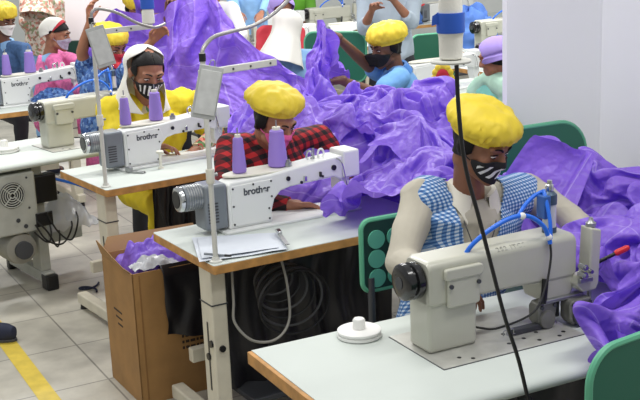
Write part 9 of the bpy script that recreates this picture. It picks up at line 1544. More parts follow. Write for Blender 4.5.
def bouffant(M, parent, m, s=1.0, seed=0.0, c=(0, .022, .028), tilt=0.0, rx=.122, ry=.138, top=.118, low=-.012):
    n, k = 96, 34; rows = []; Mt = Matrix.Translation(c) @ Matrix.Rotation(tilt, 4, 'X')
    for j in range(k):
        t = j/(k-1); row = []
        for i in range(n):
            a = 2*PI*i/n
            if t < .12: f = t/.12; r = .80+.02*f; z = low+.012*f
            else:
                f = (t-.12)/.88; q = f*PI*.5+(1-f)*-.55; r = math.cos(q)**.75 if f < 1 else 0; r = r*1.0; z = low+.012+(math.sin(q)+.522)/(1.522)*(top-low-.012)
                bl = min(1, f/.10); r = r*bl+.82*(1-bl) if f < .10 else r
            g = (math.sin(a*26+seed)+.6*math.sin(a*41+2*seed))*.026*max(0, 1-abs(t-.16)/.22)
            w = noise.noise(Vector((math.cos(a)*2.3, math.sin(a)*2.3, t*3.0+seed)))*.05+abs(noise.noise(Vector((math.cos(a)*4.5+seed, math.sin(a)*4.5, t*3.5))))*.07-abs(noise.noise(Vector((math.cos(a)*11+seed, math.sin(a)*11, t*4))))*.06+.04*abs(noise.noise(Vector((math.cos(a)*22, math.sin(a)*22+seed, t*7))))*(1-t)
            e = min(1, max(0, (t-.08)*5))
            rr = max(.0, r*(1+g+w*e)); p = Vector((math.sin(a)*rx*rr, -math.cos(a)*ry*rr, z+(.012*noise.noise(Vector((math.cos(a)*rr*3, math.sin(a)*rr*3, seed+4))) if t > .2 else 0)))
            row.append(M @ (Mt @ (p*s)))
        rows.append(row)
    cap = MB().grid(rows, True).build('bouffant_cap', m, parent, solid=.0)
    return cap
def person(name, label, root, rz, J, skin, top, top_name='shirt', bottom=DARKT, head=None, cap=None, mask=None, hair=True, voxel=.0065, sleeves='long', hands=None, wr=.006, stand=False, extra=None, build=1.0, group=None, top_scale=9.0, headscale=1.0, bottom_name='trousers', sit=.47):
    t = thing(name, label, 'person', root, rz, group)
    inv = Matrix.Rotation(-rz, 4, 'Z') @ Matrix.Translation(-Vector(root)); L = {k: inv @ Vector(v) for k, v in J.items()}
    B = build; g = L.get
    hip = g('hip'); ch = g('chest'); nk = g('neck'); sl, sr, el, er, wl, wr_ = g('sl'), g('sr'), g('el'), g('er'), g('wl'), g('wr')
    hd = head or {}
    hc = L['head']; M = Matrix.Translation(hc) @ Matrix.Rotation(R(hd.get('yaw', 0)), 4, 'Z') @ Matrix.Rotation(R(hd.get('pitch', 25)), 4, 'X') @ Matrix.Rotation(R(hd.get('roll', 0)), 4, 'Y') @ Matrix.Scale(headscale, 4)
    up = (nk-hip).normalized(); sx = (sl-sr); sx = (sx-up*sx.dot(up)).normalized(); fy = up.cross(sx); BM = Matrix((sx, fy, up)).transposed()
    def ring(p, rx, ry): return (p, rx*B, ry*B, BM)
    mid = hip.lerp(nk, .32)
    torso = [ring(hip-up*.08, .13, .10), ring(hip, .165, .118), ring(mid, .150, .105), ring(ch, .168, .112), ring(ch.lerp(nk, .55), .165, .10), ring(ch.lerp(nk, .86), .105, .075), ring(nk+up*.01, .062, .06)]
    def torso_o(o): return ('l', [(c, rx+o, ry+o, m_) for c, rx, ry, m_ in torso])
    if stand:
        kn = [hip+Vector((s*.10, -.03, -hip.z*.47)) for s in (1, -1)]; an = [Vector((hip.x+s*.11, hip.y+.01, .08)) for s in (1, -1)]
    else:
        kn = [Vector((hip.x+s*.13, hip.y-.40, sit+.03)) for s in (1, -1)]; an = [Vector((k_.x, k_.y+.04, .09)) for k_ in kn]
    legs = []; hips = [hip+sx*s*.09-up*.04 for s in (1, -1)]
    for s in (0, 1): legs += [(hips[s], kn[s], .088*B, .062*B), (kn[s], an[s], .058*B, .043*B)]
    body = [torso_o(-.012), ('c', nk-up*.04, M @ Vector((0, .025, -.075)), .058, .050), ('c', M @ Vector((0, .03, -.08)), M @ Vector((0, .02, -.02)), .052, .05)]
    body += xf(HEAD, M, headscale)
    arms = ((sl, el, wl, 1), (sr, er, wr_, -1))
    for s_, e_, w_, sd in arms: body += [('c', ch.lerp(nk, .7), s_, .06*B, .050*B), ('c', s_, e_, .046*B, .038*B), ('c', e_, e_.lerp(w_, .35), .037*B, .036*B), ('c', e_.lerp(w_, .35), w_, .036*B, .024)]
    for a_ in legs: body.append(('c',)+tuple(a_[:2])+(a_[2]-.014, a_[3]-.012))
    for s in (0, 1): body.append(('c', an[s]-Vector((0, -.02, .04)), an[s]+Vector((0, -.14, -.05)), .035, .03))
    for nm, w_, e_, sd in (('hl', wl, el, 1), ('hr', wr_, er, -1)):
        hs = (hands or {}).get(nm, {}); d = hs.get('d'); d = (inv.to_3x3() @ Vector(d)) if d is not None else (w_-e_); n_ = hs.get('n'); n_ = (inv.to_3x3() @ Vector(n_)) if n_ is not None else Vector((0, 0, -1))
        body += hand_shapes(w_, d, n_, hs.get('side', -sd), hs.get('curl', (.3, .4, .35)), hs.get('s', 1.0), hs.get('thumb', .5), hs.get('spread', .1))
    bo = fuse('body', body, skin, t, voxel, 3)
    bvh = BVHTree.FromPolygons([v.co.copy() for v in bo.data.vertices], [tuple(p.vertices) for p in bo.data.polygons])
    # clothes
    so = .010
    tp = [torso_o(so)]
    for s_, e_, w_, sd in arms:
        tp += [('c', ch.lerp(nk, .72), s_, .068*B, .062*B)]
        if sleeves == 'long': tp += [('c', s_, e_, .060*B, .050*B), ('c', e_, e_.lerp(w_, .5), .050*B, .044*B), ('c', e_.lerp(w_, .5), e_.lerp(w_, .90), .044*B, .034*B)]
        elif sleeves == 'short': tp += [('c', s_, s_.lerp(e_, .62), .062*B, .058*B)]
        elif sleeves == 'half': tp += [('c', s_, e_, .060*B, .050*B), ('c', e_, e_.lerp(w_, .25), .050*B, .047*B)]
    to = fuse(top_name, tp, top, t, voxel, 5, wr, top_scale)
    if sleeves == 'long':
        for s_, e_, w_, sd in arms:
            d = (w_-e_).normalized(); p = e_.lerp(w_, .93); MB().lathe([(.030, -.02), (.036, -.018), (.036, .016), (.030, .018)], p, d, 20).build('cuff', top, to)
    lg = [('l', [(c, rx+.006, ry+.006, m_) for c, rx, ry, m_ in torso[:2]])]+[('c',)+tuple(a_) for a_ in legs]
    fuse(bottom_name, lg, bottom, t, .009, 4, .006)
    for s in (0, 1):
        a_ = an[s]; MB().lathe([(.020, -.125), (.036, -.11), (.043, -.05), (.043, .02), (.036, .085), (.022, .095)], (a_.x, a_.y-.04, .038), (0, 1, 0), 18, .80).build('shoe', DBLUE, t)
    # face
    if hd.get('face', True):
        for s in (-1, 1):
            e = MB().sphere(M @ (Vector((s*.032, -.0775, -.004))), Vector((.0135, .007, .0042)), 12, 8, M.to_3x3()).build('eye', EYEW, t)
            MB().sphere(M @ (Vector((s*.032, -.0822, -.0062))), Vector((.0060, .0035, .0040)), 10, 6, M.to_3x3()).build('iris', EYED, e)
            MB().tube([M @ (Vector((s*x, y, z))) for x, y, z in ((.017, -.0835, .0005), (.026, -.0860, .004), (.036, -.0835, .004), (.046, -.074, -.001))], .0022, 6).build('eyelash', HAIR, t)
            MB().tube([M @ (Vector((s*x, y, z))) for x, y, z in ((.014, -.0935, .020), (.027, -.0925, .027), (.040, -.0845, .026), (.050, -.074, .018))], lambda q: .0042*(1-.5*q), 6).build('eyebrow', HAIR, t)
    if hair:
        wrap(M, bvh, .012, 66, 294, -.075, .09, 40, 14, .006, name='hair', mtl=HAIR, parent=t, solid=.006, uv=False,
             zf=(lambda u: (-.068+.050*abs(2*u-1)**3, .092)) if hair is True else hair)
    if mask is not None:
        wrap(M, bvh, -.01, -78, 78, -.115, -.018, 44, 22, .005, name='face_mask', mtl=mask, parent=t, solid=.003, relax=10,
             zf=lambda u: (-.106+.055*abs(2*u-1)**2.2, -.014-.026*abs(2*u-1)**1.4-.0*u))
        for s in (-1, 1): MB().tube([M @ Vector((s*.066, -.02, -.045)), M @ Vector((s*.079, -.002, -.03)), M @ Vector((s*.085, .012, -.005))], .0022, 6).build('ear_loop', BLACK if mask in (MASK_D, MASK_V) else mask, t)
    if cap: bouffant(M, t, **cap)
    if extra: extra(t, M, bvh, L, BM, torso)
    return t
def collar(t, nk, BM, m, r=.066, h=.034, point=.06):
    rows = []; n = 37
    for j, (rr, z) in enumerate(((r, -.012), (r-.002, h), (r+.012, h+.002), (r+.030, .004), (r+.040, -.014))):
        row = []
        for i in range(n):
            u = i/(n-1); a = R(22+316*u); e = max(0, abs(2*u-1)-.72)/.28; k = e*e
            p = Vector((math.sin(a)*(rr+(.012*k if j >= 3 else 0)), -math.cos(a)*rr*.95, z-(point*k if j >= 3 else .02*k)))
            row.append(nk+BM @ p)
        rows.append(row)
    return MB().grid(rows).build('collar', m, t, solid=.003)
def J(head, neck, chest, hip, sl, sr, el, er, wl, wr): return dict(head=head, neck=neck, chest=chest, hip=hip, sl=sl, sr=sr, el=el, er=er, wl=wl, wr=wr)
# note: sl/el/wl stand on the +x side of a figure's own frame (right of the photo when it faces the camera)
# ---- the man at the nearest table
def vest_p1(t, M, bvh, L, BM, torso):
    hip, ch, nk = L['hip'], L['chest'], L['neck']
    sh = [('l', [(c, rx+.030, ry+.028, m_) for c, rx, ry, m_ in torso[:5]]+[(torso[5][0], torso[5][1]+.020, torso[5][2]+.020, torso[5][3])])]
    for s_ in (L['sl'], L['sr']): sh.append(('c', ch.lerp(nk, .74), ch.lerp(nk, .74).lerp(s_, .86), .080, .074))
    inv = BM.transposed()
    def keep(co):
        q = inv @ (co-hip); f = q.z/((nk-hip).length)
        if f > (1.0 if abs(q.x) < .085 else 1.5): return False
        if q.y < .02: return abs(q.x+.0) > .026+.060*max(0, f-.58)/.42
        return True
    v = fuse('vest', sh, GINGHAM, t, .006, 5, .004, 8, keep, .004)
    # pockets and the pale shirt placket between the open fronts
    pl = []
    for j in range(14):
        f = j/13; c = hip.lerp(nk, .12+.80*f); ry = .128-.02*max(0, f-.6)
        pl.append([c+BM @ Vector((x, -ry-.012, 0)) for x in (-.018, -.006, .006, .018)])
    MB().grid(pl).build('placket', CREAM, t, solid=.003)
    for j in range(5):
        f = (j+.5)/5; c = hip.lerp(nk, .15+.70*f); MB().lathe([(.0055, 0), (.0055, .003)], c+BM @ Vector((0, -.142, 0)), BM @ Vector((0, -1, 0)), 10).build('button', PLATE, t)
    collar(t, nk+BM @ Vector((0, .0, .01)), BM, mat('pale_collar', (226, 222, 208), .8), .070, .036)
    MB().tube([nk+BM @ Vector(p) for p in ((-.062, -.02, .0), (-.056, -.10, -.06), (-.022, -.135, -.14), (.0, -.15, -.19), (.024, -.137, -.13), (.058, -.10, -.05), (.062, -.02, .0))], .0022, 6).build('lanyard', MDARK, t)
P1r = W(1, .90, .80, 0)
person('person', 'seated man in a yellow cap, striped black mask and blue gingham vest nearest the camera', P1r, yaw(1),
    J(ob(1, 482, 142, .69), ob(1, 470, 198, .80), ob(1, 470, 232, .83), W(1, .90, .86, .55), ob(1, 528, 192, .80), ob(1, 420, 196, .86), ob(1, 566, 216, .66), ob(1, 402, 262, .76), ob(1, 590, 236, .50), ob(1, 440, 285, .48)),
    SKIN1, CREAM, head=dict(yaw=18, pitch=24, roll=0), cap=dict(m=YCAP, seed=1.3, rx=.113, ry=.128, c=(0, .022, .032), top=.104), mask=MASK_D, voxel=.005, wr=.008, extra=vest_p1,
    hands=dict(hl=dict(d=(.5, -.5, -.45), curl=(.5, .6, .5)), hr=dict(d=(.85, -.1, -.2))))
# ---- the worker in the plaid shirt
P2r = W(2, .66, .84, 0)
person('person', 'worker in a yellow cap, pink mask and red plaid shirt bent over the middle machine', P2r, yaw(2),
    J(ob(2, 275, 120, .68), ob(2, 272, 140, .82), ob(2, 274, 174, .87), W(2, .66, .92, .55), ob(2, 320, 139, .86), ob(2, 230, 147, .88), ob(2, 351, 178, .72), ob(2, 224, 198, .74), ob(2, 342, 203, .52), ob(2, 290, 205, .50)),
    SKIN2, PLAID, head=dict(yaw=16, pitch=25), cap=dict(m=YCAP, seed=4.0, tilt=-.16, c=(0, .026, .052), top=.10), mask=PINKM, voxel=.005, wr=.008,
    hands=dict(hr=dict(d=(1, .15, -.12), n=(0, -.4, -1), curl=(.22, .35, .3), spread=.06, s=1.08), hl=dict(d=(-.75, -.5, -.25), curl=(.3, .5, .4))),
    extra=lambda t, M, bvh, L, BM, torso: collar(t, L['neck'], BM, PLAID, .068, .03))
# ---- woman in yellow
def scarf(t, M, bvh, L, BM, m, low=-.24, face=62, r0=.100, drop=.0, seed=0.0, back=.10, fl=.17, name='head_scarf'):
    rows = []; n, k = 64, 30
    for j in range(k):
        v = j/(k-1); row = []
        for i in range(n):
            u = i/(n-1)
            z = .118-.0*v; ff = v
            if v < .36: q = v/.36*PI/2; rr = math.sin(q); z = .022+.092*math.cos(q); op = 0+face*min(1, max(0, (v-.06)/.24))
            else: f = (v-.36)/.64; rr = 1.0-.10*math.sin(min(1, f*2.4)*PI)*.8+.0*f+(fl/.1-1)*max(0, f-.35)**1.3; z = .022+(low-.022)*f; op = face*(1-.75*max(0, f-.35)/.65)
            a = R(op+(360-2*op)*u); rip = 1+.05*noise.noise(Vector((math.sin(a)*2.2, math.cos(a)*2.2, v*3+seed)))+.045*max(0, v-.4)*math.sin(a*9+seed+3*v)
            p = Vector((math.sin(a)*r0*.93*rr*rip, .012-math.cos(a)*(r0*1.12)*rr*rip+back*max(0, v-.45)**1.2*.6, z))
            row.append(M @ p)
        rows.append(row)
    return MB().grid(rows).build(name, m, t, solid=.004)
def shell(M, t, name, m, th0, th1, rx=.084, ry=.104, rz=.098, c=(0, .010, .014), p0=8, p1=172, n=28, k=18, solid=.004, amp=.004, seed=0.0):
    rows = []                                   # a band over the head from ear to ear; 0 faces forward, 90 is the crown, 180 the back
    for j in range(k):
        a = R(th0+(th1-th0)*j/(k-1)); row = []
        for i in range(n):
            q = R(p0+(p1-p0)*i/(n-1)); w = 1+amp*10*noise.noise(Vector((q*2, a*2, seed)))
            row.append(M @ (Vector(c)+Vector((rx*math.cos(q), -ry*math.sin(q)*math.cos(a), rz*math.sin(q)*math.sin(a)))*w))
        rows.append(row)
    return MB().grid(rows).build(name, m, t, solid=solid)
def woman3(t, M, bvh, L, BM, torso):
    scarf(t, M @ Matrix.Translation((0, .028, .0)) @ Matrix.Rotation(R(-16), 4, 'X'), bvh, L, BM, WSCARF, -.20, 84, .106, seed=2.0)
    shell(M, t, 'front_hair', HAIR, 36, 110, .0795, .097, .090, (0, .010, .014), 4, 89.6, amp=.001)
    shell(M, t, 'front_hair', HAIR, 36, 110, .0795, .097, .090, (0, .010, .014), 90.4, 176, amp=.001)
    for q0, q1 in ((3, 34), (146, 177)): shell(M, t, 'hair_side', HAIR, -28, 50, .084, .094, .090, (0, .012, .012), q0, q1, amp=.001)
    shell(M, t, 'hair_parting', HAIR, 50, 110, .078, .095, .088, (0, .010, .014), 80, 100, amp=0)
    hip, ch, nk = L['hip'], L['chest'], L['neck']
    sh = [('l', [(c, rx+.026, ry+.028, m_) for c, rx, ry, m_ in torso[:6]])]
    for s_, e_ in ((L['sl'], L['el']), (L['sr'], L['er'])): sh += [('c', ch.lerp(nk, .8), s_, .08, .078), ('c', s_, s_.lerp(e_, .85), .078, .064)]
    fuse('shawl', sh, YEL, t, .0065, 4, .020, 12, None, 0, (1.0, 1.0, .35))
P3r = W(3, .60, .84, 0)
person('person', 'woman in a white head scarf, striped mask and yellow shawl at a machine', P3r, yaw(3),
    J(ob(3, 147, 71, .68), ob(3, 147, 104, .78), ob(3, 152, 130, .82), W(3, .62, .88, .55), ob(3, 190, 103, .80), ob(3, 112, 112, .84), ob(3, 216, 134, .68), ob(3, 122, 146, .70), ob(3, 196, 150, .50), ob(3, 152, 146, .54)),
    SKIN2, FLORAL, 'kameez', YEL, head=dict(yaw=-4, pitch=22, roll=4), mask=MASK_V, hair=False, headscale=1.12, voxel=.0055, wr=.006, sleeves='long', extra=woman3,
    hands=dict(hr=dict(d=(1, -.1, -.05), n=(0, -.4, -1), curl=(.25, .4, .3)), hl=dict(d=(-.6, -.4, -.2))), bottom_name='trousers')
# ---- person with raised arms
def p5x(t, M, bvh, L, BM, torso): pass
P5r = at(104, 60, 7.12); P5r.z = 0
person('person', 'person in a yellow cap and red mask with both arms raised behind the beige machine', P5r, R(58),
    J(at(111, 45, 6.98), at(104, 69, 7.08), at(103, 98, 7.1), at(103, 128, 7.15), at(122, 80, 6.95), at(88, 82, 7.2), at(132, 64, 6.78), at(82, 52, 7.1), at(151, 42, 6.70), at(90, 22, 7.0)),
    SKIN2, BSTRIPE, 'tunic', head=dict(yaw=-8, pitch=22), cap=dict(m=YCAP, seed=7.0, rx=.105, ry=.118, top=.10), mask=RED, sleeves='short', voxel=.0065,
    hands=dict(hr=dict(d=(.05, 0, 1), n=(1, -.3, 0), curl=(.35, .5, .4)), hl=dict(d=(.7, 0, .7), n=(.3, -.6, -.3), curl=(.4, .6, .5))))
# ---- woman in pink
def woman4(t, M, bvh, L, BM, torso):
    shell(M, t, 'hair', HAIR, 22, 205, .083, .102, .094, amp=.001)
    shell(M, t, 'head_scarf', WSCARF, 66, 215, .094, .120, .108, (0, .020, .016), amp=.006, seed=3.0, solid=.006)
    shell(M, t, 'red_band', RED, 54, 68, .092, .113, .107, (0, .016, .014), amp=.001, k=6, solid=.008)
    sh = [('c', L['neck']-BM @ Vector((0, 0, .03)), L['sr'], .064, .060), ('c', L['neck']-BM @ Vector((0, .03, .06)), L['sr']-BM @ Vector((0, 0, .03)), .07, .062)]
    fuse('sleeve_cover', sh, LBLUE, t, .007, 4, .006)
P4r = at(52, 60, 8.7); P4r.z = 0
person('person', 'woman in pink with a white scarf and red band seen in profile at far left', P4r, R(80),
    J(at(57, 34, 8.65), at(48, 58, 8.7), at(54, 78, 8.7), at(50, 116, 8.75), at(62, 58, 8.86), at(54, 62, 8.52), at(86, 66, 8.7), at(64, 84, 8.42), at(96, 74, 8.5), at(82, 90, 8.18)),
    SKIN2, PINK, 'kameez', PINK, head=dict(yaw=4, pitch=12, face=True), mask=MASKG, hair=False, voxel=.007, extra=woman4, wr=.009)
# ---- far-left worker
def w6(t, M, bvh, L, BM, torso):
    collar(t, L['neck'], BM, LBLUE, .068, .03)
P6r = at(4, 70, 9.3); P6r.z = 0
person('person', 'worker in a yellow cap, white mask and blue shirt at the far left edge', P6r, R(50),
    J(at(4, 20, 9.25), at(4, 43, 9.3), at(6, 62, 9.3), at(4, 104, 9.35), at(24, 50, 9.2), at(-14, 52, 9.4), at(30, 76, 9.05), at(-18, 82, 9.2), at(14, 84, 8.8), at(0, 84, 8.9)),
    SKIN3, DENIM, head=dict(yaw=0, pitch=14), cap=dict(m=YCAP, seed=2.0, rx=.112, ry=.124), mask=WHITEC, voxel=.007, extra=w6)
# ---- man in the blue polo
def p7x(t, M, bvh, L, BM, torso): collar(t, L['neck'], BM, mat('bright_blue_collar', (72, 136, 216), .7), .066, .035, .04)
P7r = at(398, 70, 6.95); P7r.z = 0
person('person', 'man in a yellow cap and blue polo holding up a bunch of purple cloth', P7r, R(-66),
    J(at(386, 46, 6.88), at(396, 70, 6.92), at(400, 92, 6.95), at(404, 122, 7.0), at(400, 78, 6.76), at(384, 74, 7.06), at(376, 94, 6.56), at(368, 66, 6.95), at(340, 80, 6.40), at(336, 36, 6.62)),
    SKIN3, SBLUE, 'polo', head=dict(yaw=6, pitch=14), cap=dict(m=YCAP, seed=9.0, tilt=-.06, rx=.118, ry=.132), mask=BLACKM, sleeves='short', voxel=.006, extra=p7x,
    hands=dict(hl=dict(d=(-1, -.2, -.12), n=(0, -.3, -1), curl=(.3, .45, .4)), hr=dict(d=(-.9, -.2, .35), n=(-.3, -.2, -1), curl=(.9, 1.0, .7), thumb=.9)))
# ---- woman seen from behind
def w8(t, M, bvh, L, BM, torso):
    scarf(t, M, bvh, L, BM, WSCARF, -.29, 55, .112, seed=5.0, back=.12, fl=.20)
    wrap(M, bvh, .012, -60, 60, .03, .10, 24, 6, .010, name='front_hair', mtl=HAIR, parent=t, solid=.006, uv=False)
P8r = at(288, 70, 8.0); P8r.z = 0
person('person', 'woman in a long white head scarf and light blue dress seen from behind', P8r, R(150),
    J(at(288, 26, 8.0), at(287, 50, 8.0), at(288, 72, 8.0), at(288, 112, 8.0), at(268, 58, 7.95), at(310, 58, 8.05), at(262, 82, 7.95), at(316, 82, 8.1), at(262, 84, 8.2), at(310, 84, 8.3)),
    SKIN2, LBLUE, 'dress_top', LBLUE, head=dict(yaw=0, pitch=20), hair=False, voxel=.0075, extra=w8)
# ---- standing man
P9r = at(391, 50, 8.6); P9r.z = 0
person('person', 'standing man in a grey-blue shirt and dark trousers behind the blue polo', P9r, R(-30),
    J(at(388, -42, 8.55), at(389, -14, 8.6), at(389, 12, 8.6), P9r+Vector((0, 0, .95)), at(414, 0, 8.55), at(365, 2, 8.65), at(412, 22, 8.40), at(364, 28, 8.5), at(394, 1, 8.25), at(372, 10, 8.3)),
    SKIN2, GREYSH, head=dict(yaw=0, pitch=15), voxel=.0075, stand=True, sleeves='half', build=1.02)
# ---- worker with lavender head cloth
def w10(t, M, bvh, L, BM, torso):
    scarf(t, M, bvh, L, BM, mat('lavender_head_cloth', (172, 150, 226), .7, trans=.1), -.03, 62, .108, seed=8.0, fl=.10)
    sh = [('c', L['neck'], L['sl'], .082, .08), ('c', L['neck'], L['sr'], .082, .08), ('c', L['sr'], L['er'], .075, .06)]
    fuse('shawl', sh, mat('pale_green_shawl', (172, 208, 186), .8), t, .008, 4, .008)
P10r = at(494, 80, 6.7); P10r.z = 0
person('person', 'worker in a lavender head cloth and teal top half hidden by the white panel', P10r, R(-120),
    J(at(495, 56, 6.65), at(496, 80, 6.7), at(498, 104, 6.72), at(498, 140, 6.75), at(480, 92, 6.85), at(512, 90, 6.52), at(474, 116, 6.9), at(510, 120, 6.5), at(466, 110, 7.1), at(492, 122, 6.6)),
    SKIN2, TEALC, 'tunic', head=dict(yaw=0, pitch=16), hair=True, mask=None, voxel=.0075, extra=w10)
# ---- people around the lifted cloth
P11r = at(232, 40, 7.9); P11r.z = 0
person('person', 'person in a white shirt reaching out from behind the lifted purple cloth', P11r, R(15),
    J(at(212, -14, 7.9), at(214, 6, 7.9), at(214, 30, 7.9), at(214, 84, 7.95), at(231, 10, 7.86), at(196, 10, 7.95), at(240, 34, 7.72), at(192, 40, 7.8), at(236, 40, 7.48), at(200, 52, 7.6)),
    SKIN2, WHITEC, head=dict(yaw=0, pitch=20), voxel=.0075)
P12r = at(160, 40, 7.55); P12r.z = 0
person('person', 'standing person behind the lifted cloth whose brown hand grips its upper edge', P12r, R(20),
    J(at(160, -60, 7.5), at(160, -34, 7.55), at(160, -8, 7.55), P12r+Vector((0, 0, .95)), at(186, -24, 7.5), at(136, -22, 7.6), at(190, 8, 7.32), at(150, 20, 7.4), at(196, -6, 7.1), at(168, 16, 7.12)),
    SKIN3, PURPLE_D, 'tunic', head=dict(yaw=0, pitch=20), voxel=.0075, stand=True, sleeves='short', hands=dict(hr=dict(d=(.35, -.1, 1), n=(.3, -.9, .1), curl=(.6, .8, .5), s=1.05)))
P13r = at(137, 40, 9.0); P13r.z = 0
person('person', 'worker whose yellow cap shows above the left end of the lifted cloth', P13r, R(20),
    J(at(137, 8, 9.0), at(137, 32, 9.05), at(137, 54, 9.05), at(137, 96, 9.1), at(158, 40, 9.0), at(116, 42, 9.1), at(160, 66, 8.8), at(114, 68, 8.9), at(150, 72, 8.55), at(124, 72, 8.6)),
    SKIN2, DENIM, head=dict(yaw=0, pitch=24), cap=dict(m=YCAP, seed=3.0, rx=.112, ry=.124), mask=WHITEC, voxel=.008)
# ---- woman in floral dress at the far left
def w14(t, M, bvh, L, BM, torso):
    scarf(t, M, bvh, L, BM, FLORAL2, -.36, 50, .112, seed=1.0, fl=.20)
P14r = at(42, 30, 10.6); P14r.z = 0
person('person', 'woman in floral print seen from behind near the pale pink board', P14r, R(170),
    J(at(42, -20, 10.6), at(42, 0, 10.6), at(42, 20, 10.6), P14r+Vector((0, 0, .92)), at(26, 4, 10.6), at(58, 4, 10.6), at(24, 22, 10.55), at(60, 22, 10.6), at(30, 32, 10.7), at(56, 32, 10.8)),
    SKIN2, FLORAL2, 'dress_top', LBLUE, head=dict(yaw=0, pitch=20), hair=False, voxel=.009, stand=True, extra=w14)
# ------------------------------------------------------------------ what fills the carton
rows = []
for j in range(26):
    row = []
    for i in range(30):
        u, v = i/29, j/25; e = min(1, 8*min(u, 1-u, v, 1-v))
        p = Vector((.012+.435*u, .012+.355*v, .53+.10*math.sin(PI*min(1, v*1.1))*e+.055*e*(1-2*abs(noise.noise(Vector((u*5, v*5, 3)))))+.03*noise.noise(Vector((u*11, v*9, 1)))))
        row.append(p)
    rows.append(row)
o = MB().grid(rows).build('folded_cloth', PURPLE, None, sub=1); o.location = bxl; o.rotation_euler = (0, 0, ya); tag(o, 'crumpled purple cloth filling the cardboard box', 'cloth')
rows = []
for j in range(16):
    row = []
    for i in range(22):
        u, v = i/21, j/15
        row.append(Vector((.02+.20*u, .012+.09*v, .588+.035*math.sin(PI*u)*math.sin(PI*v)+.03*abs(noise.noise(Vector((u*5, v*4, 7)))))))
    rows.append(row)
o = MB().grid(rows).build('plastic_bag', CLEARP, None, solid=.002); o.location = bxl; o.rotation_euler = (0, 0, ya); tag(o, 'cloudy plastic bag on the cloth at the front of the cardboard box', 'bag')
# ------------------------------------------------------------------ dark sheets and cables under the tables
def shade_skirt(k, a0, a1, b, z0, z1, label, seedv, m=BLKPL):  # black sheets put in to deepen the shade below the tabletops
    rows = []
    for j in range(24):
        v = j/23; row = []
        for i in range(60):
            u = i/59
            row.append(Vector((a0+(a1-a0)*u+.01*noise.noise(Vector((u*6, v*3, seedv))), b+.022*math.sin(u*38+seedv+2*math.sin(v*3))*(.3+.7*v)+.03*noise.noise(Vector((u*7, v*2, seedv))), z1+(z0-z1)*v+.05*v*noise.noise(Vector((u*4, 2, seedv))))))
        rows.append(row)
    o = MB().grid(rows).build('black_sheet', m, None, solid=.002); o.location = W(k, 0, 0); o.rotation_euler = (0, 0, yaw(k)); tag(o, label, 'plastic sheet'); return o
shade_skirt(2, .14, .98, .30, .12, TOP-.038, 'black sheet added for the dark folds and shade under the middle table', 2.0)
shade_skirt(3, .40, .98, .34, .25, TOP-.038, 'black sheet added to deepen the shade under the table of the woman in yellow', 5.0)
shade_skirt(1, .30, 1.3, .20, .10, TOP-.042, 'black sheet added to deepen the shade under the nearest table', 8.0)
def cable(name, k, pts, r, m, label):
    o = thing(name, label, 'cable', W(k, *pts[0]), yaw(k)); p0 = Vector(pts[0])
    MB().tube([Vector(p)-p0 for p in pts], r, 8).build('cord', m, o); return o
cable('grey_cable', 2, [(.12, .10, .72), (.11, .08, .58), (.10, .06, .50), (.16, .04, .42), (.26, .04, .40), (.33, .05, .46), (.34, .07, .60), (.33, .10, .72)], .0055, GCABLE, 'pale grey cable looping down beside the leg of the middle table')
cl_ = thing('coiled_cable', 'bundle of dark coiled cable hanging under the middle table', 'cable', W(2, .33, .16, .72), yaw(2))
for i in range(6):
    r_ = .07+.012*i; MB().tube([(r_*1.2*math.sin(R(30*q))+.012*i, -.012*i+.01*math.sin(q), -.11-.02*i+r_*math.cos(R(30*q))) for q in range(13)], .0055, 8, 3).build('loop', CABLE if i % 2 else mat('dark_grey_cable', (70, 70, 72), .5), cl_)
cable('black_cable', 3, [(.30, .08, .72), (.33, .06, .5), (.42, .06, .38), (.55, .08, .5), (.62, .1, .72)], .006, CABLE, 'black cable sagging under the table of the woman in yellow')
cb2 = thing('floor_cable', 'dark blue cable curled on the tiles between the two left tables', 'cable', onz(86, 292, .008))
MB().tube([(.06*math.cos(R(25*q))*(1-.02*q), .05*math.sin(R(25*q))+.01*q, .0) for q in range(16)], .006, 8, 3).build('cord', DBLUE, cb2)
# ------------------------------------------------------------------ shoe at the left edge
sh = thing('shoe', 'dark navy shoe on the tiles beside the yellow stripe', 'shoe', onz(-6, 340, 0), R(-14))
MB().lathe([(.02, -.13), (.04, -.12), (.048, -.06), (.046, .02), (.042, .08), (.03, .115), (.012, .125)], (0, 0, .044), (1, 0, 0), 22, 1.1).build('upper', DBLUE, sh)
MB().prism([(.128*math.cos(R(15*q)), .045*math.sin(R(15*q))) for q in range(24)], 0, .016, 'XY').build('sole', MDARK, sh, .004)
MB().tube([(-.09, -.03, .085), (-.02, -.035, .088), (0, 0, .09), (-.02, .035, .088), (-.09, .03, .085)], .006, 8).build('collar', BLACKM, sh)
# ------------------------------------------------------------------ chairs
chair(Vector((.965, 2.50, 0)), yaw(1)+R(8), 'dark green chair back with pale rim in the bottom right corner', .50, .44, .93, low=.10, rnd=.09)
chair(W(1, 1.66, 1.12), yaw(1), 'dark green chair back rising behind the man in the gingham vest', .50, .46, 1.12, low=.22, rnd=.14)
# benches that carry the heaps
def bench(k, a0, a1, b0, b1, z, label):
    t = thing('side_table', label, 'table', W(k, a0, b0), yaw(k)); x, y = a1-a0, b1-b0
    MB().box(0, x, 0, y, z-.03, z).build('tabletop', mat('grey_bench_board', (120, 118, 114), .6), t, .003)
    for p in ((.05, .05), (x-.05, .05), (.05, y-.05), (x-.05, y-.05)): MB().box(p[0]-.02, p[0]+.02, p[1]-.02, p[1]+.02, 0, z-.03).build('leg', MDARK, t, .003)
    return t
bench(2, 1.12, 1.85, .28, 1.7, .66, 'grey side table buried under the wide purple heap')
bench(1, 1.25, 2.0, .62, .92, .66, 'grey side table buried under the tall right purple heap')
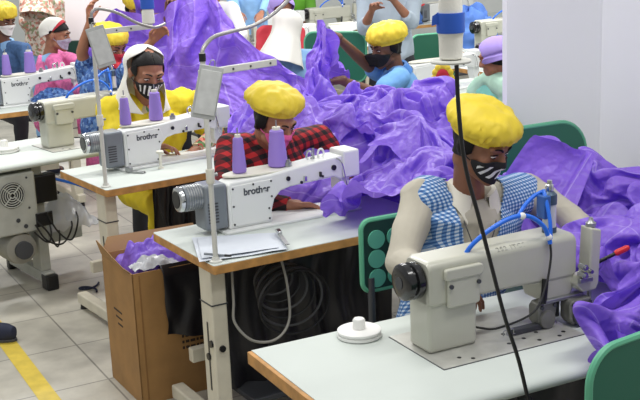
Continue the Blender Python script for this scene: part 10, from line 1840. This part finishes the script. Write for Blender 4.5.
# ------------------------------------------------------------------ the room behind
FR[5] = (-4, 6.6, 30.37)
T5 = table(5, 'plywood-edged white work table at the left edge behind the vented motor box', 2.72, .60, 0, 'ply', 1.3)
dup(M2, W(5, 2.20, .24, TOP), yaw(5), 'white lockstitch sewing machine at the left edge before the woman in pink')
for along, tall, wide, narrow, words in ((2.27, .15, .034, .023, 'lavender thread cone at the left edge, only half in view'), (2.44, .155, .042, .030, 'lavender thread cone before the white scarf with red band')):
    cone(W(5, along, .325, .981), words, tall, wide, narrow)
FR[10] = (1.44, 8.50, 27); FR[11] = (1.66, 9.50, 27); FR[12] = (.62, 7.42, 30); FR[13] = (-1.15, 9.7, 30); FR[14] = (-.75, 11.6, 30); FR[15] = (.1, 10.6, 30); FR[16] = (.6, 12.4, 30)
table(10, 'plywood-edged table behind the lavender head cloth', 1.4, .7)
table(11, 'plywood-edged table behind the tall white cone, farther of two', 1.4, 1.3)
table(12, 'white table behind the back of the man in the blue polo', 1.1, .6, 0, 'roll')
table(13, 'white table behind the lifted purple cloth', 1.42, .6)
table(14, 'far white table beyond the white head scarf', 1.45, .6)
table(15, 'far white table beyond the standing man', 1.3, .6)
table(16, 'farthest white table at the top right', 2.4, .6)
def far_machine(k, a, b, label, src=M2, rz=0): return dup(src, W(k, a, b, TOP), yaw(k)+rz, label, None, None, ('logo', 'screw', 'plug', 'arm_letters', 'sensor_cable'))
far_machine(10, .25, .35, 'grey-white sewing machine on the table behind the lavender head cloth', M2)
far_machine(11, .10, .55, 'far sewing machine just right of the tall white cone', M1)
far_machine(11, .75, .60, 'far sewing machine against the white panel edge', M2)
far_machine(12, .20, .22, 'sewing machine behind the man in the blue polo', M2)
far_machine(13, .25, .20, 'far sewing machine beside the white sleeved arm', M1)
far_machine(13, .85, .20, 'far sewing machine left of the long white head scarf', M2)
far_machine(14, .26, .2, 'far sewing machine near the top, left of two beyond the white scarf', M2)
far_machine(14, .95, .2, 'far sewing machine near the top, right of two beyond the white scarf', M1)
far_machine(15, .2, .2, 'far sewing machine left of the standing man', M2)
far_machine(16, .2, .2, 'farthest sewing machine right of the standing man', M1)
far_machine(16, 1.0, .2, 'farthest sewing machine above the tall white cone tray', M2)
bxp = thing('thread_cone', 'lavender thread cone on the table left of the lavender head cloth', 'thread cone', W(10, .12, .12, TOP)); MB().lathe([(.06, 0), (.066, .01), (.058, .19), (.04, .2)], n=24).build('thread', TH_P, bxp); MB().lathe([(.02, .2), (.018, .22)], n=14).build('cone_tip', PLATE, bxp)
# red and yellow flower pad
fp = thing('flower_pad', 'red pin cushion with yellow petal rim beside the black rod', 'pin cushion', at(443, 91, 6.4), R(-10))
ptl = MB()
for i in range(12):
    a = R(30*i); ptl.sphere((.052*math.cos(a)*.85, 0, .075+.052*math.sin(a)*1.25), (.024, .012, .024), 10, 6)
ptl.build('petal_rim', YCAP, fp); MB().sphere((0, -.006, .075), (.042, .018, .056), 18, 10).build('cushion', mat('crimson_felt', (176, 28, 48), .8), fp); MB().cyl((0, .01, -.13), (0, .01, .03), .006).build('stem', STEEL, fp)
# chairs, cloth and people far behind
chair(onz(424, 50, .6)*Vector((1, 1, 0)) if False else Vector((1.02, 10.4, 0)), R(200), 'green chair back at the far table left of the tall white cone', .46, .44, .92, low=.08)
chair(Vector((.24, 8.9, 0)), R(160), 'green chair tilted behind the raised arm of the man in the blue polo', .5, .44, 1.12, low=.3)
def soft_pile(p, rx, ry, h, m, label, name='cloth_pile', cat='cloth', seedv=1.0):
    rows = []
    for j in range(22):
        q = j/21; row = []
        for i in range(44):
            a = 2*PI*i/44; r = math.sin(q*PI/2)**.8; z = h*math.cos(q*PI/2)
            w = 1+.25*noise.noise(Vector((math.cos(a)*2, math.sin(a)*2, q*3+seedv)))-.18*abs(noise.noise(Vector((math.cos(a)*5, math.sin(a)*5, q*6+seedv))))
            row.append(Vector((rx*r*w*math.cos(a), ry*r*w*math.sin(a), z*w)))
        rows.append(row)
    o = MB().grid(rows, True).build(name, m, None); o.location = p; return tag(o, label, cat)
soft_pile(W(11, .28, 1.0, TOP), .30, .24, .34, BLUEF, 'heap of blue cloth on the far table left of the tall white cone', seedv=2)
soft_pile(W(16, .55, .3, TOP), .35, .25, .3, BLUEF, 'heap of blue cloth on the farthest table', seedv=5)
soft_pile(W(5, 2.56, .22, TOP), .16, .12, .10, BSTRIPE, 'patterned blue cloth lying under the machine at the left edge', seedv=7)
P15r = at(250, 20, 11.2); P15r.z = 0
person('person', 'far person in blue standing near the top beyond the lifted cloth', P15r, R(10),
    J(at(250, -46, 11.2), at(250, -28, 11.2), at(250, -8, 11.2), P15r+Vector((0, 0, .95)), at(266, -24, 11.2), at(234, -24, 11.2), at(268, 0, 11.1), at(232, 0, 11.1), at(262, 12, 10.9), at(238, 12, 10.9)),
    SKIN2, LBLUE, head=dict(pitch=20), voxel=.010, stand=True)
P16r = at(297, 20, 13.4); P16r.z = 0
person('person', 'far person in lime green at the top right of the white head scarf', P16r, R(10),
    J(at(297, -20, 13.4), at(297, -5, 13.4), at(297, 8, 13.4), at(297, 36, 13.4), at(310, -1, 13.4), at(284, -1, 13.4), at(312, 14, 12.8), at(282, 14, 12.8), at(306, 20, 12.5), at(290, 20, 12.5)),
    SKIN2, GREENF, head=dict(pitch=20), voxel=.011)
P17r = at(282, 40, 9.3); P17r.z = 0
def w17(t, M, bvh, L, BM, torso): scarf(t, M, bvh, L, BM, mat('lavender_head_cloth', (172, 150, 226)), -.05, 60, .110, seed=3.0, fl=.10)
person('person', 'woman in red with a lavender head cloth just behind the long white scarf', P17r, R(20),
    J(at(282, 8, 9.3), at(281, 28, 9.3), at(280, 46, 9.3), at(280, 84, 9.3), at(298, 33, 9.3), at(264, 33, 9.3), at(300, 54, 9.2), at(262, 54, 9.2), at(290, 60, 9.0), at(270, 60, 9.0)),
    SKIN2, RED, 'kameez', RED, head=dict(pitch=30), voxel=.009, hair=False, extra=w17)
# lamp of the middle machine
ll = bpy.data.lights.new('needle_lamp', 'SPOT'); ll.energy = 2.2; ll.spot_size = R(100); ll.shadow_soft_size = .01
lo = bpy.data.objects.new('needle_lamp', ll); COL.objects.link(lo); lo.location = W(2, .80, .43, TOP+.13)
# ------------------------------------------------------------------ things that come in numbers
for kind, words in (('sewing_machine', 'sewing machines on the work tables'), ('work_table', 'work tables of the sewing floor'), ('thread_cone', 'cones of sewing thread'), ('thread_stand', 'pale thread stands'), ('hanging_card', 'grey cards on the thread stands'),
                    ('chair', 'green chairs'), ('tape_reel', 'white tape reels'), ('cloth_heap', 'heaps of purple cloth'), ('paper_sheet', 'papers on the middle table'), ('black_sheet', 'dark plastic sheets'), ('side_table', 'side tables under the cloth'), ('cloth_pile', 'heaps of blue cloth')):
    for o in bpy.data.objects:
        if o.parent is None and o.name.split('.')[0] == kind: o['group'] = words
# ------------------------------------------------------------------ light and camera
def area(name, p, sx, sy, e, c=(1, 1, 1), rot=(0, 0, 0)):
    l = bpy.data.lights.new(name, 'AREA'); l.shape = 'RECTANGLE'; l.size = sx; l.size_y = sy; l.energy = e; l.color = c
    o = bpy.data.objects.new(name, l); COL.objects.link(o); o.location = p; o.rotation_euler = rot; return o
yw = R(30)
for i, (x, y) in enumerate(((-2.6, 2.2), (-.3, 3.4), (1.0, 2.4), (-2.4, 6.2), (-.2, 6.6), (1.9, 6.4), (-2.6, 10), (.4, 10), (3.0, 10))):
    area('ceiling_tube_light', (x, y, 3.05), 1.5, .28, 26 if y < 5 else 48 if y < 9 else 85, (1, .985, .96), (0, 0, yw))
w = bpy.data.worlds.new('world'); SC.world = w; w.use_nodes = True
bg = w.node_tree.nodes['Background']; bg.inputs[0].default_value = (.95, .97, 1, 1); bg.inputs[1].default_value = .46
cam = bpy.data.cameras.new('camera'); co = bpy.data.objects.new('camera', cam); COL.objects.link(co); SC.camera = co
co.location = EYE; co.rotation_euler = (Matrix.Rotation(PI/2-PITCH, 4, 'X') @ Matrix.Rotation(-ROLL, 4, 'Z')).to_euler()
cam.sensor_width = 36; cam.lens = FOC/640*36; cam.clip_end = 60
SC.view_settings.view_transform = 'Standard'; SC.view_settings.look = 'None'; SC.view_settings.gamma = 1; SC.view_settings.exposure = -0.1
SC.cycles.max_bounces = 6
